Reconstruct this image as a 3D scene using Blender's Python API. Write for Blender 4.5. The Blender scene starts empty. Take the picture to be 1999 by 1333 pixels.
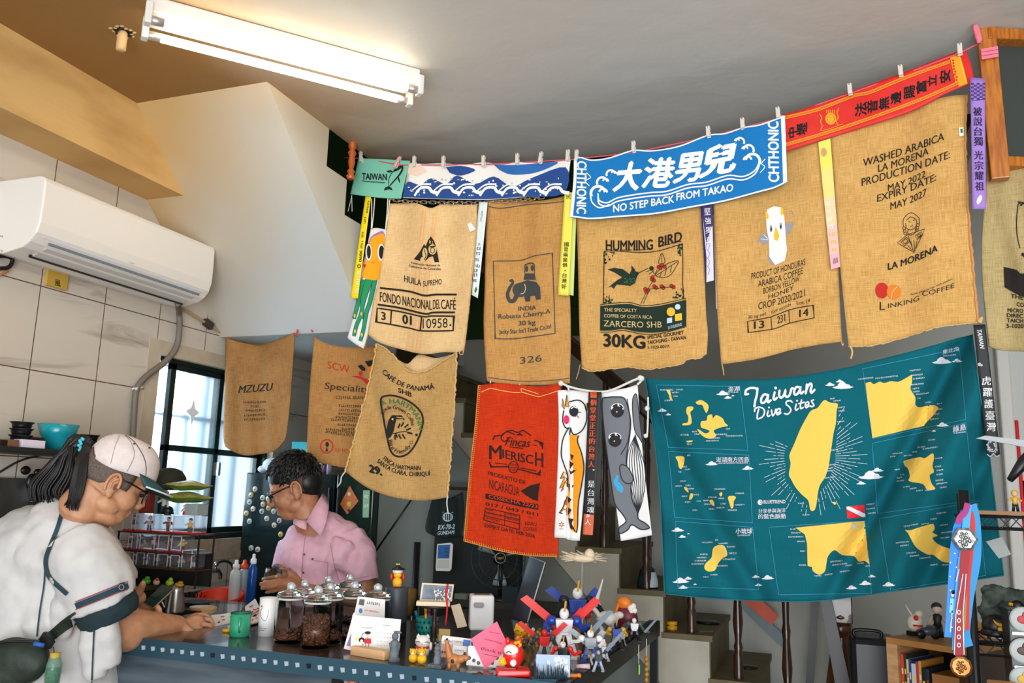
import bpy,bmesh,math,random
import numpy as np
from mathutils import Vector,Matrix,noise
from mathutils.geometry import delaunay_2d_cdt
random.seed(7)
S=bpy.context.scene
COL=S.collection
# ---------------------------------------------------------------- camera
FPX=1650.0
PITCH,ROLL,YAW,CAMZ=math.radians(10.3),math.radians(1.68),math.radians(20.2),1.45
cam_d=bpy.data.cameras.new('camera');cam=bpy.data.objects.new('camera',cam_d);COL.objects.link(cam)
cam_d.sensor_width=36.0;cam_d.lens=FPX/1999.0*36.0;cam_d.clip_start=0.05
_R=Vector((math.cos(YAW),math.sin(YAW),0));_F=Vector((-math.sin(YAW),math.cos(YAW),0))
_fw=_F*math.cos(PITCH)+Vector((0,0,math.sin(PITCH)))
_up=-_F*math.sin(PITCH)+Vector((0,0,math.cos(PITCH)))
_rt=_R*math.cos(ROLL)+_up*math.sin(ROLL)
_ur=-_R*math.sin(ROLL)+_up*math.cos(ROLL)
cam.matrix_world=Matrix(((_rt.x,_ur.x,-_fw.x,0),(_rt.y,_ur.y,-_fw.y,0),(_rt.z,_ur.z,-_fw.z,CAMZ),(0,0,0,1)))
S.camera=cam
CAM=Vector((0,0,CAMZ))
# ---------------------------------------------------------------- world, lights, exposure
S.view_settings.view_transform='Standard';S.view_settings.look='None'
S.view_settings.gamma=1.0;S.view_settings.use_curve_mapping=False
S.view_settings.exposure=-0.12
W=bpy.data.worlds.new('daylight');S.world=W;W.use_nodes=True
W.node_tree.nodes['Background'].inputs[0].default_value=(0.80,0.90,1.0,1)
W.node_tree.nodes['Background'].inputs[1].default_value=1.7
def area(name,loc,target,sx,sy,power,col):
 l=bpy.data.lights.new(name,'AREA');l.shape='RECTANGLE';l.size=sx;l.size_y=sy;l.energy=power;l.color=col
 o=bpy.data.objects.new(name,l);COL.objects.link(o);o.location=loc
 o.rotation_euler=(Vector(target)-Vector(loc)).to_track_quat('-Z','Y').to_euler()
 return o
 # daylight entering through the open shop front behind the camera, and the window on the left wall
area('shopfront_daylight',(0.9,-1.6,1.55),(-0.4,3.0,1.75),3.2,2.3,150,(0.93,0.97,1.0))
area('pavement_bounce',(0.9,-1.9,0.25),(0.3,1.3,2.88),3.4,.7,80,(.97,.98,1.0))
area('upstairs_daylight',(-0.6,3.75,4.4),(-1.2,3.7,2.5),1.2,.5,5,(1.0,.95,.8))
area('window_daylight',(-3.0,3.0,1.75),(-1.5,2.8,1.4),0.8,0.8,34,(0.72,0.88,1.0))
# ---------------------------------------------------------------- pixel rays on real planes
def ray(px,py):
 xr=(px-999.5)/FPX;ur=-(py-666.5)/FPX
 return _fw+_rt*xr+_ur*ur
def hit(px,py,n,d):
 v=ray(px,py);n=Vector(n)
 return CAM+v*((d-n.dot(CAM))/n.dot(v))
def onx(px,py,x):return hit(px,py,(1,0,0),x)
def ony(px,py,y):return hit(px,py,(0,1,0),y)
def onz(px,py,z):return hit(px,py,(0,0,1),z)
def mpp(P):return _fw.dot(P-CAM)/FPX # metres per photo pixel at P
HA,HB=Vector((-1.85,3.02,0)),Vector((0.47,2.68,0))
HD=(HB-HA).normalized();HN=Vector((HD.y,-HD.x,0)) # along the line, and out of it towards the room
if HN.y>0:HN=-HN
def onh(px,py,off=0.0):return hit(px,py,HN,HN.dot(HA)+off)
# ---------------------------------------------------------------- materials
def lin(c):
 r=[]
 for v in c[:3]:
  v=v/255.0
  r.append(v/12.92 if v<=0.04045 else((v+0.055)/1.055)**2.4)
 return(r[0],r[1],r[2],1.0)
MATS={}
def mat(name,c,rough=0.6,metal=0.0,c2=None,nscale=6.0,stretch=(1,1,1),bump=0.0,bscale=60.0,emit=0.0,trans=0.0,coat=0.0,coord='Object',contrast=(0.35,0.65),ior=1.45,alpha=1.0,sub=0.0):
 if name in MATS:return MATS[name]
 m=bpy.data.materials.new(name);m.use_nodes=True;MATS[name]=m
 nt=m.node_tree;b=nt.nodes['Principled BSDF']
 b.inputs['Base Color'].default_value=lin(c);b.inputs['Roughness'].default_value=rough;b.inputs['Metallic'].default_value=metal
 b.inputs['IOR'].default_value=ior
 m.diffuse_color=lin(c)
 if coat:b.inputs['Coat Weight'].default_value=coat
 if trans:b.inputs['Transmission Weight'].default_value=trans
 if alpha<1:b.inputs['Alpha'].default_value=alpha
 if sub:b.inputs['Subsurface Weight'].default_value=sub;b.inputs['Subsurface Radius'].default_value=(0.02,0.008,0.004)
 if emit:
  b.inputs['Emission Color'].default_value=lin(c);b.inputs['Emission Strength'].default_value=emit
 if c2 is not None or bump:
  tc=nt.nodes.new('ShaderNodeTexCoord');mp=nt.nodes.new('ShaderNodeMapping');mp.inputs['Scale'].default_value=stretch
  nt.links.new(tc.outputs[coord],mp.inputs['Vector'])
 if c2 is not None:
  n=nt.nodes.new('ShaderNodeTexNoise');n.inputs['Scale'].default_value=nscale;n.inputs['Detail'].default_value=5
  nt.links.new(mp.outputs[0],n.inputs['Vector'])
  cr=nt.nodes.new('ShaderNodeValToRGB');cr.color_ramp.elements[0].position=contrast[0];cr.color_ramp.elements[1].position=contrast[1]
  cr.color_ramp.elements[0].color=lin(c);cr.color_ramp.elements[1].color=lin(c2)
  nt.links.new(n.outputs['Fac'],cr.inputs['Fac']);nt.links.new(cr.outputs['Color'],b.inputs['Base Color'])
 if bump:
  n2=nt.nodes.new('ShaderNodeTexNoise');n2.inputs['Scale'].default_value=bscale;n2.inputs['Detail'].default_value=3
  nt.links.new(mp.outputs[0],n2.inputs['Vector'])
  bp=nt.nodes.new('ShaderNodeBump');bp.inputs['Strength'].default_value=bump;bp.inputs['Distance'].default_value=0.01
  nt.links.new(n2.outputs['Fac'],bp.inputs['Height']);nt.links.new(bp.outputs['Normal'],b.inputs['Normal'])
 return m
def cloth_mat(name,c,c2,warp=620.0,weft=620.0,bump=0.3,stain=None):
 """woven cloth: slubs along both thread directions (UV is in metres)"""
 if name in MATS:return MATS[name]
 m=bpy.data.materials.new(name);m.use_nodes=True;MATS[name]=m
 nt=m.node_tree;b=nt.nodes['Principled BSDF'];b.inputs['Roughness'].default_value=0.92
 b.inputs['Specular IOR Level'].default_value=0.15
 tc=nt.nodes.new('ShaderNodeTexCoord')
 fac=[]
 for sc in((warp,22,1),(22,weft,1)):
  mp=nt.nodes.new('ShaderNodeMapping');mp.inputs['Scale'].default_value=sc
  n=nt.nodes.new('ShaderNodeTexNoise');n.inputs['Scale'].default_value=1.0;n.inputs['Detail'].default_value=2
  nt.links.new(tc.outputs['UV'],mp.inputs['Vector']);nt.links.new(mp.outputs[0],n.inputs['Vector']);fac.append(n.outputs['Fac'])
 ad=nt.nodes.new('ShaderNodeMath');ad.operation='ADD';nt.links.new(fac[0],ad.inputs[0]);nt.links.new(fac[1],ad.inputs[1])
 big=nt.nodes.new('ShaderNodeTexNoise');big.inputs['Scale'].default_value=7.0;big.inputs['Detail'].default_value=4
 nt.links.new(tc.outputs['UV'],big.inputs['Vector'])
 ad2=nt.nodes.new('ShaderNodeMath');ad2.operation='MULTIPLY_ADD';nt.links.new(big.outputs['Fac'],ad2.inputs[0]);ad2.inputs[1].default_value=0.45
 nt.links.new(ad.outputs[0],ad2.inputs[2])
 cr=nt.nodes.new('ShaderNodeValToRGB');cr.color_ramp.elements[0].position=0.90;cr.color_ramp.elements[1].position=1.5
 cr.color_ramp.elements[0].color=lin(c2);cr.color_ramp.elements[1].color=lin(c)
 mr=nt.nodes.new('ShaderNodeMath');mr.operation='MULTIPLY';mr.inputs[1].default_value=1.0
 nt.links.new(ad2.outputs[0],mr.inputs[0])
 sc_=nt.nodes.new('ShaderNodeMapRange');sc_.inputs['From Min'].default_value=0.85;sc_.inputs['From Max'].default_value=1.6
 nt.links.new(mr.outputs[0],sc_.inputs['Value'])
 cr.color_ramp.elements[0].position=-0.15 if False else 0.0;cr.color_ramp.elements[1].position=0.75
 nt.links.new(sc_.outputs[0],cr.inputs['Fac']);nt.links.new(cr.outputs['Color'],b.inputs['Base Color'])
 bp=nt.nodes.new('ShaderNodeBump');bp.inputs['Strength'].default_value=bump;bp.inputs['Distance'].default_value=0.003
 nt.links.new(ad.outputs[0],bp.inputs['Height']);nt.links.new(bp.outputs['Normal'],b.inputs['Normal'])
 return m
def ink_mat(name,c,c2,amount=0.25):
 """printing ink that has not quite filled the weave"""
 lo=0.62-amount
 return mat(name,c,0.9,c2=c2,nscale=260.0,contrast=(lo+0.1,lo+0.5))
 # ---------------------------------------------------------------- mesh builder
def frame(axis):
 a=Vector(axis).normalized()
 t=Vector((0,0,1))if abs(a.z)<0.9 else Vector((1,0,0))
 u=t.cross(a).normalized();return u,a.cross(u),a
class MB:
 def __init__(s):s.v=[];s.f=[];s.m=[];s.s=[];s.uv=[]
 def add(s,vs,fs,m=0,smooth=False,uv=None):
  k=len(s.v);s.v.extend([tuple(p)for p in vs]);s.uv.extend(uv if uv else[(p[0],p[2])for p in vs])
  for f in fs:s.f.append([k+i for i in f]);s.m.append(m);s.s.append(smooth)
  return s
 def box(s,c,size,m=0,rz=0.0,R=None,taper=1.0):
  c=Vector(c);h=[q/2 for q in size]
  R=R or Matrix.Rotation(rz,3,'Z')
  vs=[c+R@Vector((sx*h[0]*(taper if sz>0 else 1),sy*h[1]*(taper if sz>0 else 1),sz*h[2]))for sz in(-1,1)for sx,sy in((-1,-1),(1,-1),(1,1),(-1,1))]
  return s.add(vs,[(3,2,1,0),(4,5,6,7),(0,1,5,4),(1,2,6,5),(2,3,7,6),(3,0,4,7)],m)
 def bb(s,a,b,m=0):
  return s.box([(a[i]+b[i])/2 for i in range(3)],[abs(b[i]-a[i])for i in range(3)],m)
 def beam(s,a,b,w,h,m=0,up=(0,0,1)):
  a,b=Vector(a),Vector(b);d=(b-a);L=d.length;d.normalize()
  u=Vector(up);x=d.cross(u);x=x.normalized()if x.length>1e-5 else Vector((1,0,0));z=x.cross(d)
  R=Matrix((x,d,z)).transposed()
  return s.box((a+b)/2,(w,L,h),m,R=R)
 def tube(s,pts,r,n=10,m=0,cap=True,smooth=True):
  pts=[Vector(p)for p in pts];N=len(pts)
  rs=list(r)if isinstance(r,(list,tuple))else[r]*N
  vs=[];fs=[];u=None
  for i,p in enumerate(pts):
   d=(pts[min(i+1,N-1)]-pts[max(i-1,0)])
   d=d.normalized()if d.length>1e-9 else Vector((0,0,1))
   if u is None:u=frame(d)[0]
   u=(u-d*u.dot(d));u=u.normalized()if u.length>1e-6 else frame(d)[0]
   w=d.cross(u)
   for k in range(n):
    a=2*math.pi*k/n;vs.append(p+(u*math.cos(a)+w*math.sin(a))*rs[i])
  for i in range(N-1):
   for k in range(n):fs.append((i*n+k,i*n+(k+1)%n,(i+1)*n+(k+1)%n,(i+1)*n+k))
  if cap:fs.append(tuple(range(n-1,-1,-1)));fs.append(tuple(range((N-1)*n,N*n)))
  return s.add(vs,fs,m,smooth)
 def lathe(s,c,prof,n=24,m=0,axis=(0,0,1),smooth=True,arc=2*math.pi):
  c=Vector(c);u,w,a=frame(axis);vs=[];fs=[];N=len(prof)
  full=abs(arc-2*math.pi)<1e-6;cols=n if full else n+1
  for r,z in prof:
   for k in range(cols):
    t=arc*k/n;vs.append(c+a*z+(u*math.cos(t)+w*math.sin(t))*max(r,1e-5))
  for i in range(N-1):
   for k in range(n):fs.append((i*cols+k,i*cols+(k+1)%cols,(i+1)*cols+(k+1)%cols,(i+1)*cols+k))
  return s.add(vs,fs,m,smooth)
 def ball(s,c,r,m=0,n=14,R=None):
  r=(r,r,r)if not isinstance(r,(tuple,list))else r
  c=Vector(c);vs=[];fs=[];h=n//2+1
  for i in range(h+1):
   ph=math.pi*i/h
   for k in range(n):
    t=2*math.pi*k/n;p=Vector((math.sin(ph)*math.cos(t)*r[0],math.sin(ph)*math.sin(t)*r[1],math.cos(ph)*r[2]))
    vs.append(c+(R@p if R else p))
  for i in range(h):
   for k in range(n):fs.append((i*n+k,(i+1)*n+k,(i+1)*n+(k+1)%n,i*n+(k+1)%n))
  return s.add(vs,fs,m,True)
 def prism(s,pts,ext,m=0,smooth=False):
  """closed outline (3-D points, planar) extruded by the vector ext"""
  pts=[Vector(p)for p in pts];ext=Vector(ext);n=len(pts)
  u,w,a=frame(ext);flat=[Vector((p.dot(u),p.dot(w)))for p in pts]
  r=delaunay_2d_cdt(flat,[],[list(range(n))],1,1e-7);tri=r[2];org=r[3]
  if len(r[0])!=n:
   tri=[list(range(n))];idx=list(range(n))
  else:idx=[o[0]if o else i for i,o in enumerate(org)]
  fs=[tuple(idx[i]for i in t)for t in tri]
  fs+=[tuple(n+i for i in reversed(f))for f in fs]
  fs+=[(i,(i+1)%n,n+(i+1)%n,n+i)for i in range(n)]
  s.add(pts+[p+ext for p in pts],fs,m,smooth);return s
 def quad(s,a,b,c,d,m=0):return s.add([a,b,c,d],[(0,1,2,3)],m)
 def build(s,name,mats,parent=None,bevel=0.0,solid=0.0,seg=2,subsurf=0,recentre=True):
  me=bpy.data.meshes.new(name);o=bpy.data.objects.new(name,me)
  vs=s.v
  if parent is None and recentre and vs:
   xs=[p[0]for p in vs];ys=[p[1]for p in vs];z0=min(p[2]for p in vs)
   c=Vector(((min(xs)+max(xs))/2,(min(ys)+max(ys))/2,z0));o.location=c
   vs=[(p[0]-c.x,p[1]-c.y,p[2]-c.z)for p in vs]
  me.from_pydata(vs,[],s.f)
  for q in(mats if isinstance(mats,(list,tuple))else[mats]):me.materials.append(q)
  me.polygons.foreach_set('material_index',s.m);me.polygons.foreach_set('use_smooth',s.s)
  ul=me.uv_layers.new(name='UVMap');li=[0]*len(me.loops);me.loops.foreach_get('vertex_index',li)
  ul.data.foreach_set('uv',[q for i in li for q in s.uv[i]])
  me.update()
  bm=bmesh.new();bm.from_mesh(me);
  if not solid:bmesh.ops.recalc_face_normals(bm,faces=bm.faces)
  bm.to_mesh(me);bm.free()
  COL.objects.link(o)
  if parent is not None:
   o.parent=parent;t=parent.location if parent.parent is None else Vector((0,0,0))
   o.matrix_parent_inverse=Matrix.Translation(-t)
  if solid:
   k=o.modifiers.new('thickness','SOLIDIFY');k.thickness=solid;k.offset=-1
  if bevel:
   k=o.modifiers.new('bevel','BEVEL');k.width=bevel;k.segments=seg;k.limit_method='ANGLE';k.angle_limit=0.6
  if subsurf:
   k=o.modifiers.new('smooth','SUBSURF');k.levels=subsurf;k.render_levels=subsurf
  return o
def tag(o,label,cat=None,group=None,kind=None):
 if label:o['label']=label
 if cat:o['category']=cat
 if group:o['group']=group
 if kind:o['kind']=kind
 return o
def thing(name,label,cat,loc=(0,0,0),group=None):
 o=bpy.data.objects.new(name,None);o.empty_display_size=0.05;COL.objects.link(o);o.location=loc
 return tag(o,label,cat,group)
def struct(mb,name,mats,label=None,**k):
 o=mb.build(name,mats,**k);o['kind']='structure'
 if label:o['label']=label
 return o
def spline(pts,n=6,closed=False):
 P=[Vector(p)for p in pts];N=len(P);out=[]
 for i in range(N if closed else N-1):
  a,b,c,d=(P[(i-1)%N],P[i],P[(i+1)%N],P[(i+2)%N])if closed else(P[max(i-1,0)],P[i],P[i+1],P[min(i+2,N-1)])
  for k in range(n):
   t=k/n
   out.append(0.5*((2*b)+(c-a)*t+(2*a-5*b+4*c-d)*t*t+(3*b-a-3*c+d)*t**3))
 if not closed:out.append(P[-1])
 return out
 # ---------------------------------------------------------------- lettering: glyph outlines turned into mesh triangles
_GL={}
def glyphs(body,bold=0.0):
 key=(body,bold)
 if key not in _GL:
  cu=bpy.data.curves.new('lettering','FONT');cu.body=body;cu.offset=bold;cu.resolution_u=3;cu.fill_mode='FRONT'
  ob=bpy.data.objects.new('lettering',cu);me=ob.to_mesh()
  vs=[(v.co.x,v.co.y)for v in me.vertices];fs=[tuple(p.vertices)for p in me.polygons]
  ob.to_mesh_clear();bpy.data.objects.remove(ob);bpy.data.curves.remove(cu)
  _GL[key]=(vs,fs)
 return _GL[key]
CJK=lambda ch:ord(ch)>0x2E80
def text_on(mb,M,body,p0,p1,h,m,bold=0.0,bend=0.0,up=None,shear=0.0):
 """M maps a photo pixel to the surface; the line runs from p0 to p1 (baseline), h is the capital height; bold strikes the letters again beside themselves"""
 vs,fs=glyphs(body)
 if not vs:return
 x0=min(v[0]for v in vs);x1=max(v[0]for v in vs)
 cj=any(CJK(c)for c in body)
 y0=min(v[1]for v in vs)if cj else 0.0
 H=(max(v[1]for v in vs)-y0)if cj else 0.69
 p0,p1=Vector(p0),Vector(p1);d=p1-p0
 if up is None:up=Vector((0,-1))if abs(d.x)>=abs(d.y)else Vector((d.y,-d.x)).normalized()
 else:up=Vector(up)
 dn=d.normalized()
 strikes=[(0,0)]if bold<0.008 else([(-bold,0),(bold,0)]if bold<0.025 else[(-bold,0),(bold,0),(0,bold*.8),(0,-bold*.8)])
 for ox,oy in strikes:
  out=[]
  for x,y in vs:
   s=(x+ox-x0)/max(x1-x0,1e-6);t=(y+oy-y0)/H
   q=p0+d*s+up*(t*h-4*bend*s*(1-s))+dn*(shear*t*h)
   out.append(M(q.x,q.y))
  mb.add(out,fs,m)
def vtext_on(mb,M,body,p0,p1,size,m,bold=0.0,rot=0.0):
 """characters stacked from p0 to p1 (centres), each `size` px wide"""
 p0,p1=Vector(p0),Vector(p1);n=len(body)
 for i,ch in enumerate(body):
  if ch==' ':continue
  c=p0+(p1-p0)*(i/max(n-1,1))
  text_on(mb,M,ch,(c.x-size/2,c.y+size/2),(c.x+size/2,c.y+size/2+rot),size if CJK(ch)else size*0.8,m,bold)
def poly_on(mb,M,pts,m,step=14.0):
 pts=[Vector((p[0],p[1]))for p in pts];n=len(pts)
 x0=min(p.x for p in pts);x1=max(p.x for p in pts);y0=min(p.y for p in pts);y1=max(p.y for p in pts)
 ring=[]
 for i in range(n):
  a,b=pts[i],pts[(i+1)%n];k=max(1,int((b-a).length/step))
  for j in range(k):ring.append(a+(b-a)*(j/k))
 inner=[]
 yy=y0+step
 while yy<y1:
  xx=x0+step
  while xx<x1:
   inner.append(Vector((xx,yy)));xx+=step
  yy+=step
 r=delaunay_2d_cdt(ring+inner,[],[list(range(len(ring)))],1,1e-4)
 mb.add([M(p.x,p.y)for p in r[0]],[tuple(f)for f in r[2]],m)
def line_on(mb,M,pts,w,m,closed=False,step=12.0):
 pts=[Vector((p[0],p[1]))for p in pts]
 if closed:pts.append(pts[0])
 q=[pts[0]]
 for a,b in zip(pts,pts[1:]):
  k=max(1,int((b-a).length/step))
  for j in range(1,k+1):q.append(a+(b-a)*(j/k))
 ws=w if isinstance(w,(tuple,list))else(w,w)
 vs=[];N=len(q)
 for i,p in enumerate(q):
  if closed and i in(0,N-1):a,b=q[-2],q[1]
  else:a,b=q[max(i-1,0)],q[min(i+1,N-1)]
  d=(b-a);d=d.normalized()if d.length>1e-6 else Vector((1,0));nn=Vector((-d.y,d.x))
  ww=ws[0]+(ws[1]-ws[0])*i/max(N-1,1)
  if 0<i<N-1:
   d1=(p-q[i-1]).normalized()if(p-q[i-1]).length>1e-6 else d
   ww/=max(0.5,abs(Vector((-d1.y,d1.x)).dot(nn)))
  for sg in(-1,1):
   t=p+nn*(sg*ww/2);vs.append(M(t.x,t.y))
 mb.add(vs,[(2*i,2*i+1,2*i+3,2*i+2)for i in range(N-1)],m)
def disc_on(mb,M,c,rx,ry,m,n=20,step=14.0):
 poly_on(mb,M,[(c[0]+rx*math.cos(2*math.pi*k/n),c[1]+ry*math.sin(2*math.pi*k/n))for k in range(n)],m,step)
def ring_on(mb,M,c,rx,ry,w,m,n=28,a0=0,a1=360):
 k=max(4,int(n*(a1-a0)/360));pts=[(c[0]+rx*math.cos(math.radians(a0+(a1-a0)*i/k)),c[1]+ry*math.sin(math.radians(a0+(a1-a0)*i/k)))for i in range(k+1)]
 line_on(mb,M,pts,w,m)
 # ================================================================ the room
def wall_tile_mat():
 m=bpy.data.materials.new('wall_tile');m.use_nodes=True;nt=m.node_tree;b=nt.nodes['Principled BSDF']
 b.inputs['Roughness'].default_value=0.28
 tc=nt.nodes.new('ShaderNodeTexCoord')
 br=nt.nodes.new('ShaderNodeTexBrick');br.offset=0.0;br.squash=1.0
 br.inputs['Scale'].default_value=1.0;br.inputs['Brick Width'].default_value=0.292;br.inputs['Row Height'].default_value=0.302
 br.inputs['Mortar Size'].default_value=0.0022;br.inputs['Mortar'].default_value=lin((98,74,56))
 mp=nt.nodes.new('ShaderNodeMapping');mp.inputs['Scale'].default_value=(1.6,14.0,1);mp.inputs['Rotation'].default_value=(0,0,-0.85)
 n=nt.nodes.new('ShaderNodeTexNoise');n.inputs['Scale'].default_value=1.0;n.inputs['Detail'].default_value=7;n.inputs['Distortion'].default_value=0.8
 nt.links.new(tc.outputs['UV'],br.inputs['Vector']);nt.links.new(tc.outputs['UV'],mp.inputs['Vector']);nt.links.new(mp.outputs[0],n.inputs['Vector'])
 cr=nt.nodes.new('ShaderNodeValToRGB');e=cr.color_ramp.elements;e[0].position=0.30;e[0].color=lin((158,146,132));e[1].position=0.44;e[1].color=lin((204,194,180))
 nt.links.new(n.outputs['Fac'],cr.inputs['Fac'])
 for k in('Color1','Color2'):nt.links.new(cr.outputs['Color'],br.inputs[k])
 nt.links.new(br.outputs['Color'],b.inputs['Base Color'])
 return m
TILE=wall_tile_mat()
CEIL=mat('ceiling_paint',(212,209,202),0.75,c2=(198,194,186),nscale=2.2,bump=0.25,bscale=9)
CEIL2=mat('smoke_stained_ceiling_paint',(170,132,82),0.7,c2=(196,164,116),nscale=2.5,bump=0.2,bscale=9)
BEAMP=mat('yellowed_paint',(212,172,110),0.7,c2=(168,120,62),nscale=2.3,contrast=(0.45,0.85),stretch=(1,1,3),bump=0.1,bscale=20)
PANEL=mat('cream_plaster',(208,205,194),0.75,c2=(200,195,182),nscale=2.0,bump=0.12,bscale=14)
PLAST=mat('plaster_reveal',(196,182,160),0.8,c2=(176,160,138),nscale=7)
GREYW=mat('grey_wall_paint',(188,188,180),0.8,c2=(176,177,170),nscale=3)
DKGRN=mat('dark_green_wall',(40,72,22),0.8,c2=(36,66,24),nscale=3)
FLOORM=mat('floor_tile',(92,84,76),0.4,c2=(74,68,62),nscale=5)
TREAD=mat('stair_terrazzo',(112,98,64),0.6,c2=(92,80,52),nscale=9)
SIDEP=mat('stair_side_plaster',(188,182,166),0.8,c2=(170,162,144),nscale=6)
XW,YB,ZC=-2.6,4.2,2.88
f=MB();f.bb((-2.8,-2.2,-0.1),(2.6,4.4,0.0));struct(f,'floor',FLOORM)
# left wall: four slabs around the window opening (UV = metres along and up)
WY0,WY1,WZ0,WZ1=2.79,3.62,1.215,1.99
w=MB()
def wall_piece(mb,y0,y1,z0,z1,m=0):
 k=len(mb.v);mb.bb((XW-0.14,y0,z0),(XW,y1,z1),m)
 for i in range(k,len(mb.v)):p=mb.v[i];mb.uv[i]=(p[1]-2.181+2.92+0.002,p[2]-1.834+3.02)
wall_piece(w,-2.2,WY0-0.07,0,4.5);wall_piece(w,WY1+0.07,YB,0,4.5)
wall_piece(w,WY0-0.07,WY1+0.07,0,WZ0-0.09);wall_piece(w,WY0-0.07,WY1+0.07,WZ1+0.06,4.5)
struct(w,'wall_left',TILE)
# plaster band round the window, window sill
t=MB()
t.bb((XW-0.13,WY0-0.07,WZ0-0.0),(XW+0.004,WY0,WZ1+0.06));t.bb((XW-0.13,WY1,WZ0),(XW+0.004,WY1+0.07,WZ1+0.06))
t.bb((XW-0.13,WY0,WZ1),(XW+0.004,WY1,WZ1+0.06))
struct(t,'trim_1',PLAST,'bare plaster band around the window on the tiled wall')
t=MB();t.bb((XW-0.12,WY0-0.07,WZ0-0.09),(XW+0.012,WY1+0.07,WZ0-0.055));t.bb((XW-0.12,WY0-0.07,WZ0-0.055),(XW+0.004,WY1+0.07,WZ0))
struct(t,'trim_2',mat('sill_stone',(172,158,136),0.6,c2=(150,134,112),nscale=20),'stone sill under the window')
# window: dark aluminium frame, two sashes, horizontal rail, frosted panes
ALU=mat('dark_green_aluminium',(24,40,36),0.35,metal=0.4)
GLASS=mat('frosted_glass',(236,246,252),0.42,trans=0.92,ior=1.08)
win=thing('window_1',None,None,(XW-0.06,WY0,WZ0));win['kind']='structure'
q=MB();xw=XW-0.06
for a,b in(((xw-.03,WY0,WZ0),(xw+.03,WY1,WZ0+.025)),((xw-.03,WY0,WZ1-.02),(xw+.03,WY1,WZ1)),((xw-.03,WY0,WZ0),(xw+.03,WY0+.018,WZ1)),((xw-.03,WY1-.018,WZ0),(xw+.03,WY1,WZ1))):q.bb(a,b)
q.build('window_frame',ALU,win,bevel=0.003)
for k,(ya,yb,xo)in enumerate(((WY0+.115,WY0+.465,0.012),(WY0+.445,WY1-.01,-0.012))):
 q=MB()
 for a,b in(((ya,WZ0+.02),(ya+.03,WZ1-.015)),((yb-.03,WZ0+.02),(yb,WZ1-.015)),((ya,WZ0+.02),(yb,WZ0+.05)),((ya,WZ1-.045),(yb,WZ1-.015)),((ya,1.595),(yb,1.622))):q.bb((xw+xo-.012,a[0],a[1]),(xw+xo+.012,b[0],b[1]))
 q.build('window_sash',ALU,win,bevel=0.002)
 g=MB();g.bb((xw+xo-.002,ya+.02,WZ0+.04),(xw+xo+.002,yb-.02,WZ1-.03));g.build('window_pane',GLASS,win)
g=MB();g.bb((xw-.002,WY0+.01,WZ0+.02),(xw+.002,WY0+.125,WZ1-.02));g.build('window_pane',GLASS,win)
q=MB();q.bb((xw+.02,WY0+.45,1.50),(xw+.045,WY0+.466,1.56));q.build('window_latch',mat('steel',(190,190,188),0.3,metal=0.9),win)
# window grille outside and the neighbour's wall beyond it
gr=thing('window_grille','steel bar grille outside the frosted window','grille',(XW-0.2,WY0,WZ0))
for k in range(7):
 q=MB();y=WY0+0.03+k*0.125;q.bb((XW-.215,y,WZ0-.02),(XW-.195,y+.022,WZ1+.02));q.build('bar',mat('grille_blue_grey',(90,120,136),0.5),gr)
for za in(WZ0,1.75,WZ1-.02):
 q=MB();q.bb((XW-.22,WY0-.09,za),(XW-.137,WY1+.09,za+.018));q.build('rail',mat('grille_blue_grey',(90,120,136),0.5),gr)
 # star sticker on the pane
q=MB();st=[]
for k in range(8):
 a=math.pi*k/4;r=0.062 if k%2==0 else 0.026
 st.append((xw+.016,WY0+.275+r*0.7*math.sin(a),1.775+r*math.cos(a)))
q.prism(st,(0.004,0,0));tag(q.build('star_sticker',mat('white_paper',(244,246,248),0.7)),'white four pointed star stuck on the window pane','sticker')
# ceiling with the stairwell opening
c=MB();c.bb((-1.82,-2.2,ZC),(0.62,3.3,ZC+0.12));c.bb((0.62,-2.2,ZC),(2.6,YB,ZC+0.12));c.bb((-2.35,-2.2,ZC),(-1.82,2.33,ZC+0.12));c.bb((XW,-2.2,ZC),(-2.35,2.36,ZC+0.12))
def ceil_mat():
 m=bpy.data.materials.new('ceiling_smoke_stain_and_shade');m.use_nodes=True;nt=m.node_tree;b=nt.nodes['Principled BSDF'];b.inputs['Roughness'].default_value=0.55
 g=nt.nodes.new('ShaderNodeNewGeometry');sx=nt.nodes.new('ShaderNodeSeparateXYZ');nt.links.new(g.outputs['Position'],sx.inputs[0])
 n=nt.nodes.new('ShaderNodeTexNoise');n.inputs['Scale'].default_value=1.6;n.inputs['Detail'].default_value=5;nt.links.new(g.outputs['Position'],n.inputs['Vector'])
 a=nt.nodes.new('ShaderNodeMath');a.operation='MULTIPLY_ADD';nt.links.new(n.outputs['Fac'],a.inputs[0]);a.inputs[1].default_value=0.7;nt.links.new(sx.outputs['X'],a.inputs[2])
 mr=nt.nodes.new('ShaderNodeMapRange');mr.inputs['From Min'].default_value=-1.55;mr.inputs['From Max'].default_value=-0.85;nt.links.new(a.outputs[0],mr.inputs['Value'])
 cr=nt.nodes.new('ShaderNodeValToRGB');cr.color_ramp.elements[0].color=lin((150,110,60));cr.color_ramp.elements[1].color=lin((206,204,198));nt.links.new(mr.outputs[0],cr.inputs['Fac'])  # brown to the left: smoke stain plus the unlit corner's shade, put into colour
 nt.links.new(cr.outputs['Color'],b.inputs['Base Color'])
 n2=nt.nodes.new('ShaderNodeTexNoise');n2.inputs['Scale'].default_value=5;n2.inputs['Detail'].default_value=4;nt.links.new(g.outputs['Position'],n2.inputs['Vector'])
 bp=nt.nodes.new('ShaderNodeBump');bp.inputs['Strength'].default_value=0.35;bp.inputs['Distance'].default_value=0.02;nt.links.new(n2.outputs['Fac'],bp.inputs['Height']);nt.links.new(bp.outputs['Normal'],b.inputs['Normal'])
 return m
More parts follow.
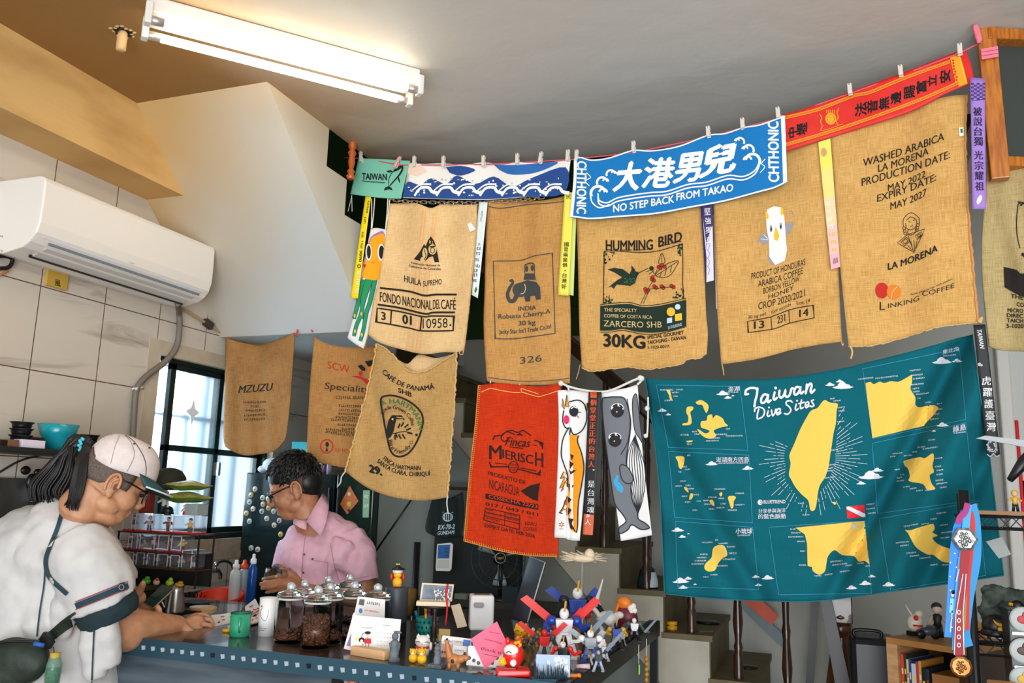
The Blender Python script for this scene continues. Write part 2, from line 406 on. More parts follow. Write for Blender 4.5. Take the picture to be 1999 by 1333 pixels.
struct(c,'ceiling',ceil_mat())
# beam along the left wall
c=MB();c.bb((XW,-2.2,2.613),(-2.41,2.62,ZC));struct(c,'trim_3',BEAMP,'yellowed plaster beam above the air conditioner')
# upper flight coming towards the camera: sloping soffit, stepped side
c=MB();xr=-1.82
pr=[(2.33,ZC),(2.60,ZC),(2.742,ZC),(2.742,2.722),(2.898,2.722),(2.898,2.57),(3.05,2.57),(3.05,2.42),(3.2,2.42),(3.2,2.28),(YB,2.28),(YB,2.13),(3.15,2.13)]
c.prism([(XW,y,z)for y,z in pr],(xr-XW,0,0))
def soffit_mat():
 m=bpy.data.materials.new('soffit_smoke_stain_and_lamplight');m.use_nodes=True;nt=m.node_tree;b=nt.nodes['Principled BSDF'];b.inputs['Roughness'].default_value=0.7
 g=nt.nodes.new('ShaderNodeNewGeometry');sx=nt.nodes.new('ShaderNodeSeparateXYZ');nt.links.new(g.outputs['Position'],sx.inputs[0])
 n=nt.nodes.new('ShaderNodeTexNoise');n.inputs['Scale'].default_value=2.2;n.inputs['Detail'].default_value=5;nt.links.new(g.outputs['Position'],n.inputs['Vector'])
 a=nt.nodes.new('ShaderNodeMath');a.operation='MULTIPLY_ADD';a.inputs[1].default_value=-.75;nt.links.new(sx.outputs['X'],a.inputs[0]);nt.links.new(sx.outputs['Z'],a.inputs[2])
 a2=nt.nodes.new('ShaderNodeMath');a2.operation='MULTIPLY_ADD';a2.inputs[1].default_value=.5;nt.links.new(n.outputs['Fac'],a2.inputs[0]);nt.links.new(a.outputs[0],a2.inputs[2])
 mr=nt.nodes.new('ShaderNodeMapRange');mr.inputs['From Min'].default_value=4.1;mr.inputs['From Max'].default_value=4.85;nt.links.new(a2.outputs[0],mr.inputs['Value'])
 cr=nt.nodes.new('ShaderNodeValToRGB');cr.color_ramp.elements[0].color=lin((200,203,200));cr.color_ramp.elements[1].color=lin((200,166,112));nt.links.new(mr.outputs[0],cr.inputs['Fac']);nt.links.new(cr.outputs['Color'],b.inputs['Base Color'])  # tan at top and wall side: warm lamp light and smoke stain coloured in
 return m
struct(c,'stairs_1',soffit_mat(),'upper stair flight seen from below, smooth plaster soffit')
# lower flight along the back wall
c=MB();top=[];bot=[]
YS=3.5;steps=[]
for k in range(-7,7):
 x=-0.794+0.1795*k;z=1.226-0.157*k
 steps.append((x,z));top+=[(x-0.1795,z),(x,z)]
top=[(-2.05,2.28)]+top;pts=top+[(top[-1][0],top[-1][1]-0.157),(0.36,0.0),(0.05,0.0)]
pts+=[(-1.9,2.0),(-2.05,2.1)]
pts=[(x,max(z,0))for x,z in pts]
c.prism([(x,YS,z)for x,z in pts],(0,YB-YS-0.001,0));struct(c,'stairs_2',SIDEP,'lower stair flight with plastered stepped side')
for k,(x,z)in enumerate(steps):
 if k<1 or z<0.1:continue
 q=MB();q.bb((x-0.185,YS-0.004,z),(x+0.012,YB-0.01,z+0.022));q.bb((x+0.0005,YS+0.01,z-0.157),(x+0.004,YB-0.01,z))
 o=q.build('stair_tread',TREAD);o['kind']='structure'
 # back and other walls
c=MB();c.bb((XW,YB,0),(2.6,YB+0.12,ZC));struct(c,'wall_back',GREYW)
c=MB();c.bb((XW,YB,ZC),(0.62,YB+0.12,4.5));c.bb((XW,2.3,4.5),(0.74,YB,4.6));c.bb((0.62,3.3,ZC+.12),(0.74,YB,4.5));c.bb((-1.82,2.9,ZC+0.12),(0.62,3.3,4.5));c.bb((XW,2.2,ZC+.12),(-1.82,2.3,4.5));c.bb((-1.9,2.3,ZC+.12),(-1.82,2.9,4.5))
struct(c,'wall_upstairs',DKGRN)
c=MB();c.bb((2.2,-2.2,0),(2.32,YB,ZC));struct(c,'wall_right',mat('right_wall_paint',(176,170,160),0.8))
c=MB();c.bb((XW,YB-.01,2.281),(-.9,YB-.0005,ZC));c.bb((XW+.0005,3.0,2.6),(XW+.01,YB-.011,4.49));struct(c,'wall_landing',DKGRN)
# white door frame at the far right
d=thing('door_1',None,None,(0.9,YB,0));d['kind']='structure'
q=MB();x0=ony(1944,690,YB-.04).x;q.bb((x0,YB-.05,0),(x0+.05,YB,2.2));q.bb((x0+.9,YB-.05,0),(x0+.95,YB,2.2));q.bb((x0,YB-.05,2.15),(x0+.95,YB,2.2));q.build('door_frame',mat('white_gloss_paint',(226,222,214),0.4),d,bevel=0.006)
q=MB();q.bb((x0+.05,YB-.03,0),(x0+.9,YB-.005,2.15));q.build('door_panel',mat('door_off_white',(206,206,200),0.45),d)
# orange-brown timber transom frame hanging from the ceiling on the right
WOOD=mat('orange_varnished_wood',(196,118,34),0.35,c2=(160,84,22),nscale=14,stretch=(8,8,1),coat=0.3)
d=thing('transom','orange varnished timber transom at the ceiling on the right','transom',(0.52,2.69,2.45))
dx=Vector((0.93,0.36,0)).normalized()
a0=Vector((0.507,2.69,0))
q=MB();q.beam(a0+Vector((0.012,0,2.40)),a0+Vector((0.004,0,ZC)),0.034,0.05);q.build('post',WOOD,d,bevel=0.003)
q=MB();q.beam(a0+Vector((0,0,2.858)),a0+dx*1.1+Vector((0,0,2.858)),0.05,0.036);q.build('top_rail',WOOD,d,bevel=0.003)
q=MB();q.beam(a0+dx*0.02+Vector((0,0,2.452)),a0+dx*1.1+Vector((0,0,2.452)),0.05,0.03);q.build('bottom_rail',WOOD,d,bevel=0.003)
q=MB();e=a0+Vector((0.03,0.03,0));q.add([e+Vector((0,0,2.46)),e+dx*1.1+Vector((0,0,2.46)),e+dx*1.1+Vector((0,0,2.85)),e+Vector((0,0,2.85))],[(0,1,2,3)]);q.build('infill_panel',mat('dark_transom_panel',(62,66,62),0.4),d,solid=0.006)
# ---------------------------------------------------------------- ceiling lamp
FW=mat('white_enamel',(226,224,216),0.4)
lamp=thing('ceiling_light','twin tube fluorescent batten lit on the ceiling','ceiling light',(-1.5,2.1,2.8))
a,b=Vector((-1.86,1.80,2.80)),Vector((-1.285,2.44,2.80));dl=(b-a).normalized();nl=Vector((dl.y,-dl.x,0))
q=MB();q.beam(a+Vector((0,0,.052))+nl*0.0,b+Vector((0,0,.052)),0.10,0.055);q.build('housing',FW,lamp,bevel=0.006)
for sg in(-1,1):
 o_=nl*(0.048*sg)
 q=MB();q.tube([a+dl*.035+o_,b-dl*.035+o_],0.0135,14);q.build('fluorescent_tube',mat('lit_tube',(255,243,216),0.5,emit=17.0),lamp)
 for e,s_ in((a,1),(b,-1)):
  q=MB();q.tube([e+o_+dl*(s_*.002),e+o_+dl*(s_*.045)],0.0142,12);q.build('tube_cap',mat('tube_cap_metal',(196,190,186),0.35,metal=0.6),lamp)
  q=MB();q.box(e+o_+Vector((0,0,0.018)),(0.034,0.02,0.07),R=Matrix((nl,dl,Vector((0,0,1)))).transposed());q.build('lamp_holder',FW,lamp,bevel=0.004)
q=MB();q.tube([a+dl*.1+Vector((0,0,.03)),a+dl*.1+Vector((0,0,.012))],0.006,8);q.build('screw',mat('steel',(190,190,188),0.3,metal=0.9),lamp)
# broken-out hole with a bulb socket
sp=onz(240,62,ZC)
so=thing('bulb_socket','bare cream bulb socket hanging from a broken hole in the ceiling','socket',(sp.x,sp.y,ZC-.06))
q=MB();n=14;q.add([(sp.x+(0.028+0.006*math.sin(k*2.3))*math.cos(k*2*math.pi/n),sp.y+(0.03+0.006*math.cos(k*1.7))*math.sin(k*2*math.pi/n),ZC-.0015)for k in range(n)],[tuple(range(n))]);q.build('hole',mat('dark_hole',(24,18,12),0.9),so)
q=MB()
for k in range(n):
 t=k*2*math.pi/n;r=0.031+0.006*math.sin(k*2.3);q.ball((sp.x+r*math.cos(t),sp.y+r*math.sin(t),ZC),(0.008,0.006,0.003),n=6)
q.build('broken_rim',mat('plaster_chips',(196,170,122),0.9),so)
q=MB();q.lathe((sp.x,sp.y,ZC-.066),[(0.0001,0),(0.013,0),(0.0155,.004),(0.0155,.04),(0.017,.044),(0.017,.056),(0.012,.066)],16);q.build('socket_body',mat('cream_bakelite',(214,176,122),0.5),so)
for k in range(3):
 q=MB();t=k*2.1;q.tube(spline([(sp.x+.01*math.cos(t),sp.y+.01*math.sin(t),ZC-.012),(sp.x+.024*math.cos(t+.5),sp.y+.024*math.sin(t+.5),ZC-.016),(sp.x+.028*math.cos(t+1.2),sp.y+.028*math.sin(t+1.2),ZC-.001)],5),0.002,6);q.build('wire',mat('black_wire',(20,18,16),0.6),so)
 # a turned newel and rail upstairs, seen through the stairwell opening
RDW=mat('red_brown_wood',(140,62,30),.3,c2=(96,40,20),nscale=10,stretch=(6,6,1),coat=.3)
t=thing('baluster','red-brown turned post upstairs behind the mint towel','post',tuple(onx(684,350,-1.80)))
a=onx(684,350,-1.80);q=MB();q.lathe((a.x,a.y,a.z),[(.012,0),(.02,.012),(.011,.022),(.017,.034),(.009,.045),(.015,.075),(.011,.10),(.019,.115),(.010,.128),(.018,.142),(.012,.2),(.012,.34)],16);q.build('turned_post',mat('orange_brown_wood',(186,92,40),.3,coat=.3),t)
# ================================================================ hanging textiles
def Z(ox,oy,s):return lambda*p:[(ox+x/s,oy+y/s)for x,y in p]if not isinstance(p[0],(int,float))else(ox+p[0]/s,oy+p[1]/s)
ZA,ZB,ZC_,ZD,ZE=Z(640,240,2.777),Z(1300,0,2.667),Z(1300,400,2.86),Z(640,640,2.777),Z(1230,640,2.38)
Z4,Z5,Z6,Z7,Z8,Z9=Z(660,380,4.167),Z(1120,420,4.164),Z(1240,720,5.26),Z(1600,640,4.444),Z(590,650,3.81),Z(900,740,3.703)
Z10,Z11,Z12,Z13,ZR,ZT,ZW,Z2,ZK=Z(1600,160,2.47),Z(1260,900,4.597),Z(1600,900,4.597),Z(1860,300,3.173),Z(1510,80,4.76),Z(1100,220,4.442),Z(670,290,4.346),Z(0,420,2.856),Z(1850,620,3.51)
def walk(pts,n):
 P=[Vector((p[0],p[1]))for p in pts];L=[0.0]
 for a,b in zip(P,P[1:]):L.append(L[-1]+(b-a).length)
 out=[]
 for k in range(n+1):
  t=L[-1]*k/n;i=0
  while i<len(P)-2 and L[i+1]<t:i+=1
  s=(t-L[i])/max(L[i+1]-L[i],1e-9);out.append(P[i].lerp(P[i+1],s))
 return out
class Cloth:
 def __init__(s,top,bottom,left=None,right=None,off=0.0,disp=None,plane=None,nu=36,nv=36,smooth=True):
  sp=(lambda q:[(p.x,p.y)for p in spline([(a[0],a[1],0)for a in q],6)]if len(q)>2 else q)if smooth else(lambda q:q)
  left=left or[top[0],bottom[0]];right=right or[top[-1],bottom[-1]]
  T,B,L,R=walk(sp(top),nu),walk(sp(bottom),nu),walk(sp(left),nv),walk(sp(right),nv)
  al=T+B+L+R
  s.x0=min(p.x for p in al);s.x1=max(p.x for p in al);s.y0=min(p.y for p in al);s.y1=max(p.y for p in al)
  s.off=off;s.disp=disp or(lambda u,v:0.0);s.plane=plane or onh
  s.mb=MB();s.pr=MB();s.edge=(T,R,B,L)
  vs=[];uv=[]
  for j in range(nv+1):
   v=j/nv
   for i in range(nu+1):
    u=i/nu
    p=T[i]*(1-v)+B[i]*v+L[j]*(1-u)+R[j]*u-(T[0]*(1-u)*(1-v)+T[-1]*u*(1-v)+B[0]*(1-u)*v+B[-1]*u*v)
    P=s.M0(p.x,p.y,0.0);vs.append(P);uv.append((P.dot(HD),P.z))
  fs=[(j*(nu+1)+i,(j+1)*(nu+1)+i,(j+1)*(nu+1)+i+1,j*(nu+1)+i+1)for j in range(nv)for i in range(nu)]
  s.mb.add(vs,fs,0,True,uv)
 def M0(s,px,py,eps):
  u=(px-s.x0)/(s.x1-s.x0);v=(py-s.y0)/(s.y1-s.y0)
  return s.plane(px,py,s.off+s.disp(u,v)+eps)
 def M(s,px,py):return s.M0(px,py,0.0022)
 def M2(s,px,py):return s.M0(px,py,0.0034)
 def M3(s,px,py):return s.M0(px,py,0.0046)
 def build(s,name,label,cat,m,inks,group=None,thick=0.003,group_none=False):
  o=s.mb.build(name,m,solid=thick);tag(o,label,cat,group)
  if s.pr.v:s.pr.build('print',inks,o,solid=0.0)
  return o
def text_path(mb,M,body,pts,h,m,bold=0.0,spread=1.0):
 """letters set along a curve with their own widths"""
 vs,fs=glyphs(body);W_=walk(pts,240);x0=min(v[0]for v in vs);x1=max(v[0]for v in vs)
 for ox,oy in([(0,0)]if bold<.008 else[(-bold,0),(bold,0),(0,bold*.7)]):
  out=[]
  for x,y in vs:
   t=min(max((x+ox-x0)/(x1-x0),0),1)*239.999;i=int(t);p_=W_[i].lerp(W_[i+1],t-i);d=(W_[min(i+6,240)]-W_[max(i-6,0)]).normalized()
   q=p_+Vector((d.y,-d.x))*((y+oy)/.69*h);out.append(M(q.x,q.y))
  mb.add(out,fs,m)
def scribble(mb,M,p0,p1,h,m,seed=0):
 """a printed line too small to read in the photo: broken strokes, no letters"""
 r=random.Random(seed+int(p0[0]*7+p0[1]*13));p0,p1=Vector(p0),Vector(p1);d=(p1-p0);L=d.length;d.normalize();u=Vector((d.y,-d.x));x=0.0
 while x<L-h*0.3:
  w=h*r.uniform(0.5,0.85);w=min(w,L-x)
  for k in range(2):
   y=h*r.choice((0.1,0.45,0.8));line_on(mb,M,[p0+d*x+u*y,p0+d*(x+w*0.85)+u*y],h*0.17,m,step=50)
  xx=x+w*r.uniform(0.1,0.6);line_on(mb,M,[p0+d*xx,p0+d*xx+u*h],h*0.18,m,step=50)
  x+=w+h*0.12
def folds(*f):
 """f: (amplitude, cycles along u, phase, top weight, bottom weight)"""
 def d(u,v):
  return sum(a*math.sin(2*math.pi*(k*u)+p)*(t+(b-t)*min(max(v,0),1))for a,k,p,t,b in f)
 return d
def ridges(*f):
 """f: (amplitude, u0, v0, u1, v1, width): a crease running along a line"""
 def d(u,v):
  s=0
  for a,u0,v0,u1,v1,w in f:
   dx,dy=u1-u0,v1-v0;L2=dx*dx+dy*dy;t=((u-u0)*dx+(v-v0)*dy)/L2
   e=abs((u-u0)*dy-(v-v0)*dx)/math.sqrt(L2);tt=max(0.0,min(t,1.0));fade=math.exp(-((t-tt)*4)**2)
   s+=a*math.exp(-(e/w)**2)*fade
  return s
 return d
def plus(*g):return lambda u,v:sum(q(u,v)for q in g)
JUTE=cloth_mat('golden_jute',(218,172,104),(176,126,62))
JUTE_P=cloth_mat('pale_jute',(234,200,148),(200,158,102))
JUTE_D=cloth_mat('brown_jute',(172,126,76),(122,82,42),bump=0.5)
JUTE_G=cloth_mat('grey_green_jute',(190,168,118),(150,126,80))
JUTE_N=cloth_mat('tan_jute',(204,164,104),(164,120,64),bump=0.5)
JUTE_R=cloth_mat('red_dyed_jute',(212,62,24),(162,34,12))
BLK=ink_mat('black_ink',(34,28,24),(110,82,48),0.02)
BLKS=mat('solid_black_print',(26,25,28),0.8)
BLU=ink_mat('faded_blue_black_ink',(62,66,66),(140,110,66),0.1)
DGR=ink_mat('dark_green_ink',(24,44,34),(60,66,40),0.02)
GRNI=mat('green_ink',(62,120,66),0.9)
REDI=ink_mat('red_ink',(190,40,30),(200,90,56),0.1)
ORI=mat('orange_ink',(218,122,40),0.9)
SAND=mat('bare_cloth_letter',(216,186,124),0.9)
WHT=mat('white_print',(240,240,238),0.85)
YEL=mat('yellow_print',(238,186,52),0.85)
FAINT=ink_mat('faint_orange_stripe',(226,172,112),(232,196,140),0.1)
GRYP=mat('grey_print',(98,100,106),0.85)
PALEB=mat('pale_blue_print',(196,216,226),0.85)
SG='burlap coffee sacks hung in the shop'
def thread(pts,r,name,m,parent,n=6):
 q=MB();q.tube(spline(pts,5),r,n);return q.build(name,m,parent)
JT=mat('jute_twine',(208,170,108),0.95);WR=mat('white_cord',(226,222,214),0.9)
def selvedge(c,side,r,name,m,parent,wob=0.0018,n=70):
 """rough sewn edge along one side of a cloth"""
 e=c.edge[side];rr=random.Random(3);q=MB();pts=[]
 for i in range(n+1):
  t=i/n*(len(e)-1);k=min(int(t),len(e)-2);p=e[k].lerp(e[k+1],t-k);pts.append(c.M0(p.x,p.y,0.001)+Vector((rr.uniform(-wob,wob),0,rr.uniform(-wob,wob))))
 q.tube(pts,[r*rr.uniform(0.7,1.3)for _ in pts],6);return q.build(name,m,parent)
 # ---- sack with a mountain emblem and boxed numbers
c=Cloth(Z4((415,72),(530,70),(645,72),(755,108),(850,76),(1000,82),(1130,80)),Z4((240,1130),(310,1190),(450,1240),(680,1295),(850,1280),(960,1282),(1020,1265)),
Z4((415,72),(400,250),(330,690),(290,850),(240,1130)),Z4((1130,80),(1120,300),(1075,800),(1030,1200),(1020,1265)),off=0.012,
disp=plus(folds((0.012,2.2,0.6,1.2,.5),(0.006,1.1,2.0,.3,1)),ridges((-0.012,.93,.12,.55,.25,.05))))
p=c.pr;M=c.M
for a,b in(((690,130),(560,1250)),((712,130),(600,1265)),((800,150),(660,1285)),((778,150),(630,1275))):line_on(p,lambda x_,y_:c.M0(x_,y_,.0011),Z4(a,b),2.6,1)
poly_on(p,M,Z4((755,338),(782,378),(800,430),(822,548),(785,548),(770,500),(740,510),(700,548),(615,525),(660,470),(700,400),(712,420),(730,372)),0)
disc_on(p,c.M2,Z4(768,445),8,10,2);disc_on(p,c.M2,Z4(706,478),5,11,2);disc_on(p,c.M2,Z4(690,528),5,5,2);ring_on(p,c.M3,Z4(768,452),4,5.5,1.2,0);line_on(p,c.M3,Z4((745,425),(790,418)),2.5,0);line_on(p,c.M3,Z4((700,440),(716,500),(700,530)),1.5,0)
text_on(p,M,'Federación Nacional de',Z4(595,560),Z4(830,582),4.2,0,.02,bend=2);text_on(p,M,'Cafeteros de Colombia',Z4(575,585),Z4(835,612),4.4,0,.02,bend=2)
text_on(p,M,'HUILA',Z4(538,706),Z4(676,745),12.5,0,.02);text_on(p,M,'SUPREMO',Z4(690,748),Z4(842,728),11,0,.01)
line_on(p,M,[q[:2]for q in spline([(x,y,0)for x,y in Z4((340,758),(570,785),(700,820),(790,812),(965,812))],5)],3.8,0)
line_on(p,M,[q[:2]for q in spline([(x,y,0)for x,y in Z4((322,893),(500,920),(700,968),(780,958),(950,957))],5)],3.8,0)
for w_,a,b,bd in(('FONDO',(340,866),(508,897),0),('NACIONAL',(524,898),(762,938),1),('DEL',(772,932),(830,926),0),('CAFÉ',(838,928),(957,934),0)):text_on(p,M,w_,Z4(*a),Z4(*b),18.5,0,.022,bend=bd)
bx=[q[:2]for q in spline([(x,y,0)for x,y in Z4((318,922),(500,950),(690,992),(760,986),(942,988))],4)];bb_=[q[:2]for q in spline([(x,y,0)for x,y in Z4((935,1105),(690,1108),(580,1085),(430,1055),(310,1035))],4)]
line_on(p,M,bx+bb_,2.9,0,closed=True);line_on(p,M,Z4((434,940),(426,1055)),2.8,0);line_on(p,M,Z4((680,990),(668,1105)),2.8,0)
text_on(p,M,'3',Z4(352,1015),Z4(385,1020),15,0,.03);text_on(p,M,'01',Z4(525,1045),Z4(596,1058),17,0,.04);text_on(p,M,'10958',Z4(688,1088),Z4(890,1080),18.5,0);disc_on(p,M,Z4(913,1060),1.8,1.8,0)
o=c.build('burlap_sack','pale burlap sack with triangular mountain emblem and a boxed row of numbers','sack',JUTE_P,[BLK,FAINT,SAND],SG,0.006)
q=MB();q.add([c.M0(*Z4(x,y),0.006)for x,y in((1052,238),(1082,225),(1120,280),(1075,305))],[(0,1,2,3)]);q.build('care_tag',WHT,o,solid=.0008)
selvedge(c,1,0.0028,'selvedge',JT,o);thread([c.M0(*Z4(1020,1262),.004),c.M0(*Z4(1012,1300),.006),c.M0(*Z4(985,1290),.006),c.M0(*Z4(1000,1270),.006)],.0018,'loose_thread',JT,o)
thread([c.M0(*Z4(245,1120),.004),c.M0(*Z4(225,1200),.006),c.M0(*Z4(208,1250),.004)],.0018,'loose_thread',JT,o)
# ---- elephant sack
c=Cloth([(950,392),(1000,388),(1050,392),(1104,382)],ZD((862,290),(950,303),(1040,310),(1200,308),(1310,300)),[(950,392),(946,560),(944,640),(950,744)],[(1104,382),(1112,560),(1114,660),(1112,748)],off=-0.004,
disp=folds((0.010,1.6,.5,1.2,.6),(0.004,3.3,1,.8,.4)))
p=c.pr;M=c.M
for row in(((868,452),(930,462),(1000,455),(1100,440),(1180,436),(1285,425)),):line_on(p,M,[q[:2]for q in spline([(x,y,0)for x,y in ZA(*row)],5)],1.6,0)
line_on(p,M,[q[:2]for q in spline([(x,y,0)for x,y in ZD((866,268),(1040,288),(1200,285),(1310,272))],5)],1.6,1)
line_on(p,M,[q[:2]for q in spline([(x,y,0)for x,y in ZA((897,748),(1040,745),(1120,720),(1217,705))],5)]+[q[:2]for q in spline([(x,y,0)for x,y in ZA((1232,1140),(1090,1160),(1000,1170),(907,1168))],5)],1.7,0,closed=True)
disc_on(p,M,ZA(1042,905),15,14,0);poly_on(p,M,ZA((1030,870),(1080,852),(1130,862),(1150,890),(1154,955),(1128,958),(1122,935),(1098,938),(1096,966),(1072,968),(1060,930)),0)
line_on(p,M,[q[:2]for q in spline([(x,y,0)for x,y in ZA((1025,930),(1008,962),(985,962),(974,930),(985,895),(1002,868),(998,852),(984,858))],5)],(9,4),0)
poly_on(p,M,ZA((1060,850),(1068,815),(1120,815),(1128,850)),0);disc_on(p,M,ZA(1078,790),3,6,0);disc_on(p,M,ZA(1108,786),3,6,0);line_on(p,M,ZA((1068,770),(1085,762),(1110,760),(1122,770)),2.5,0);line_on(p,M,ZA((1068,815),(1068,770)),1.5,0);line_on(p,M,ZA((1120,815),(1120,770)),1.5,0)
ring_on(p,c.M2,ZA(1052,895),7,11,1.5,2,a0=-80,a1=110)
text_on(p,M,'INDIA',ZA(1033,1019),ZA(1128,1012),8.6,0,.02);text_on(p,M,'Robusta Cherry-A',ZA(925,1060),ZA(1205,1030),8.8,0,.02,bend=3);text_on(p,M,'30 kg',ZA(1033,1098),ZA(1125,1092),9,0,.02);text_on(p,M,"Jacky Star Int'l Trade Co,ltd",ZA(928,1142),ZA(1210,1112),8.6,0,.02,bend=3)
text_on(p,M,'326',ZD(1040,195),ZD(1160,180),13,0,.0)
o=c.build('burlap_sack','narrow tan burlap sack printed with a dark elephant in a box','sack',cloth_mat('mid_tan_jute',(206,156,92),(164,112,56)),[BLU,mat('purple_thread_line',(96,70,84),.9),SAND],SG,0.006)
for x,y in((880,300),(1040,318)):thread([c.M0(*ZD(x,y-16),.003),c.M0(*ZD(x+3,y),.004)],.0018,'tie_thread',WR,o)
# ---- hummingbird sack
c=Cloth([(1124,396),(1200,392),(1300,375),(1368,352)],Z5((66,1240),(150,1270),(300,1250),(450,1237),(580,1252),(700,1240),(870,1212),(930,1168),(1020,1165),(1080,1120)),[(1124,396)]+Z5((20,40),(35,400),(45,900),(66,1240)),[(1368,352)]+Z5((1060,400),(1075,800),(1090,950),(1080,1120)),off=-0.002,
disp=folds((0.009,1.7,-.3,1,.7),(0.003,4.1,1,.6,1)))
p=c.pr;M=c.M
text_on(p,M,'HUMMING',Z5(262,284),Z5(642,278),19.5,0,.03,bend=1.5);text_on(p,M,'BIRD',Z5(690,258),Z5(878,210),19,0,.03)
for a in((262,640,282,278),(690,878,258,210)): # slab serifs under the letters
 n=7 if a[0]<300 else 4
 for k in range(n):
  x=a[0]+(a[1]-a[0])*(k+.5)/n;y=a[2]+(a[3]-a[2])*(k+.5)/n+(5 if n==7 and 1<k<6 else 0);line_on(p,M,Z5((x-24,y-1),(x+22,y-3)),1.6,0)
line_on(p,M,[q[:2]for q in spline([(x,y,0)for x,y in Z5((245,293),(330,290),(480,300),(640,298),(760,270),(885,230))],6)],1.6,0)
line_on(p,M,Z5((247,293),(244,500),(240,720)),1.7,0);line_on(p,M,Z5((885,228),(887,430),(885,550),(895,680)),1.7,0)
rr=random.Random(5)
for cx,cy,sx,sy in((247,300,1,1),(880,240,-1,1),(243,712,1,-1),(890,672,-1,-1)):
 for k in range(26):
  a=rr.random()**1.6*95;b=rr.random()**1.6*95
  if a+b<105:disc_on(p,M,Z5(cx+sx*a,cy+sy*b-(a*.12 if cx>500 and cy<400 else 0)),rr.uniform(1,2.4),rr.uniform(1,2.6),1,n=7)
poly_on(p,M,Z5((275,440),(330,427),(400,440),(440,470),(470,492),(500,470),(496,440),(468,405),(472,440),(452,480)),1)
poly_on(p,M,Z5((275,440),(330,428),(400,438),(455,480),(500,455),(522,462),(530,475),(512,505),(500,550),(460,575),(410,568),(350,562),(325,598),(305,578),(275,590),(350,530),(395,505),(340,470)),1)
poly_on(p,M,Z5((468,405),(496,440),(505,470),(455,488),(470,445)),1);line_on(p,M,Z5((525,470),(605,430)),1.5,1);disc_on(p,M,Z5(632,432),4.5,4.5,1)
for k in range(22):disc_on(p,c.M2,Z5(430+rr.uniform(-20,75),535+rr.uniform(-28,28)),1.3,.8,4,n=6)
for x,y in((690,420),(715,405),(738,418),(705,430),(635,520),(652,530),(640,505),(582,600),(604,610),(590,622),(655,578),(668,590),(715,578),(728,590),(795,575),(812,585)):disc_on(p,M,Z5(x,y),3.6,3.6,2,n=10);ring_on(p,c.M2,Z5(x,y),3.6,3.6,.8,0,10)
for pts in(((665,490),(700,440),(760,395),(850,370),(820,440),(780,490),(730,506)),((692,395),(698,345),(715,310),(735,345),(738,385))):line_on(p,M,[q[:2]for q in spline([(x,y,0)for x,y in Z5(*pts)],4,True)],1.2,0,closed=True)
for a,b in(((670,490),(845,375)),((715,458),(700,500)),((755,430),(740,490)),((795,405),(785,465)),((715,385),(715,320)),((545,720),(600,605)),((565,720),(615,605)),((605,600),(650,520)),((600,600),(820,582)),((650,500),(680,440)),((590,460),(640,440)),((610,480),(650,450)),((655,480),(640,450))):line_on(p,M,Z5(a,b),1.1,0)
tp=[q[:2]for q in spline([(x,y,0)for x,y in Z5((215,738),(330,727),(450,722),(560,745),(700,735),(915,686))],5)];bt=[q[:2]for q in spline([(x,y,0)for x,y in Z5((915,900),(800,935),(640,955),(500,945),(400,925),(300,938),(213,938))],5)]
poly_on(p,M,tp+bt,1,9)
for row in(((215,727),(330,714),(450,709),(560,733),(700,723),(915,674)),((213,950),(300,950),(400,937),(560,966),(700,962),(918,905))):line_on(p,M,[q[:2]for q in spline([(x,y,0)for x,y in Z5(*row)],5)],1.5,1)
text_on(p,c.M3,'THE SPECIALTY',Z5(248,782),Z5(512,788),6.6,3,.01);text_on(p,c.M3,'COFFEE OF COSTA RICA',Z5(246,830),Z5(637,842),6.4,3,.01);text_on(p,c.M3,'ZARCERO SHB',Z5(243,902),Z5(715,912),11.5,3,.0,bend=1)
disc_on(p,c.M3,Z5(790,785),8.2,8.6,5);disc_on(p,c.M3,Z5(845,745),5.4,5.4,6);poly_on(p,c.M3,Z5((758,838),(800,830),(800,872),(758,880)),6);poly_on(p,c.M3,Z5((822,806),(878,795),(880,852),(824,862)),5)
scribble(p,c.M3,Z5(768,915),Z5(880,885),3.0,6);scribble(p,c.M3,Z5(768,928),Z5(880,898),2.6,6)
text_on(p,M,'30KG',Z5(245,1064),Z5(578,1082),24,0,.04);text_on(p,M,'SPECIAL GOURMET',Z5(597,1008),Z5(893,966),6.6,0,.03);text_on(p,M,'TAICHUNG - TAIWAN',Z5(597,1050),Z5(912,1006),6.8,0,.03);text_on(p,M,'5-1020-00',Z5(600,1088),Z5(735,1080),6,0,.02);scribble(p,M,Z5(742,1080),Z5(780,1070),5,0)
o=c.build('burlap_sack','burlap sack printed with a hummingbird at a branch of red coffee cherries','sack',JUTE,[BLK,DGR,REDI,SAND,GRNI,YEL,PALEB],SG,0.006)
thread([c.M0(*Z5(52,1215),.004),c.M0(*Z5(40,1270),.006),c.M0(*Z5(20,1335),.006)],.0013,'loose_thread',JT,o);selvedge(c,2,.0022,'hem',JT,o)
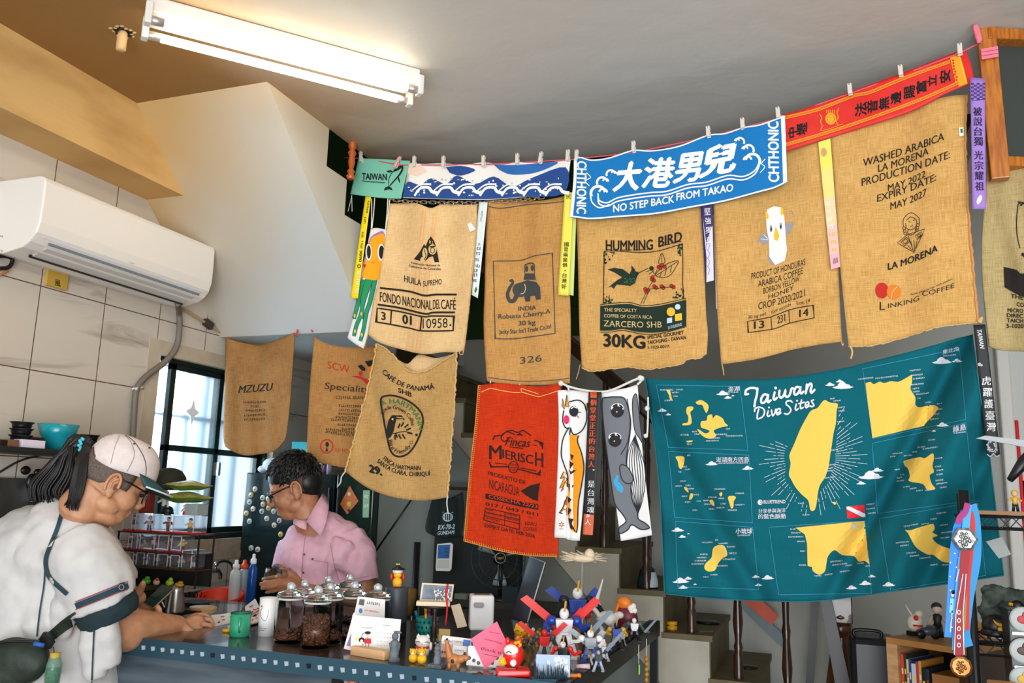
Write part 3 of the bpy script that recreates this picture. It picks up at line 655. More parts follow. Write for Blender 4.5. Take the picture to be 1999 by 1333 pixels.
# ---- sack with a white winged creature
c=Cloth([(1390,332),(1460,312),(1540,284),(1616,262)],ZC_((310,890),(480,866),(600,838),(700,810),(860,780),(985,765)),[(1390,332),(1395,480),(1400,603),(1408,711)],[(1616,262),(1632,420),(1640,600),(1644,667)],off=-0.006,
disp=folds((0.009,1.4,1.1,1,.7),(0.004,2.7,.4,1,.7)))
p=c.pr;M=c.M
poly_on(p,M,ZC_((560,80),(566,25),(600,8),(640,12),(660,60),(666,130),(670,200),(676,250),(664,310),(610,336),(578,290),(575,200),(562,130)),1)
poly_on(p,c.M2,ZC_((556,75),(556,26),(574,60),(572,78)),2);poly_on(p,c.M2,ZC_((640,55),(642,8),(656,20),(658,55)),2)
poly_on(p,c.M2,ZC_((613,120),(634,170),(624,200),(606,196),(602,168)),2)
for x,y in((587,132),(641,118)):disc_on(p,c.M2,ZC_(x,y),2.4,7,3);disc_on(p,c.M3,ZC_(x+1,y+4),1.2,3.6,4)
poly_on(p,M,ZC_((575,182),(548,150),(505,205),(530,203),(546,222),(575,206)),3);poly_on(p,M,ZC_((668,130),(676,100),(712,95),(700,140),(686,150),(668,182)),3);poly_on(p,M,ZC_((572,262),(580,300),(604,334),(580,325),(568,290)),3)
line_on(p,M,ZC_((690,30),(708,42),(714,66)),1.2,3);line_on(p,M,ZC_((494,132),(500,120)),1.2,3);line_on(p,c.M2,ZC_((530,190),(570,195)),1,1);line_on(p,c.M2,ZC_((545,165),(570,190)),1,1)
for w_,a,b,h in(('PRODUCT OF HONDURAS',(477,416),(778,334),12.5),('ARABICA COFFEE',(514,458),(765,382),12.5),('BORBON YELLOW',(543,496),(745,425),11.5),('HONEY',(572,524),(715,470),9),('CROP 2020/2021',(516,584),(775,508),13.5),('30 kg net',(458,634),(560,610),6),('EXP: 02/2026',(590,606),(698,560),5.5),('Lot.14',(730,555),(805,540),7)):text_on(p,M,w_,ZC_(*a),ZC_(*b),h,0,.004,bend=2)
line_on(p,M,[q[:2]for q in spline([(x,y,0)for x,y in ZC_((455,650),(585,625),(700,582),(822,560))],4)]+[q[:2]for q in spline([(x,y,0)for x,y in ZC_((828,630),(690,660),(600,692),(460,712))],4)],1.7,0,closed=True)
line_on(p,M,ZC_((586,625),(592,693)),1.5,0);line_on(p,M,ZC_((686,586),(690,660)),1.5,0)
for w_,a,b in(('13',(492,692),(548,685)),('231',(622,664),(665,648)),('14',(745,626),(795,618))):text_on(p,M,w_,ZC_(*a),ZC_(*b),14.5,0,.02)
o=c.build('burlap_sack','burlap sack with a white horned creature above lines of black lettering','sack',JUTE,[BLK,WHT,YEL,mat('grey_wing_print',(150,150,160),.8),BLKS],SG,0.006)
for x,y in((312,890),(980,765)):thread([c.M0(*ZC_(x,y-6),.003),c.M0(*ZC_(x+6,y+20),.005),c.M0(*ZC_(x+12,y+62 if x<500 else y+8),.004)],.0017,'loose_thread',JT,o)
# ---- sack with a braided woman emblem
c=Cloth(Z10((44,230),(200,175),(400,108),(560,80),(640,66),(712,62)),Z10((140,1275),(260,1270),(400,1235),(560,1185),(700,1165),(766,1160)),Z10((44,230),(70,500),(100,900),(140,1275)),Z10((712,62),(702,250),(716,600),(745,950),(766,1160)),off=0.0,
disp=folds((0.011,1.5,.2,.8,1),(0.005,3.0,1.2,.5,1.1)))
p=c.pr;M=c.M
for w_,a,b,h in(('WASHED ARABICA',(210,408),(600,278),15),('LA MORENA',(283,434),(525,348),14.5),('PRODUCTION DATE:',(203,502),(628,366),15),('MAY 2022',(330,526),(510,456),13),('EXPIRY DATE:',(278,578),(562,474),14),('MAY 2027',(342,616),(515,546),14)):text_on(p,M,w_,Z10(*a),Z10(*b),h,0,.012,bend=3)
for pts in(((405,700),(405,660),(440,630),(478,655),(480,690)),((415,680),(420,705),(440,712),(462,700),(468,668),(440,650),(418,668)),((428,712),(425,728),(440,738),(465,722),(462,705))):line_on(p,M,[q[:2]for q in spline([(x,y,0)for x,y in Z10(*pts)],5)],1.2,0)
for x,y in((408,705),(410,718),(413,730),(474,690),(472,703),(468,714)):ring_on(p,M,Z10(x,y),2.8,3,1,0,10)
line_on(p,M,Z10((375,775),(425,735),(455,822)),1.2,0,True);line_on(p,M,Z10((425,735),(508,708),(455,822)),1.2,0,True);line_on(p,M,Z10((392,770),(420,748),(434,768),(410,790)),1.2,0,True);line_on(p,M,Z10((400,769),(418,756),(426,767),(412,781)),1.2,0,True);line_on(p,M,Z10((462,740),(490,722),(496,738),(470,760)),1.2,0,True);line_on(p,M,Z10((470,741),(486,731),(489,739),(474,750)),1.2,0,True)
for a,b in(((440,770),(450,812)),((455,765),(458,812)),((424,785),(445,812)),((470,765),(462,805)),((430,672),(438,675)),((450,668),(460,664)),((436,697),(450,692))):line_on(p,M,Z10(a,b),1.1,0)
text_on(p,M,'LA MORENA',Z10(330,906),Z10(568,814),13,0,.03,bend=4)
disc_on(p,M,Z10(300,1005),13,15.5,1);disc_on(p,c.M2,Z10(358,1012),14,14.5,2);line_on(p,c.M3,[q[:2]for q in spline([(x,y,0)for x,y in Z10((345,1045),(352,1012),(375,985))],5)],1.4,3)
text_on(p,M,'L',Z10(290,1100),Z10(316,1098),16,0);text_on(p,M,'INKING',Z10(330,1090),Z10(480,1052),9,0,bend=2);text_on(p,M,'COFFEE',Z10(494,1032),Z10(650,990),9,0,bend=2);text_on(p,M,'From plant to cup with passion',Z10(440,1030),Z10(640,952),4,0,bend=2)
o=c.build('burlap_sack','burlap sack with a line-drawn woman in braids and two coffee beans','sack',JUTE,[BLK,REDI,ORI,SAND],SG,0.006)
selvedge(c,1,.0036,'selvedge',mat('reddish_twine',(204,140,84),.95),o);selvedge(c,2,.0022,'hem',JT,o)
q=MB();q.add([c.M0(*Z10(x,y),0.005)for x,y in((672,220),(694,218),(695,258),(674,262))],[(0,1,2,3)]);q.add([c.M0(*Z10(x,y),0.0062)for x,y in((678,226),(690,224),(690,246),(680,246))],[(0,1,2,3)],1);q.build('care_tag',[WHT,GRNI],o)
thread([c.M0(*Z10(146,1270),.003),c.M0(*Z10(158,1300),.005),c.M0(*Z10(150,1335),.004)],.003,'loose_thread',JT,o)
thread([c.M0(*Z10(766,1158),.004),c.M0(*Z10(782,1135),.006),c.M0(*Z10(775,1165),.006)],.004,'loose_thread',JT,o)
# ---- grey-green sack at the right edge
def pl_r(px,py,off):return hit(px,py,(-0.25,-0.97,0),Vector((-0.25,-0.97,0)).dot(Vector((0.55,2.72,0)))+off)
c=Cloth([(1928,316),(1960,318),(2000,328),(2090,330)],Z13((228,1195),(300,1216))+[(1999,686),(2090,690)],Z13((215,50),(205,200),(180,560),(190,850),(228,1195)),[(2090,330),(2086,500),(2090,690)],plane=pl_r,off=0.0,disp=plus(folds((0.012,1.3,2.4,.6,1)),ridges((.015,.25,.2,.45,.55,.1))))
p=c.pr;M=c.M
poly_on(p,M,Z13((315,700),(380,715),(460,735),(540,740),(540,880),(441,890),(380,862),(320,826)),0)
line_on(p,M,[q[:2]for q in spline([(x,y,0)for x,y in Z13((405,310),(396,400),(398,500),(416,585))],5)],2,0)
for k in range(10):disc_on(p,M,Z13(415+rr.uniform(-10,26),310+rr.uniform(-12,12)),2.4,1.5,0,7);disc_on(p,M,Z13(436+rr.uniform(-8,16),635+rr.uniform(-15,15)),2.4,3,0,7)
for w_,a,b,h in(('THE',(360,892),(436,905),8),('CO',(396,944),(440,950),8),('MICRO',(340,980),(436,985),7.4),('DIREC',(335,1012),(436,1017),7.4),('TAICH',(335,1043),(436,1048),7.4),('5-1020',(333,1078),(438,1080),8)):text_on(p,M,w_,Z13(*a),Z13(*b),h,0,.03)
c.build('burlap_sack','grey-green burlap sack at the right edge below the orange timber frame','sack',JUTE_G,[BLK],SG,0.006)
# ---- slack-mouthed sack with a toucan emblem, hung by its corners
c=Cloth(Z8((555,80),(620,115),(700,190),(760,262),(800,288),(860,295),(950,270),(1040,210),(1150,145)),Z8((320,1030),(450,1130),(560,1185),(700,1225),(860,1245),(980,1238),(1080,1220)),Z8((555,80),(500,350),(410,700),(320,1030)),Z8((1150,145),(1130,500),(1100,950),(1080,1220)),off=0.02,
disp=plus(folds((0.014,.9,.3,.6,1.1),(0.006,2.4,2,.6,1)),ridges((.03,.5,.1,.5,.35,.16),(-.014,.2,.15,.32,.5,.06),(.012,.1,.2,.05,.8,.07))),nu=44,nv=44)
p=c.pr;M=c.M
text_path(p,M,'CAFÉ DE PANAMÁ',[q[:2]for q in spline([(x,y,0)for x,y in Z8((590,290),(650,350),(760,405),(870,430),(985,412))],8)],9.2,0,.03)
text_on(p,M,'SHB',Z8(714,440),Z8(812,476),9,0,.03)
lg=[q[:2]for q in spline([(x,y,0)for x,y in Z8((585,492),(640,465),(720,475),(800,512),(870,572),(898,640),(885,725),(840,830),(780,900),(710,918),(660,880),(630,770),(602,620))],6,True)]
line_on(p,M,lg,3.6,0,True)
text_path(p,M,'A HARTMANN',[q[:2]for q in spline([(x,y,0)for x,y in Z8((592,545),(640,525),(720,530),(790,570),(835,620),(862,690),(866,720))],8)],9.5,1,.02,spread=.85)
text_path(p,M,'Shade Grown Coffee',[q[:2]for q in spline([(x,y,0)for x,y in Z8((606,610),(630,572),(700,568),(760,600),(800,650),(812,690))],8)],7.2,0,.02)
text_path(p,M,'Bird Friendly',[q[:2]for q in spline([(x,y,0)for x,y in Z8((640,800),(668,870),(720,895),(770,880),(808,840))],8)],7.2,0,.02)
poly_on(p,M,Z8((640,650),(665,612),(690,610),(700,640),(688,690),(680,730),(660,770),(634,790),(622,740)),0,6);poly_on(p,M,Z8((690,612),(740,612),(765,650),(740,640),(695,640)),0,6)
disc_on(p,c.M2,Z8(672,640),2,2,2);line_on(p,c.M2,Z8((700,625),(750,632)),1.2,2)
line_on(p,M,Z8((640,755),(760,730),(820,745)),1.6,0)
for x,y,a in((720,690,-1.2),(745,680,-1),(775,690,-.7),(790,715,-.4),(700,760,1.2),(725,770,1.1),(755,770,1),(690,775,1.5),(800,745,.2)):line_on(p,M,[(Z8(x,y)[0]-5*math.cos(a),Z8(x,y)[1]-5*math.sin(a)),Z8(x,y),(Z8(x,y)[0]+5*math.cos(a),Z8(x,y)[1]+5*math.sin(a))],3,0)
disc_on(p,M,Z8(850,757),2.6,2.6,0);ring_on(p,M,Z8(811,814),3,3,.9,0)
text_path(p,M,'FINCA HARTMANN',[q[:2]for q in spline([(x,y,0)for x,y in Z8((597,940),(660,985),(740,1015),(880,1020))],8)],8.6,0,.03)
text_path(p,M,'SANTA CLARA, CHIRIQUÍ',[q[:2]for q in spline([(x,y,0)for x,y in Z8((552,958),(620,1010),(720,1050),(830,1065),(952,1060))],8)],8.4,0,.03)
text_on(p,M,'29.',Z8(500,1032),Z8(592,1058),14,0,.07)
o=c.build('burlap_sack','slack-mouthed burlap sack with a round toucan emblem, rough fringed edges','sack',JUTE_N,[BLK,GRNI,SAND],SG,0.005)
selvedge(c,3,.0042,'selvedge',JT,o,.004);selvedge(c,1,.0042,'selvedge',JT,o,.004);selvedge(c,0,.003,'mouth_hem',JT,o,.002)
k2=Cloth(Z8((700,190),(780,230),(835,180),(880,158),(1000,185),(1150,145)),Z8((700,210),(790,310),(860,330),(960,320),(1060,270),(1148,180)),off=-0.03,disp=folds((.01,1,0,1,1)),nu=20,nv=6)
k2.mb.build('back_panel',JUTE_P,o,solid=.004)
thread([c.M0(*Z8(322,1028),.003),c.M0(*Z8(292,1070),.008),c.M0(*Z8(285,1110),.008),c.M0(*Z8(262,1142),.006)],.0026,'loose_thread',WR,o);thread([c.M0(*Z8(1080,1215),.003),c.M0(*Z8(1076,1270),.008),c.M0(*Z8(1086,1345),.008)],.0024,'loose_thread',WR,o)
# ---- two sacks taped under the stair soffit
def pl_s(px,py,off):return ony(px,py,3.14-off)
c=Cloth(Z2((1258,682),(1330,705),(1430,722),(1520,705),(1600,672),(1643,655)),[(440,872),(456,882),(480,889),(508,886),(536,880),(553,862)],[(440.5,658.8),(438,770),(436,850),(440,872)],[(575,649),(572,700),(566,780),(558,850),(553,862)],plane=pl_s,disp=plus(folds((.012,1.2,1.2,1,.5),(.004,3.4,0,1,1)),ridges((-.02,.5,.05,.9,-.05,.08))))
p=c.pr;M=c.M
text_on(p,M,'MZUZU',Z2(1328,993),Z2(1512,977),14.5,0,.02,shear=.25)
for a,b in(((1358,1050),(1482,1046)),((1400,1072),(1450,1070)),((1370,1096),(1478,1092)),((1362,1122),(1480,1116)),((1362,1146),(1482,1140))):scribble(p,M,Z2(*a),Z2(*b),4.2,0)
c.build('burlap_sack','brown burlap sack hanging in front of the window with one bold word','sack',JUTE_D,[BLK],SG,0.005)
for k,(x,y)in enumerate(((1665,630),(1725,605))):
 q=MB();b0=c.M0(*Z2(x,y),0.0);q.tube(spline([c.M0(*Z2(x-14 if k==0 else x+18,y+45),.01),b0+Vector((0,-.004,0)),c.M0(*Z2(x+(10 if k==0 else-20),y-22),-.01)],4),[.004]*9,6);tag(q.build('red_string',mat('red_string',(206,60,80),.8)),('short red string holding the brown sack by the window' if k==0 else 'short red string holding the sack with red capitals'),'string')
c=Cloth(Z8((90,25),(150,65),(250,95),(400,105),(530,95),(640,110)),Z8((30,940),(130,965),(330,1005),(560,1030)),Z8((90,25),(60,350),(40,700),(30,940)),Z8((640,110),(600,600),(560,1030)),plane=lambda x,y,o_:ony(x,y,3.16-o_),disp=folds((.01,1.1,.4,1,.6),(.004,2.8,1,1,1)))
p=c.pr;M=c.M
text_on(p,M,'SCW',Z8(188,262),Z8(352,298),14,1);text_on(p,M,'Speciality',Z8(165,415),Z8(500,445),13,0,-.012,shear=.15)
text_on(p,M,'COFFEE BEANS',Z8(250,490),Z8(470,492),6,0)
for k,(a,b)in enumerate((((272,548),(450,556)),((276,580),(440,588)),((270,608),(440,614)),((248,632),(430,642)),((212,652),(430,665)),((262,690),(420,695)),((292,722),(420,724)),((175,722),(400,752)),((170,742),(400,774)))):scribble(p,M,Z8(*a),Z8(*b),4.8,0)
ring_on(p,M,Z8(182,842),12,13,2.4,1);disc_on(p,M,Z8(185,828),3.4,5,0);poly_on(p,M,Z8((172,880),(182,845),(192,878)),0,5)
text_on(p,M,'DO NOT',Z8(243,878),Z8(358,890),6,1)
poly_on(p,M,Z8((410,245),(440,235),(470,260),(468,282),(445,280)),0,6);poly_on(p,M,Z8((465,210),(530,200),(520,245),(490,250)),0,6);disc_on(p,M,Z8(434,300),4,5,1);poly_on(p,M,Z8((360,318),(430,320),(520,360),(490,390),(440,345)),1,6);poly_on(p,M,Z8((478,255),(530,250),(520,310),(490,300)),2,6)
c.build('burlap_sack','brown burlap sack with three red capitals hanging behind the toucan sack','sack',cloth_mat('dark_tan_jute',(186,136,80),(142,96,48)),[BLK,REDI,ORI],SG,0.005)
# ---- red sack
c=Cloth(Z9((125,45),(210,34),(300,30),(425,42),(580,52),(720,30)),Z9((20,1170),(150,1205),(300,1245),(500,1275),(698,1282)),Z9((125,45),(100,350),(60,700),(20,1170)),Z9((720,30),(712,500),(698,1282)),off=0.008,disp=folds((.010,1.1,.7,1,.8),(.003,3.2,1,.5,1)))
p=c.pr;M=c.M
for row in(((145,94),(180,78),(215,65),(300,84),(390,98),(430,96)),((434,66),(437,92),(500,112),(560,128),(640,105),(705,82)),((434,66),(560,108))):line_on(p,M,Z9(*row),1.3,1)
def L9(pts,w,m=0,sp=True,closed=False):line_on(p,M,[q[:2]for q in spline([(x,y,0)for x,y in Z9(*pts)],5,closed)]if sp else Z9(*pts),w,m,closed)
L9(((232,440),(240,412),(290,405)),2.4,sp=False);L9(((292,405),(330,378),(370,372),(410,385),(450,372),(505,408)),2);L9(((530,440),(592,462),(588,505)),2.4,sp=False);L9(((205,598),(215,635),(340,632)),2.4,sp=False);L9(((418,650),(570,694),(573,655)),2.4,sp=False)
poly_on(p,M,Z9((558,455),(592,460),(590,500)),0);poly_on(p,M,Z9((205,600),(230,635),(212,632)),0);poly_on(p,M,Z9((545,685),(572,692),(573,660)),0);poly_on(p,M,Z9((395,405),(425,388),(450,408)),0)
text_on(p,M,'Fincas',Z9(318,478),Z9(492,492),17,0,.015,shear=.3);L9(((385,400),(330,380),(290,420),(310,450),(350,430)),2.2)
text_on(p,M,'M',Z9(205,578),Z9(292,578),27,0,.015);text_on(p,M,'IERISC',Z9(300,568),Z9(520,612),17,0,.02,bend=1);text_on(p,M,'H',Z9(536,628),Z9(592,636),28,0,.015)
L9(((350,490),(450,500)),1.6);L9(((245,606),(335,616)),1.6);L9(((430,640),(545,664)),1.6);L9(((520,474),(548,480)),1.6)
ring_on(p,M,Z9(378,636),9.5,11,1.8,0);scribble(p,M,Z9(352,622),Z9(404,628),4,0);scribble(p,M,Z9(356,662),Z9(400,666),4,0);L9(((345,636),(412,642)),1.2)
text_on(p,M,'PRODUCTO DE',Z9(196,692),Z9(466,762),7.4,0,.02);text_on(p,M,'NICARAGUA',Z9(205,790),Z9(420,848),18.5,0,0)
poly_on(p,M,Z9((430,808),(470,785),(500,768),(570,750),(560,820),(555,880),(520,872),(490,852),(470,840)),0)
poly_on(p,M,Z9((178,825),(300,852),(430,884),(560,905),(558,945),(430,922),(300,890),(175,862)),0);text_on(p,c.M2,'COSECHA 22/23',Z9(200,858),Z9(552,934),6.6,2,.02)
text_on(p,M,'017 / 043 / 011',Z9(178,912),Z9(556,992),6.6,0,.02)
L9(((175,930),(425,985),(420,1088),(165,1018)),1.6,sp=False,closed=True);L9(((170,958),(424,1015)),1.4,sp=False);L9(((168,985),(422,1045)),1.4,sp=False);L9(((318,962),(314,1060)),1.4,sp=False)
for a,b in(((180,945),(230,956)),((180,972),(300,998)),((178,1006),(280,1032)),((325,978),(400,996)),((325,1010),(415,1030))):scribble(p,M,Z9(*a),Z9(*b),3.4,0)
text_on(p,M,'HARU',Z9(462,1056),Z9(545,1062),7.4,0,-.005);text_on(p,M,'COFFEE',Z9(450,1094),Z9(547,1100),7,0,-.005);text_on(p,M,'EXPIRY DATE: FEB 2026',Z9(170,1068),Z9(532,1148),7.2,0,.02)
scribble(p,M,Z9(488,1005),Z9(522,1012),3.4,0)
o=c.build('burlap_sack','red dyed burlap sack with black lettering and yellow blanket-stitched edges','sack',JUTE_R,[mat('black_ink_on_red',(44,18,16),.9),mat('cream_stitch',(240,186,110),.9),mat('red_letter',(206,60,26),.9)],SG,0.005)
q=MB()
for side in(3,2):
 e=walk([(v_.x,v_.y)for v_ in c.edge[side]],78 if side==3 else 52)
 for i in range(len(e)-1):
  a,b=e[i],e[i+1];d=(b-a).normalized();nn=Vector((d.y,-d.x))*(1 if side==2 else 1)
  if side==2:nn=Vector((0,-1))
  else:nn=Vector((1,0))
  q.tube([c.M0(a.x,a.y,.003),c.M0(b.x,b.y,.003)],.0016,5);t=a+nn*5.0;q.tube([c.M0(a.x,a.y,.003),c.M0(t.x,t.y,.003)],.0013,5)
q.build('blanket_stitching',mat('yellow_stitch',(236,160,60),.9),o)
thread([c.M0(*Z9(700,1278),.003),c.M0(*Z9(702,1320),.008),c.M0(*Z9(706,1352),.006)],.0016,'loose_thread',mat('dark_twine',(96,70,50),.9),o)
# ================================================================ towels, banner, streamers, flag, strips, line and pegs
# ---- mint towel
def SP(fn,*pts,n=6,closed=False):return[q[:2]for q in spline([(x,y,0)for x,y in fn(*pts)],n,closed)]
c=Cloth(ZA((165,190),(200,192),(300,196),(445,205)),ZA((120,385),(250,402),(330,408),(395,410)),ZA((165,190),(145,280),(120,385)),ZA((445,205),(420,300),(395,410)),off=.03,disp=folds((.006,.9,.4,.6,1)))
p=c.pr;M=c.M
text_on(p,M,'TAIWAN',ZW(160,262),ZW(368,268),12.5,0,.035);line_on(p,M,ZW((155,272),(250,280),(355,288)),1.0,0);scribble(p,M,ZW(165,284),ZW(350,296),1.6,0)
line_on(p,M,SP(ZW,(500,142),(450,165),(400,225),(385,275),(388,320)),(1.6,1.2),0);line_on(p,M,SP(ZW,(500,142),(500,180),(470,230),(430,275),(395,315)),(4,2),0);poly_on(p,M,SP(ZW,(500,142),(455,160),(420,195),(450,190),(480,175),(500,160),n=4),0)
poly_on(p,M,ZW((365,190),(405,182),(420,196),(385,205)),0);poly_on(p,M,ZW((455,235),(468,232),(482,275),(476,292)),0);poly_on(p,M,ZW((380,320),(395,320),(410,335),(418,355),(388,345),(345,356),(355,330)),0)
o=c.build('small_towel','small mint green towel with a black whale drawing','towel',mat('mint_cloth',(122,196,170),.9,bump=.15,bscale=400),[BLKS],None,.003)
for dx in(-4,3):thread([c.M0(*ZW(72,395),.002),c.M0(*ZW(70+dx,430),.006),c.M0(*ZW(60+dx*5,535),.004)],.0014,'tie_string',WR,o)
# ---- long towel with a plain sea-and-foam pattern
c=Cloth(ZA((440,215),(520,222),(625,218),(740,228),(840,212),(940,225),(1030,212),(1160,215),(1250,208),(1315,200)),ZA((405,405),(600,412),(850,416),(1050,402),(1275,385)),ZA((440,215),(425,300),(405,405)),ZA((1315,200),(1300,300),(1275,385)),off=.026,disp=folds((.006,3.2,.4,1,.6)))
p=c.pr;M=c.M
poly_on(p,M,SP(ZA,(405,402),(430,320),(500,335),(560,300),(640,330),(700,285),(800,330),(900,290),(1000,345),(1100,300),(1290,240),(1275,384),(1050,400),(850,413),(600,410),n=4),0)
for k in range(7):
 x=470+k*118;line_on(p,c.M2,SP(ZA,(x,395),(x+30,355),(x+75,350),(x+95,372),(x+130,380)),(4,7),1)
 line_on(p,c.M2,SP(ZA,(x-20,372),(x+30,335),(x+90,332)),(2,4),1)
for k in range(70):
 x=rr.uniform(430,1270);y=rr.uniform(300,395);disc_on(p,c.M3,ZA(x,y),rr.uniform(.8,3),rr.uniform(.8,2.4),rr.choice((1,1,3)),7)
poly_on(p,M,SP(ZA,(640,240),(720,232),(800,255),(720,285),(660,270),n=4),0);poly_on(p,M,SP(ZA,(900,226),(1000,228),(1150,218),(1250,214),(1130,268),(1000,280),(930,255),n=4),2)
poly_on(p,M,ZA((442,222),(500,224),(540,262),(480,290),(432,270)),4)
c.build('long_towel','long white and blue towel with a foamy sea pattern','towel',mat('white_towelling',(236,232,226),.9),[mat('navy_print',(34,72,140),.85),WHT,mat('mid_blue_print',(42,104,176),.85),mat('pale_grey_print',(176,182,190),.85),mat('pale_peach_print',(238,206,188),.85)],None,.003)
# ---- blue towel
c=Cloth(ZT((90,400),(140,378),(240,405),(400,385),(605,320),(760,325),(1000,285),(1250,190),(1400,175),(1560,122),(1700,100),(1870,40),(1920,25)),ZT((55,905),(150,915),(240,925),(500,905),(800,880),(1100,825),(1400,770),(1700,690),(1830,655),(1940,600)),ZT((90,400),(85,600),(55,905)),ZT((1920,25),(1930,300),(1940,600)),off=.034,disp=folds((.008,2.5,.4,1,.5),(.004,1.1,0,.5,1)),nu=50)
p=c.pr;M=c.M
e0,e1,e2,e3=c.edge;ins=lambda e,dx,dy:[(q.x+dx,q.y+dy)for q in e]
for e,dx,dy,w_ in((e0,0,1.6,2.6),(e2,0,-1.8,3),(e3,3,0,6),(e1,-4,0,8)):line_on(p,M,ins(e,dx,dy),w_,0)
for ch,a,b,h,bd in(('大',(430,680),(640,665),54,.05),('港',(675,650),(925,640),56,.04),('男',(950,610),(1165,585),54,.04),('兒',(1175,565),(1470,505),56,.05)):text_on(p,M,ch,ZT(*a),ZT(*b),h,0,bd,shear=.22)
for o_ in(0,30):line_on(p,M,SP(ZT,(300,700+o_),(310,760+o_),(380,780+o_),(470,738+o_),(620,710+o_),(760,692+o_),(900,680+o_),(1080,622+o_),(1240,602+o_),(1420,545+o_),(1560,552+o_),(1660,500+o_),(1700,420+o_)),2.8,0)
def swirl(cx,cy,r,sx):
 for k,(dx,dy,q_)in enumerate(((0,0,1.0),(35,-95,.72),(110,-165,.6))):
  x,y=cx+sx*dx,cy+dy;a=[(x+sx*r*q_*(math.cos(t)),y-r*q_*math.sin(t))for t in[0.2+i*.42 for i in range(9)]]
  line_on(p,M,SP(ZT,*a),4.2*q_+1.2,0);a=[(x+sx*(r*.7*q_+r*.55*q_*math.cos(t)),y-r*.15-r*.5*q_*math.sin(t))for t in[0+i*.5 for i in range(7)]];line_on(p,M,SP(ZT,*a),3*q_+1,0)
swirl(300,700,62,1);swirl(1640,420,62,-1)
line_on(p,M,SP(ZT,(232,690),(245,770),(290,815),(330,822),(400,795)),2.6,0)
text_on(p,M,'NO STEP BACK',ZT(432,862),ZT(958,778),14,0,.03);text_on(p,M,'FROM TAKAO',ZT(980,762),ZT(1470,678),14,0,.03)
text_on(p,M,'CHTHONIC',ZT(120,420),ZT(115,872),18,0,.035,up=(1,.05));text_on(p,M,'CHTHONIC',ZT(1868,600),ZT(1862,78),20,0,.035,up=(-1,-.02))
line_on(p,M,SP(ZT,(200,520),(235,560),(200,580)),1.6,0);line_on(p,M,SP(ZT,(190,600),(225,635)),1.6,0);line_on(p,M,SP(ZT,(1750,400),(1718,440),(1745,470),(1705,520)),1.6,0)
c.build('long_towel','bright blue towel with white brushed characters and wave borders','towel',mat('blue_towelling',(10,112,180),.9,c2=(16,122,190),nscale=300,bump=.2,bscale=700),[WHT],None,.004)
# ---- red temple banner
c=Cloth(ZR((60,690),(300,625),(740,460),(1215,290),(1700,100),(1790,90)),ZR((80,1035),(500,905),(900,780),(1290,650),(1620,480),(1870,385)),ZR((60,690),(80,1035)),ZR((1790,90),(1840,230),(1870,385)),off=.022,disp=folds((.005,2,.4,1,.8)),nu=48,nv=12)
p=c.pr;M=c.M
for a,b in((SP(ZR,(90,715),(400,640),(740,510),(900,475),(1215,345),(1640,190)),0),(SP(ZR,(110,965),(400,880),(700,785),(1000,680),(1400,530),(1720,385)),0)):
 line_on(p,M,a,6.2,1)
 w_=walk(a,86)
 for i in range(len(w_)-1):
  ring_on(p,c.M2,w_[i].lerp(w_[i+1],.5),1.6,1.7,.7,2,6)
poly_on(p,M,ZR((1690,112),(1725,102),(1765,240),(1805,395),(1720,425),(1700,260),(1680,180)),1)
line_on(p,c.M2,ZR((1716,105),(1755,250),(1792,400)),1.6,3);poly_on(p,M,ZR((1640,150),(1690,130),(1735,400),(1690,380)),1)
for k in range(8):disc_on(p,c.M2,ZR(1665+k*5+rr.uniform(-8,8),180+k*26),2.2,2.2,2,7)
for ch,x,y,s_ in(('中',172,845,19),('壢',262,812,23),('法',810,628,26),('音',915,600,24),('無',1024,572,23),('邊',1135,522,23),('賜',1262,468,24),('富',1372,420,23),('立',1470,365,20),('安',1592,322,24)):
 X,Y=ZR(x,y);s2=s_*.46
 text_on(p,M,ch,(X+s2,Y+s2*1.0),(X+s2,Y-s2*1.15),s2*1.9,0,.03,up=(-1,.2))
ring_on(p,M,ZR(532,722),9,10,3.4,1);disc_on(p,M,ZR(532,722),6.5,8,1)
for k in range(5):line_on(p,M,ZR((495+k*18,672),(492+k*18,640)),1.4,1)
for x,s_ in((430,1),(608,-1)):line_on(p,M,ZR((x,680-(s_<0)*60),(x+20*s_,715-(s_<0)*50),(x+5*s_,750-(s_<0)*40),(x+25*s_,790-(s_<0)*40),(x+8*s_,830-(s_<0)*50)),1.6,1)
line_on(p,M,ZR((440,835),(520,815),(640,770)),1.0,1)
c.build('temple_banner','long red banner with yellow borders and sideways black characters','banner',mat('red_satin',(214,34,26),.55,c2=(224,44,32),nscale=20),[BLKS,mat('orange_yellow_embroidery',(240,160,30),.7),mat('red_thread',(206,40,26),.7),mat('bright_yellow_thread',(250,214,60),.7)],None,.003)
# ---- narrow ribbon strips
RG='printed ribbon strips hanging between the sacks'
def strip(pts,label,m,off,inks=None,fn=None,amp=.003):
 c=Cloth([pts[0],pts[1]],[pts[3],pts[2]],off=off,disp=lambda u,v:amp*math.sin(5*v+1),nu=4,nv=24)
 if fn:fn(c.pr,c)
 return c.build('ribbon_strip',label,'ribbon',m,inks or[BLKS],RG,.0015),c
YR=mat('yellow_ribbon',(242,214,20),.55);YR2=mat('lemon_ribbon',(236,226,84),.6)
def f1(p,c):
 text_on(p,c.M,'0606',Z4(190,545),Z4(196,455),5,0,.02);ring_on(p,c.M,Z4(170,580),3,3,1.4,0)
 for y0,y1 in((40,150),(180,235),(300,345),(370,440)):
  x=245-(y0-20)*.145;scribble(p,c.M,Z4(x,y1),Z4(x+(y1-y0)*.145,y0),4,0)
 scribble(p,c.M,Z4(160,800),Z4(180,620),5.5,1)
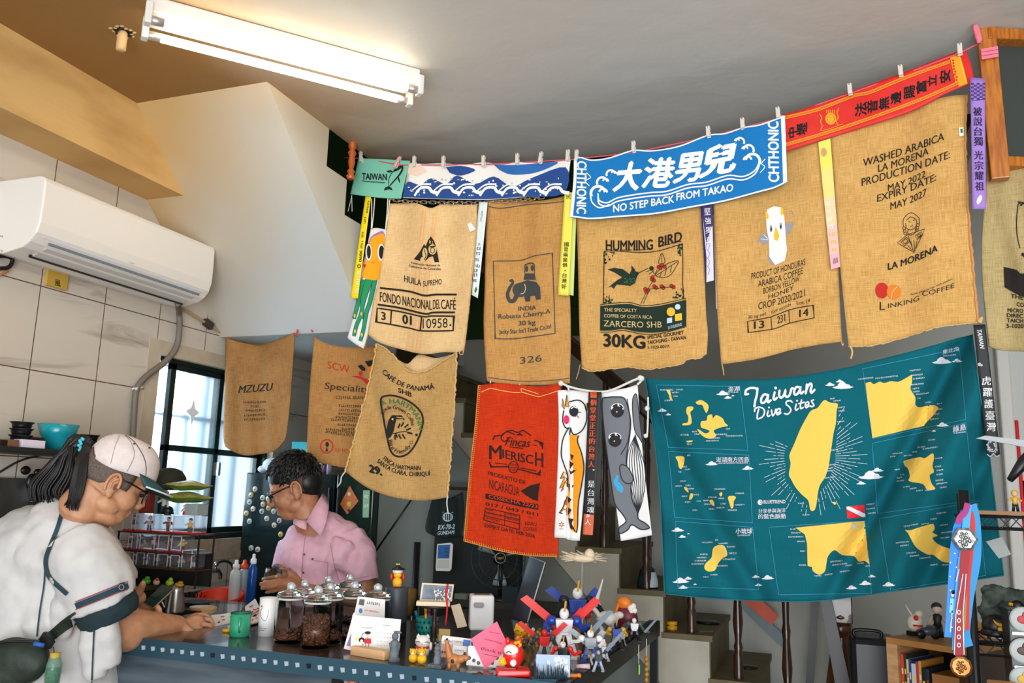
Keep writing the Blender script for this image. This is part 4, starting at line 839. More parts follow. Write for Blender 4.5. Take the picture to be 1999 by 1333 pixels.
strip(Z4((222,10),(268,10),(160,845),(98,840)),'bright yellow strip with sideways numbers beside the octopus streamer',YR,.028,[BLKS,WHT],f1)
def f2(p,c):
 text_on(p,c.M,'大',Z4(1135,412),Z4(1160,416),6,0);text_on(p,c.M,'山',Z4(1120,590),Z4(1150,592),6.5,0,.02)
 for k,y in enumerate((450,490,540,630,665,710)):scribble(p,c.M,Z4(1150-(y-400)*.12-14,y),Z4(1150-(y-400)*.12+14,y),6,0)
 poly_on(p,c.M,Z4((1122,745),(1132,770),(1115,805),(1108,780)),1);scribble(p,c.M,Z4(1165,220),Z4(1180,130),3,2)
strip(Z4((1145,60),(1216,60),(1136,842),(1086,815)),'pale blue-white strip left of the elephant sack',mat('pale_ribbon',(222,232,232),.6),.024,[BLKS,GRNI,GRYP],f2)
strip(ZA((1312,500),(1346,500),(1331,936),(1300,930)),'pale lime strip peeping out behind the yellow ribbon',mat('lime_ribbon',(214,226,130),.6),.012)
def f3(p,c):
 vtext_on(p,c.M,'國眾兩黨倒',ZA(1293,658),ZA(1284,770),8.4,0,.02);vtext_on(p,c.M,'台灣好',ZA(1283,826),ZA(1279,885),9,0,.02);line_on(p,c.M,ZA((1288,796),(1284,804)),1.6,0)
 vtext_on(p,c.M,'民',ZA(1305,400),ZA(1305,400),9,0)
strip(ZA((1283,378),(1334,374),(1304,936),(1247,932)),'lemon yellow strip with a column of characters left of the hummingbird sack',YR2,.026,[BLKS],f3)
def f4(p,c):
 poly_on(p,c.M,[(1379.5,470),(1391,440),(1393.5,547),(1379,551)],1,8);poly_on(p,c.M,[(1372,425),(1378,470),(1381,520),(1376,470)],1,8)
 for k,ch in enumerate('堅強獨立'):text_on(p,c.M2,ch,(1375+k*1.2,420+k*18),(1387+k*1.2,419+k*18),13,0)
 for k in range(5):line_on(p,c.M2,SP(lambda*a:list(a),(1380,455+k*16),(1385,462+k*16),(1382,472+k*16)),.8,2)
strip([(1367,396),(1391,390),(1394,547),(1379,552)],'dark purple strip fading to white right of the hummingbird sack',mat('dark_purple_ribbon',(58,44,104),.6),.014,[WHT,mat('lilac_white',(220,214,230),.7),mat('purple_line',(84,66,140),.7)],f4)
strip([(1394,470),(1402,468),(1403,605),(1398,602)],'narrow pinkish ribbon edge showing beside the winged creature sack',mat('pale_pink_ribbon',(236,214,214),.6),-.001)
def f5(p,c):
 n=12;cols=5
 for k in range(9):
  a,b=k/9,(k+1)/9;L0=Vector(ZB(793,740));L1=Vector(ZC_(922,360));R0=Vector(ZB(856,720));R1=Vector(ZC_(973,345))
  poly_on(p,c.M,[L0.lerp(L1,a),R0.lerp(R1,a),R0.lerp(R1,b),L0.lerp(L1,b)],min(k//2,4),10)
 disc_on(p,c.M2,ZB(822,792),6,9,5);disc_on(p,c.M3,ZB(822,790),4,6,6)
 for k in range(7):scribble(p,c.M2,ZB(828+k*6,1070+k*40),ZB(862+k*6,1066+k*40),7,7 if k>3 else 8)
 text_on(p,c.M2,'囍',ZC_(932,330),ZC_(962,322),11,9)
strip([ZB(793,740),ZB(856,720),ZC_(973,345),ZC_(922,360)],'strip fading from yellow to pink between the two right-hand sacks',YR2,.018,[mat('ry1',(238,222,96),.6),mat('ry2',(240,216,124),.6),mat('ry3',(242,206,160),.6),mat('ry4',(242,188,176),.6),mat('ry5',(240,172,184),.6),mat('seal_green',(176,190,110),.7),mat('seal_pink',(226,140,110),.7),YEL,WHT,GRYP],f5)
def f6(p,c):
 for r_ in range(9):
  for k in range(5):
   if(r_+k)%2==0:poly_on(p,c.M,[(Z10(730+k*14,4+r_*9)),Z10(744+k*14,4+r_*9),Z10(744+k*14,13+r_*9),Z10(730+k*14,13+r_*9)],1,20)
 line_on(p,c.M,Z10((734,90),(792,84)),.8,0)
 vtext_on(p,c.M,'被說台獨',Z10(762,142),Z10(766,286),17,0,.02);vtext_on(p,c.M,'光宗耀祖',Z10(767,352),Z10(771,502),17,0,.02)
 poly_on(p,c.M,SP(Z10,(778,545),(784,560),(775,580),(762,590),(757,575),(765,555),n=4,closed=True),2,6)
strip([Z10(726,-22),Z10(796,-18),Z10(803,612),Z10(737,612)],'lilac strip with dark characters hanging on the timber post',mat('lilac_ribbon',(160,122,200),.6),.05,[mat('deep_purple_ink',(44,28,66),.8),mat('check_purple',(74,52,120),.8),WHT],f6)
def f7(p,c):
 text_on(p,c.M,'TAIWAN',ZK(200,80),ZK(222,208),8.5,0,.02,up=(1,-.1),shear=.2)
 vtext_on(p,c.M,'虎躍護臺灣',ZK(265,432),ZK(299,748),17,0,.02)
 for k in range(26):a=k*.49;disc_on(p,c.M,ZK(305+38*math.cos(a)*(.5+.5*(k%3)/2),880+60*math.sin(a)*(.4+.6*(k%4)/3)),1.8,1.8,1,7)
 ring_on(p,c.M,ZK(305,875),8,12,1.8,1);line_on(p,c.M,SP(ZK,(270,935),(290,950),(315,938),(335,950),(358,940)),2,1);disc_on(p,c.M,ZK(218,320),3.5,3.5,1,8);disc_on(p,c.M,ZK(232,326),2.5,2.5,1,8)
strip(ZK((175,50),(258,45),(361,945),(270,952)),'black strip with white characters at the right edge of the map cloth',mat('black_ribbon',(34,34,38),.6),.03,[WHT,mat('silver_print',(176,178,182),.7)],f7)
# ---- white fish-shaped streamers: octopus, shrimp, whale
c=Cloth(Z4((265,275),(320,270),(392,285)),Z4((75,1165),(140,1215),(206,1252)),Z4((265,275),(230,450),(185,650),(160,850),(75,1165)),Z4((392,285),(360,600),(300,900),(206,1252)),off=0.0,disp=folds((.006,1,.3,1,1)),nu=14,nv=40)
p=c.pr;M=c.M
poly_on(p,M,SP(Z4,(262,350),(300,318),(380,325),(350,690),(320,670),(300,700),(270,665),(240,695),(215,665),(188,690),(205,600),(225,480),n=4),2)
poly_on(p,c.M2,SP(Z4,(272,352),(310,332),(380,342),(345,670),(200,670),(212,600),(232,470),n=4),0)
for x,y,rx,ry in((248,468,6,17),(352,470,7.5,17)):disc_on(p,c.M2,Z4(x,y),rx+1.4,ry+1.5,3);disc_on(p,c.M3,Z4(x,y),rx,ry,4);disc_on(p,lambda a,b:c.M0(a,b,.0056),Z4(x+2,y-2),rx-2,ry-4,5)
disc_on(p,c.M3,Z4(214,577),3,4,6);line_on(p,c.M3,SP(Z4,(270,545),(285,556),(298,545)),1,6)
for pts in(((205,690),(180,780),(158,900),(128,1010)),((238,690),(205,820),(190,960),(150,1060),(128,1150)),((268,690),(228,800),(200,900),(190,1010)),((300,690),(262,860),(230,960),(205,1100),(180,1190))):line_on(p,M,SP(Z4,*pts),(9.5,7.5),3);line_on(p,c.M2,SP(Z4,*pts),(7,5.5),1)
for x,y in((135,985),(190,970),(138,1110),(192,1140)):disc_on(p,c.M3,Z4(x,y),2,4,7,7)
o=c.build('fish_streamer','white paper streamer with an orange octopus and green tentacles','streamer',mat('streamer_white',(236,234,232),.8),[mat('octopus_orange',(248,168,20),.85),mat('tentacle_green',(30,150,84),.85),mat('purple_print',(166,120,190),.85),mat('navy_line',(58,54,130),.85),WHT,BLKS,mat('red_print',(220,50,60),.85),YEL],'fish shaped streamers',.002)
for a,b in(((272,30),(270,275)),((298,20),(275,275)),((405,30),(385,283)),((420,40),(388,285))):thread([onh(*Z4(*a),.02),onh(*Z4((a[0]+b[0])/2+3,(a[1]+b[1])/2),.012),onh(*Z4(*b),.002)],.0022,'cord',WR,o)
c=Cloth(Z9((697,82),(760,78),(850,84),(925,95)),Z9((672,1145),(760,1150),(778,1162),(856,1168)),Z9((697,82),(705,350),(690,800),(672,1145)),Z9((925,95),(915,300),(890,800),(856,1168)),off=.022,disp=plus(folds((.006,1,.3,1,1)),ridges((-.012,.38,0,.42,1,.05))),nu=20,nv=40)
p=c.pr;M=c.M
OR_,BK_=0,1
poly_on(p,M,SP(Z9,(785,402),(845,405),(842,450),(870,540),(885,640),(870,760),(845,900),(840,1060),(830,1108),(790,1080),(774,1010),(770,900),(776,700),(788,560),n=4),OR_)
for pts in(((788,540),(815,552),(800,590)),((784,590),(815,610),(788,650)),((780,655),(838,655),(792,690)),((776,755),(815,768),(778,830)),((772,850),(800,870),(772,900)),((772,925),(800,945),(772,985)),((774,1005),(812,1010),(800,1045),(832,1108),(790,1080))):poly_on(p,c.M2,Z9(*pts),BK_)
for pts in(((780,165),(850,152),(898,195),(908,290),(875,370),(815,400),(790,350)),((850,408),(842,450),(872,540),(888,640),(872,760),(848,900),(842,1060),(833,1110)),((785,402),(790,360)),((742,225),(735,300),(755,350),(785,352)),((778,352),(738,430),(724,540),(745,620),(770,690),(770,780))):line_on(p,c.M2,SP(Z9,*pts),2.4,BK_)
for pts in(((735,140),(748,218),(728,190)),((765,112),(778,200),(754,196)),((893,190),(916,170),(908,250))):poly_on(p,M,Z9(*pts),OR_);line_on(p,c.M2,Z9(*pts),1.3,BK_,True)
disc_on(p,c.M2,Z9(762,292),5.4,8.6,2);disc_on(p,c.M2,Z9(815,232),9,10.5,BK_);line_on(p,c.M3,SP(Z9,(795,215),(815,200),(840,210)),2,3)
for a,b in(((835,240),(868,238)),((832,252),(852,280)),((822,262),(832,275))):line_on(p,c.M2,Z9(a,b),1.3,BK_)
for pts in(((740,668),(765,680),(735,715),(718,720)),((748,705),(768,720),(740,775),(712,790)),((755,735),(770,760),(735,800),(722,812))):poly_on(p,M,Z9(*pts),OR_);line_on(p,c.M2,Z9(*pts),1,BK_,True)
poly_on(p,M,Z9((745,880),(770,845),(766,980),(710,965),(735,935)),4);line_on(p,c.M2,Z9((768,845),(735,930),(710,965),(766,982)),1.6,BK_)
for k in range(6):a=k*math.pi/3+.5;line_on(p,M,[Z9(727+7*math.cos(a),1050+7*math.sin(a)),Z9(727+20*math.cos(a),1050+20*math.sin(a))],2.2,4)
scribble(p,M,Z9(712,1085),Z9(744,1086),1.8,BK_)
c.build('fish_streamer','white streamer with an orange tiger-striped shrimp beside the red sack','streamer',mat('streamer_white',(236,234,232),.8),[mat('shrimp_orange',(246,150,16),.85),mat('dark_outline',(34,36,44),.85),mat('magenta_print',(230,40,110),.85),WHT,mat('brown_orange',(190,112,52),.85)],'fish shaped streamers',.002)
c=Cloth(Z9((1010,86),(1100,80),(1200,62),(1276,38)),Z9((1155,1170),(1270,1150),(1379,1128)),Z9((1010,86),(1060,500),(1110,850),(1155,1170)),Z9((1276,38),(1300,400),(1340,800),(1379,1128)),off=.018,disp=folds((.007,1,.3,1,1)),nu=20,nv=40)
p=c.pr;M=c.M
body=SP(Z9,(1020,155),(1060,132),(1130,128),(1180,138),(1205,200),(1226,300),(1218,420),(1196,560),(1202,640),(1232,700),(1228,800),(1240,880),(1275,960),(1282,1010),(1330,1040),(1362,1075),(1300,1086),(1235,1052),(1205,1090),(1150,1116),(1142,1075),(1192,1030),(1170,980),(1112,900),(1085,750),(1060,580),(1032,350),n=4,closed=True)
poly_on(p,M,body,0);line_on(p,c.M2,body,2.2,1,True)
jaw=SP(Z9,(1240,150),(1262,105),(1276,150),(1296,330),(1310,450),(1285,420),(1256,370),(1242,260),n=4,closed=True);poly_on(p,M,jaw,0);line_on(p,c.M2,jaw,1.6,1,True)
for k in range(8):
 t=k/7;line_on(p,M,SP(Z9,(1262,400+20*t),(1210+98*t,520+40*t),(1200+130*t,640),(1225+105*t,760),(1250+60*t,880),(1278,975)),1.5,1)
for x,y in((1130,228),(1112,440)):disc_on(p,c.M2,Z9(x,y),13,13.5,1);disc_on(p,c.M2,Z9(x,y-20),12.5,9,2);disc_on(p,c.M3,Z9(x,y+6),11.6,10.5,1);disc_on(p,lambda a,b:c.M0(a,b,.0056),Z9(x-4,y+8),1.6,1.6,4,8)
fin=SP(Z9,(1150,625),(1200,632),(1240,700),(1240,740),(1200,755),(1160,715),n=4,closed=True);poly_on(p,c.M3,fin,0);line_on(p,lambda a,b:c.M0(a,b,.0056),fin,1.8,1,True)
for x,y,r_ in((1118,745,5),(1140,775,6),(1158,795,5),(1128,715,4)):disc_on(p,c.M2,Z9(x,y),r_*.8,r_*1.5,3)
line_on(p,c.M2,SP(Z9,(1200,140),(1222,300),(1205,450),(1155,545)),1.6,1)
c.build('fish_streamer','white streamer with a grey striped-belly whale left of the map cloth','streamer',mat('streamer_white',(236,234,232),.8),[mat('whale_grey',(112,116,122),.85),mat('dark_outline',(34,36,44),.85),WHT,mat('sky_blue_print',(60,160,216),.85),YEL],'fish shaped streamers',.002)
def f8(p,c):
 vtext_on(p,c.M,'一個堂堂正正的台灣人',Z9(958,112),Z9(942,615),11.6,0,.02);ring_on(p,c.M,Z9(958,655),1.4,1.4,.7,1,8);vtext_on(p,c.M,'是台灣魂',Z9(941,758),Z9(936,945),13,1,.01)
strip(Z9((922,92),(1014,92),(968,980),(886,972)),'black strip with orange characters between the shrimp and whale streamers',mat('black_ribbon',(34,34,38),.6),.034,[mat('orange_red_character',(240,96,40),.7),WHT],f8)
strip(Z9((890,940),(964,945),(951,1128),(880,1122)),'short orange strip end with one white character below the black ribbon',mat('orange_ribbon',(214,104,70),.6),.026,[WHT],lambda p,c:(text_on(p,c.M,'人',Z9(893,1050),Z9(940,1056),11,0),scribble(p,c.M,Z9(905,998),Z9(945,1000),6,0)))
# ---- the map cloth
c=Cloth(ZE((70,235),(300,240),(560,240),(760,225),(1000,185),(1080,165),(1300,110),(1590,30)),ZE((160,1235),(400,1258),(700,1270),(900,1266),(1200,1226),(1480,1188),(1735,1150)),ZE((70,235),(110,500),(140,800),(160,1235)),ZE((1590,30),(1625,300),(1670,600),(1700,850),(1735,1150)),off=-0.02,nu=90,nv=60,
disp=plus(folds((.012,1.4,.5,.5,1.0),(.004,4.5,.5,1,.2)),ridges((-.075,.86,.10,.58,.82,.032),(.05,.94,.18,.68,.95,.045),(-.04,.97,.42,.80,.88,.03),(-.045,.02,.3,.32,1.0,.035),(.03,.0,.55,.25,1.02,.045),(-.012,.3,.1,.05,.0,.04),(.016,.45,.9,.8,.95,.06),(-.014,.35,.82,.62,.9,.04))))
p=c.pr;M=c.M
LB,YL,WH=0,1,2
for pts in(((122,265),(510,272),(548,568),(178,555)),((178,574),(552,591),(568,906),(207,880)),((210,898),(570,926),(598,1215),(222,1202)),((645,926),(1090,896),(1122,1232),(690,1240)),((1080,190),(1530,96),(1560,425),(1128,514)),((1125,536),(1560,441),(1600,800),(1150,862)),((1157,886),(1615,806),(1652,1150),(1210,1218))):line_on(p,M,ZE(*pts),1.0,LB,True)
tw=SP(ZE,(905,335),(930,347),(965,352),(960,380),(958,415),(955,450),(945,490),(938,540),(930,590),(922,645),(905,695),(882,730),(872,770),(868,805),(858,845),(838,846),(828,802),(800,776),(770,742),(748,703),(738,680),(746,630),(740,592),(762,540),(790,472),(815,425),(840,385),(870,372),(890,347),n=3,closed=True)
poly_on(p,M,tw,YL)
def in_poly(x,y,P):
 r=False;n=len(P)
 for i in range(n):
  a,b=P[i],P[i-1]
  if(a[1]>y)!=(b[1]>y)and x<(b[0]-a[0])*(y-a[1])/(b[1]-a[1])+a[0]:r=not r
 return r
twp=[(q_[0],q_[1])for q_ in tw]
for k in range(72):
 a=k*2*math.pi/72+.04;dx_,dy_=math.cos(a),math.sin(a)
 if 3.55<a<5.0:continue
 r0=40
 while in_poly(*ZE(850+dx_*r0,600+dy_*r0),twp):r0+=6
 r0+=22;R=1/math.sqrt((dx_/255)**2+(dy_/278)**2);r1=R*(.86+.14*math.sin(k*1.7))
 if r1<r0+15:continue
 gap=r0+(r1-r0)*(.5+.25*math.sin(k*2.3));E_=lambda r_:ZE(850+dx_*r_,600+dy_*r_)
 line_on(p,M,[E_(r0),E_(gap-6)],.8,WH,step=20);line_on(p,M,[E_(gap+2),E_(r1)],.7,WH,step=20)
def stroke(pts,w):line_on(p,c.M2,SP(Z6,*pts,n=5),w,WH,step=3);[disc_on(p,c.M2,Z6(*q_),w/2,w/2,WH,8,50)for q_ in(pts[0],pts[-1])]
for pts in(((1130,262),(1160,258)),((1130,258),(1138,220),(1175,198),(1225,196),(1252,208)),((1256,200),(1248,270),(1232,330),(1224,385)),((1362,268),(1325,262),(1296,300),(1296,345),(1325,345),(1355,300),(1366,262),(1358,320),(1366,342),(1392,322)),((1432,240),(1420,300),(1432,316),(1456,296)),((1482,222),(1478,272),(1498,296),(1526,270),(1542,222),(1540,270),(1560,288),(1588,262),(1604,205),(1622,200)),((1690,190),(1656,186),(1632,225),(1638,262),(1664,258),(1690,215),(1698,178),(1694,236),(1706,252),(1728,232)),((1762,160),(1758,210),(1750,252)),((1756,220),(1782,165),(1804,150),(1812,175),(1800,225),(1812,244),(1842,214))):stroke(pts,4.4)
disc_on(p,c.M2,Z6(1442,196),2.8,2.8,WH)
for pts in(((1268,412),(1254,470),(1252,512)),((1226,436),(1232,408),(1272,392),(1316,410),(1328,448),(1306,492),(1262,514)),((1366,432),(1356,472),(1366,488),(1384,476)),((1400,422),(1404,462),(1416,480),(1436,445),(1442,415),(1456,420)),((1456,452),(1486,438),(1488,412),(1466,412),(1450,440),(1460,470),(1496,452)),((1612,342),(1592,326),(1556,334),(1552,364),(1584,392),(1598,428),(1566,464),(1532,458)),((1654,362),(1644,405),(1654,424),(1674,408)),((1708,318),(1696,380),(1702,408),(1726,394)),((1680,356),(1736,342)),((1752,378),(1780,364),(1778,340),(1758,344),(1746,372),(1756,398),(1786,380)),((1832,318),(1810,330),(1826,356),(1834,376),(1812,388),(1796,378))):stroke(pts,3.0)
disc_on(p,c.M2,Z6(1374,396),1.9,1.9,WH);disc_on(p,c.M2,Z6(1662,326),1.9,1.9,WH)
def cloud(x,y,w):
 poly_on(p,M,[(x+w*.5*a,y-w*b)for a,b in((-1,0),(-.55,.06),(-.45,.16),(-.15,.26),(.1,.24),(.3,.15),(.55,.13),(.7,.05),(1,.02),(.6,-.05),(-.2,-.08),(-.8,-.05))],WH,8)
for fn,L_ in((ZE,((432,308,66),(455,326,42),(150,386,48),(178,404,30),(380,634,60),(547,655,56),(222,942,60),(272,957,16),(243,972,40),(270,1166,42),(236,1180,80),(302,1192,20),(247,1208,50),(585,1158,40),(640,1164,62),(597,1196,36),(930,266,50),(975,250,40),(990,276,100),(1150,664,58),(1120,694,120),(1074,724,46),(1124,1156,38),(1094,1190,62),(1030,1210,56),(1202,1196,62),(1452,454,60),(1412,480,22),(1520,156,52),(1450,160,95),(478,316,18))),):
 for x,y,w_ in L_:X,Y=fn(x,y);cloud(X,Y,w_/2.38)
isl=[(ZE,((305,345),(330,335),(358,352),(365,370),(355,395),(345,380),(335,358),(315,356))),(ZE,((265,368),(292,366),(292,380),(280,392),(285,420),(282,448),(245,452),(246,444),(268,438),(270,410),(262,395))),(ZE,((360,408),(380,402),(385,420),(400,405),(430,420),(440,440),(455,455),(430,460),(400,470),(388,480),(400,500),(380,514),(350,510),(325,490),(312,470),(325,475),(350,490),(370,480),(352,470),(330,462),(330,435),(355,430))),
(ZE,((212,598),(250,598),(250,630),(238,655),(226,645),(222,620))),(ZE,((250,740),(265,742),(272,765),(258,755))),(ZE,((280,770),(294,772),(288,792),(275,798))),(ZE,((368,802),(385,800),(392,826),(380,822))),(ZE,((415,768),(428,764),(426,780),(418,782))),(ZE,((455,785),(480,780),(492,788),(482,805),(480,832),(470,838),(462,815))),
(ZE,((390,1018),(415,1008),(440,1015),(452,1055),(430,1070),(408,1095),(395,1125),(365,1132),(346,1118),(350,1095),(378,1068),(382,1040))),(ZE,((262,525),(290,523),(286,530),(266,531))),(ZE,((170,292),(185,288),(192,322),(198,338),(186,332),(180,310))),
(ZE,((1270,620),(1290,612),(1345,600),(1370,605),(1405,582),(1412,605),(1405,640),(1412,670),(1392,685),(1402,725),(1418,748),(1380,752),(1360,725),(1296,712),(1300,690),(1292,655),(1276,640))),
(ZE,((1278,938),(1300,940),(1345,926),(1395,912),(1410,912),(1415,935),(1405,950),(1430,965),(1405,975),(1425,1000),(1460,1018),(1490,1030),(1490,1085),(1450,1085),(1410,1055),(1380,1052),(1330,1020),(1305,980),(1292,955))),(ZE,((940,808),(958,812),(950,822)))]
for fn,pts in isl:poly_on(p,M,SP(fn,*pts,n=3,closed=True),YL,10)
poly_on(p,M,SP(Z7,(398,480),(440,468),(470,488),(520,466),(560,478),(620,462),(680,468),(740,440),(800,404),n=3)+SP(Z7,(800,404),(802,470),(788,530),(830,600),(830,660),(860,688),(930,676),(985,668),(1030,690),(1015,720),(985,760),(930,815),(905,850),n=3)+Z7((905,850),(458,955)),YL,12)
poly_on(p,M,ZE((768,928),(1088,896),(1113,1100))+SP(ZE,(1113,1100),(1090,1082),(1062,1085),(1040,1060),(985,1055),(950,1032),(920,1060),(912,1095),(905,1130),(880,1146),(850,1130),(845,1110),n=3)+ZE((825,1106),(822,1000),(812,960)),YL,12)
poly_on(p,M,ZE((1005,830),(1088,822),(1093,878),(1010,886)),3,10);poly_on(p,c.M2,ZE((1005,830),(1020,829),(1093,864),(1093,878),(1080,879),(1006,842)),WH,10)
for t_,a,b,h in(('澎湖',(456,296),(508,292),9.5),('澎湖南方四島',(400,624),(552,622),10),('小琉球',(490,957),(568,957),11),('墾丁',(1030,936),(1078,931),10),('東北角',(1452,124),(1526,106),9),('綠島',(1500,486),(1560,474),12.5),('蘭嶼',(1560,850),(1614,840),11)):text_on(p,c.M2,t_,ZE(*a),ZE(*b),h,WH,.012)
text_on(p,M,'BLUETREND',ZE(620,816),ZE(722,814),6.4,WH,.03);ring_on(p,M,ZE(604,810),4,4.4,1.6,WH);disc_on(p,M,ZE(602,810),2.4,3,WH)
text_on(p,M,'分享參與海洋',ZE(596,862),ZE(722,858),9,WH,.012);text_on(p,M,'的藍色脈動',ZE(596,888),ZE(724,886),10,WH,.012)
lab=[(455,302,48),(410,632,140),(500,967,58),(1455,134,60),(1505,492,54),(215,290,30),(140,292,60),(195,303,32),(160,340,30),(200,320,24),(232,500,44),(288,485,26),(300,496,26),(392,498,60),(352,528,60),(380,515,40),(445,505,80),(445,472,22),(264,543,24),(265,595,18),(245,648,22),(255,660,26),(225,672,18),(232,715,28),(210,738,30),(258,735,26),(270,750,30),(240,785,26),(298,778,22),(255,812,26),(310,808,18),(290,850,24),(340,805,26),(362,790,40),(390,752,54),(410,795,30),(345,822,34),(400,838,42),(420,820,28),(490,772,40),(488,825,44),(455,850,40),(366,845,26),
(335,1000,50),(395,988,16),(410,1004,44),(450,1020,40),(325,1055,36),(310,1070,46),(300,1085,56),(285,1100,60),(458,1050,40),(430,1078,60),(405,1108,50),(340,1160,26),(372,1150,34),(745,938,24),(748,955,46),(735,974,70),(775,995,38),(790,1040,24),(785,1105,36),(855,1155,34),(905,1150,36),(930,1090,60),(940,1105,70),(1000,1108,34),(975,1136,46),(1055,1098,32),(1095,1110,20),(1060,242,70),(1140,238,64),(1205,230,40),(1300,202,52),(1310,224,50),(1315,240,56),(1305,268,60),(1310,286,34),(1316,300,30),(1330,312,60),(1335,330,18),(1370,350,28),(1425,356,24),(1425,382,30),(1405,405,34),(1395,428,40),(930,332,22),(945,343,34),(965,374,34),(970,390,30),(962,440,34),(935,572,34),(925,640,34),(920,655,28),(915,668,26),(905,700,50),(780,818,28),(800,872,34),(1220,588,46),(1210,602,26),(1272,598,42),(1335,558,34),(1385,525,34),(1360,565,34),(1395,560,34),(1310,580,26),(1418,610,34),(1418,648,30),(1425,665,30),(1425,685,30),(1420,712,38),(1422,728,52),(1440,745,34),(1230,662,24),(1255,685,20),(1240,700,24),(1240,715,34),(1270,742,30),(1300,750,34),(1330,760,30),(1370,758,30),(1272,925,30),(1305,918,34),(1355,915,34),(1395,892,30),(1425,865,46),(1440,920,40),(1445,955,56),(1440,980,44),(1235,1002,60),(1255,1016,40),(1285,1050,44),(1300,1064,44),(1345,1074,52),(1395,1105,34),(1450,1105,30),(1098,824,40),(1098,845,40),(1105,865,36)]
for x,y,w_ in lab:scribble(p,c.M2,ZE(x,y),ZE(x+w_,y-w_*(.02 if x<900 else .12)),2.7,WH)
o=c.build('map_cloth','large teal cloth map with yellow islands and framed insets','cloth map',cloth_mat('teal_polyester',(12,96,108),(9,88,100),bump=.03),[mat('light_blue_line',(60,140,176),.8),mat('map_yellow',(242,196,84),.8),mat('map_white',(226,224,232),.8),mat('map_red',(222,36,48),.8)],None,.002)
for e in(1,2,3):
 q=MB();q.tube([c.M0(v_.x,v_.y,.001)for v_ in c.edge[e]],.0018,5);q.build('hem',mat('teal_hem',(22,110,122),.8),o)
 # ---- cords, chain, the pink line and its pegs
q=MB();q.tube(spline([onh(*Z9(*a),.03)for a in((722,32),(745,38),(800,60),(900,82),(1010,92),(1100,75),(1240,12),(1290,-8))],6),.0042,7)
q.tube(spline([onh(*Z9(*a),.03)for a in((1276,38),(1300,15),(1292,-5),(1320,-12))],5),.004,7)
for x,y in((722,30),(1295,-8),(1305,-4)):q.ball(onh(*Z9(x,y),.03),.010,n=8)
q.tube(spline([onh(*Z9(*a),.03)for a in((745,38),(770,55),(780,80))],4),.0035,6)
tag(q.build('white_cord',WR),'white cord the whale and shrimp streamers hang from','cord')
q=MB();q.tube(spline([onh(*Z9(*a),.0)for a in((1352,130),(1352,210),(1350,330),(1345,420))],5),.0032,6);q.ball(onh(*Z9(1345,212),0),.009,n=8);q.ball(onh(*Z9(1335,410),0),.008,n=8);q.tube([onh(*Z9(1345,415),0),onh(*Z9(1318,402),0.004)],.002,6)
tag(q.build('white_cord',WR),'knotted white cord dangling left of the map cloth','cord')
ch=thing('chain','steel chain above the elephant sack','chain',tuple(onh(980,396,.008)))
STEEL=mat('chain_steel',(196,186,168),.3,metal=.9)
cp=[q[:2]for q in spline([(x,y,0)for x,y in ZW((395,428),(500,444),(700,455),(960,460),(1140,460),(1280,452),(1440,440),(1560,428),(1700,412))],6)]
wl=walk(cp,34)
for i in range(len(wl)-1):
 a,b=onh(wl[i].x,wl[i].y,.008),onh(wl[i+1].x,wl[i+1].y,.008);m_=(a+b)/2;d=(b-a).normalized();L=(b-a).length*.68;s_=Vector((0,0,1))if i%2 else HN
 s_=(s_-d*s_.dot(d)).normalized();q=MB();q.tube([m_+d*(L*max(-1,min(1,1.35*math.cos(t))))*.95+s_*(.0062*max(-1,min(1,1.6*math.sin(t))))for t in[2*math.pi*k/14 for k in range(15)]],.0019,6,cap=False);q.build('chain_link',STEEL,ch)
LP=[(672,308),(704,309),(781,322),(809,322),(866,322),(944,321),(1010,318),(1057,315),(1109,312),(1126,310),(1237,298),(1382,268),(1449,250),(1518,232),(1658,183),(1757,148),(1873,104),(1912,84)]
q=MB();q.tube([onh(x,y,.0215 if 10<i<17 or i<1 else .028)for i,(x,y)in enumerate(LP)],.0028,8);tag(q.build('washing_line',mat('pink_cord',(214,92,104),.7)),'pink cord strung from the stair post to the timber frame','washing line')
q=MB();q.tube(spline([onh(x,y,.045)for x,y in((1912,84),(1905,62),(1903,50),(1908,56),(1914,80),(1906,70))],4),.006,7);a_=Vector((.512,2.655,0))
for k in range(3):q.beam(Vector((.49,2.662,2.80-.012*k)),Vector((.535,2.662,2.802-.012*k)),.004,.01)
tag(q.build('pink_tape',mat('pink_tape',(232,120,140),.6)),'pink tape and knot tying the line to the timber post','tape')
PEGM=mat('peg_white',(222,212,200),.6);PEGP=mat('peg_pink',(226,176,160),.6)
TOPS=[(704,296,-2),(781,306,14),(809,305,0),(866,305,0),(944,304,0),(1010,300,0),(1057,297,4),(1109,293,1),(1126,293,0),(1237,276,0),(1382,247,-2),(1449,231,-2),(1518,210,-3),(1658,164,-3),(1757,128,-3),(1873,86,-2)]
WHERE=['first peg of the line, at the left corner of the mint towel','tilted pink peg at the right end of the mint towel','peg at the left corner of the sea pattern towel','second peg along the sea pattern towel','third peg along the sea pattern towel','fourth peg along the sea pattern towel','fifth peg along the sea pattern towel','peg at the right corner of the sea pattern towel','peg at the left corner of the blue towel','second peg along the blue towel','third peg along the blue towel','fourth peg along the blue towel','peg where the blue towel overlaps the red banner','first peg on the bare stretch of red banner','second to last peg, above the red banner characters','last peg, at the yellow end of the red banner']
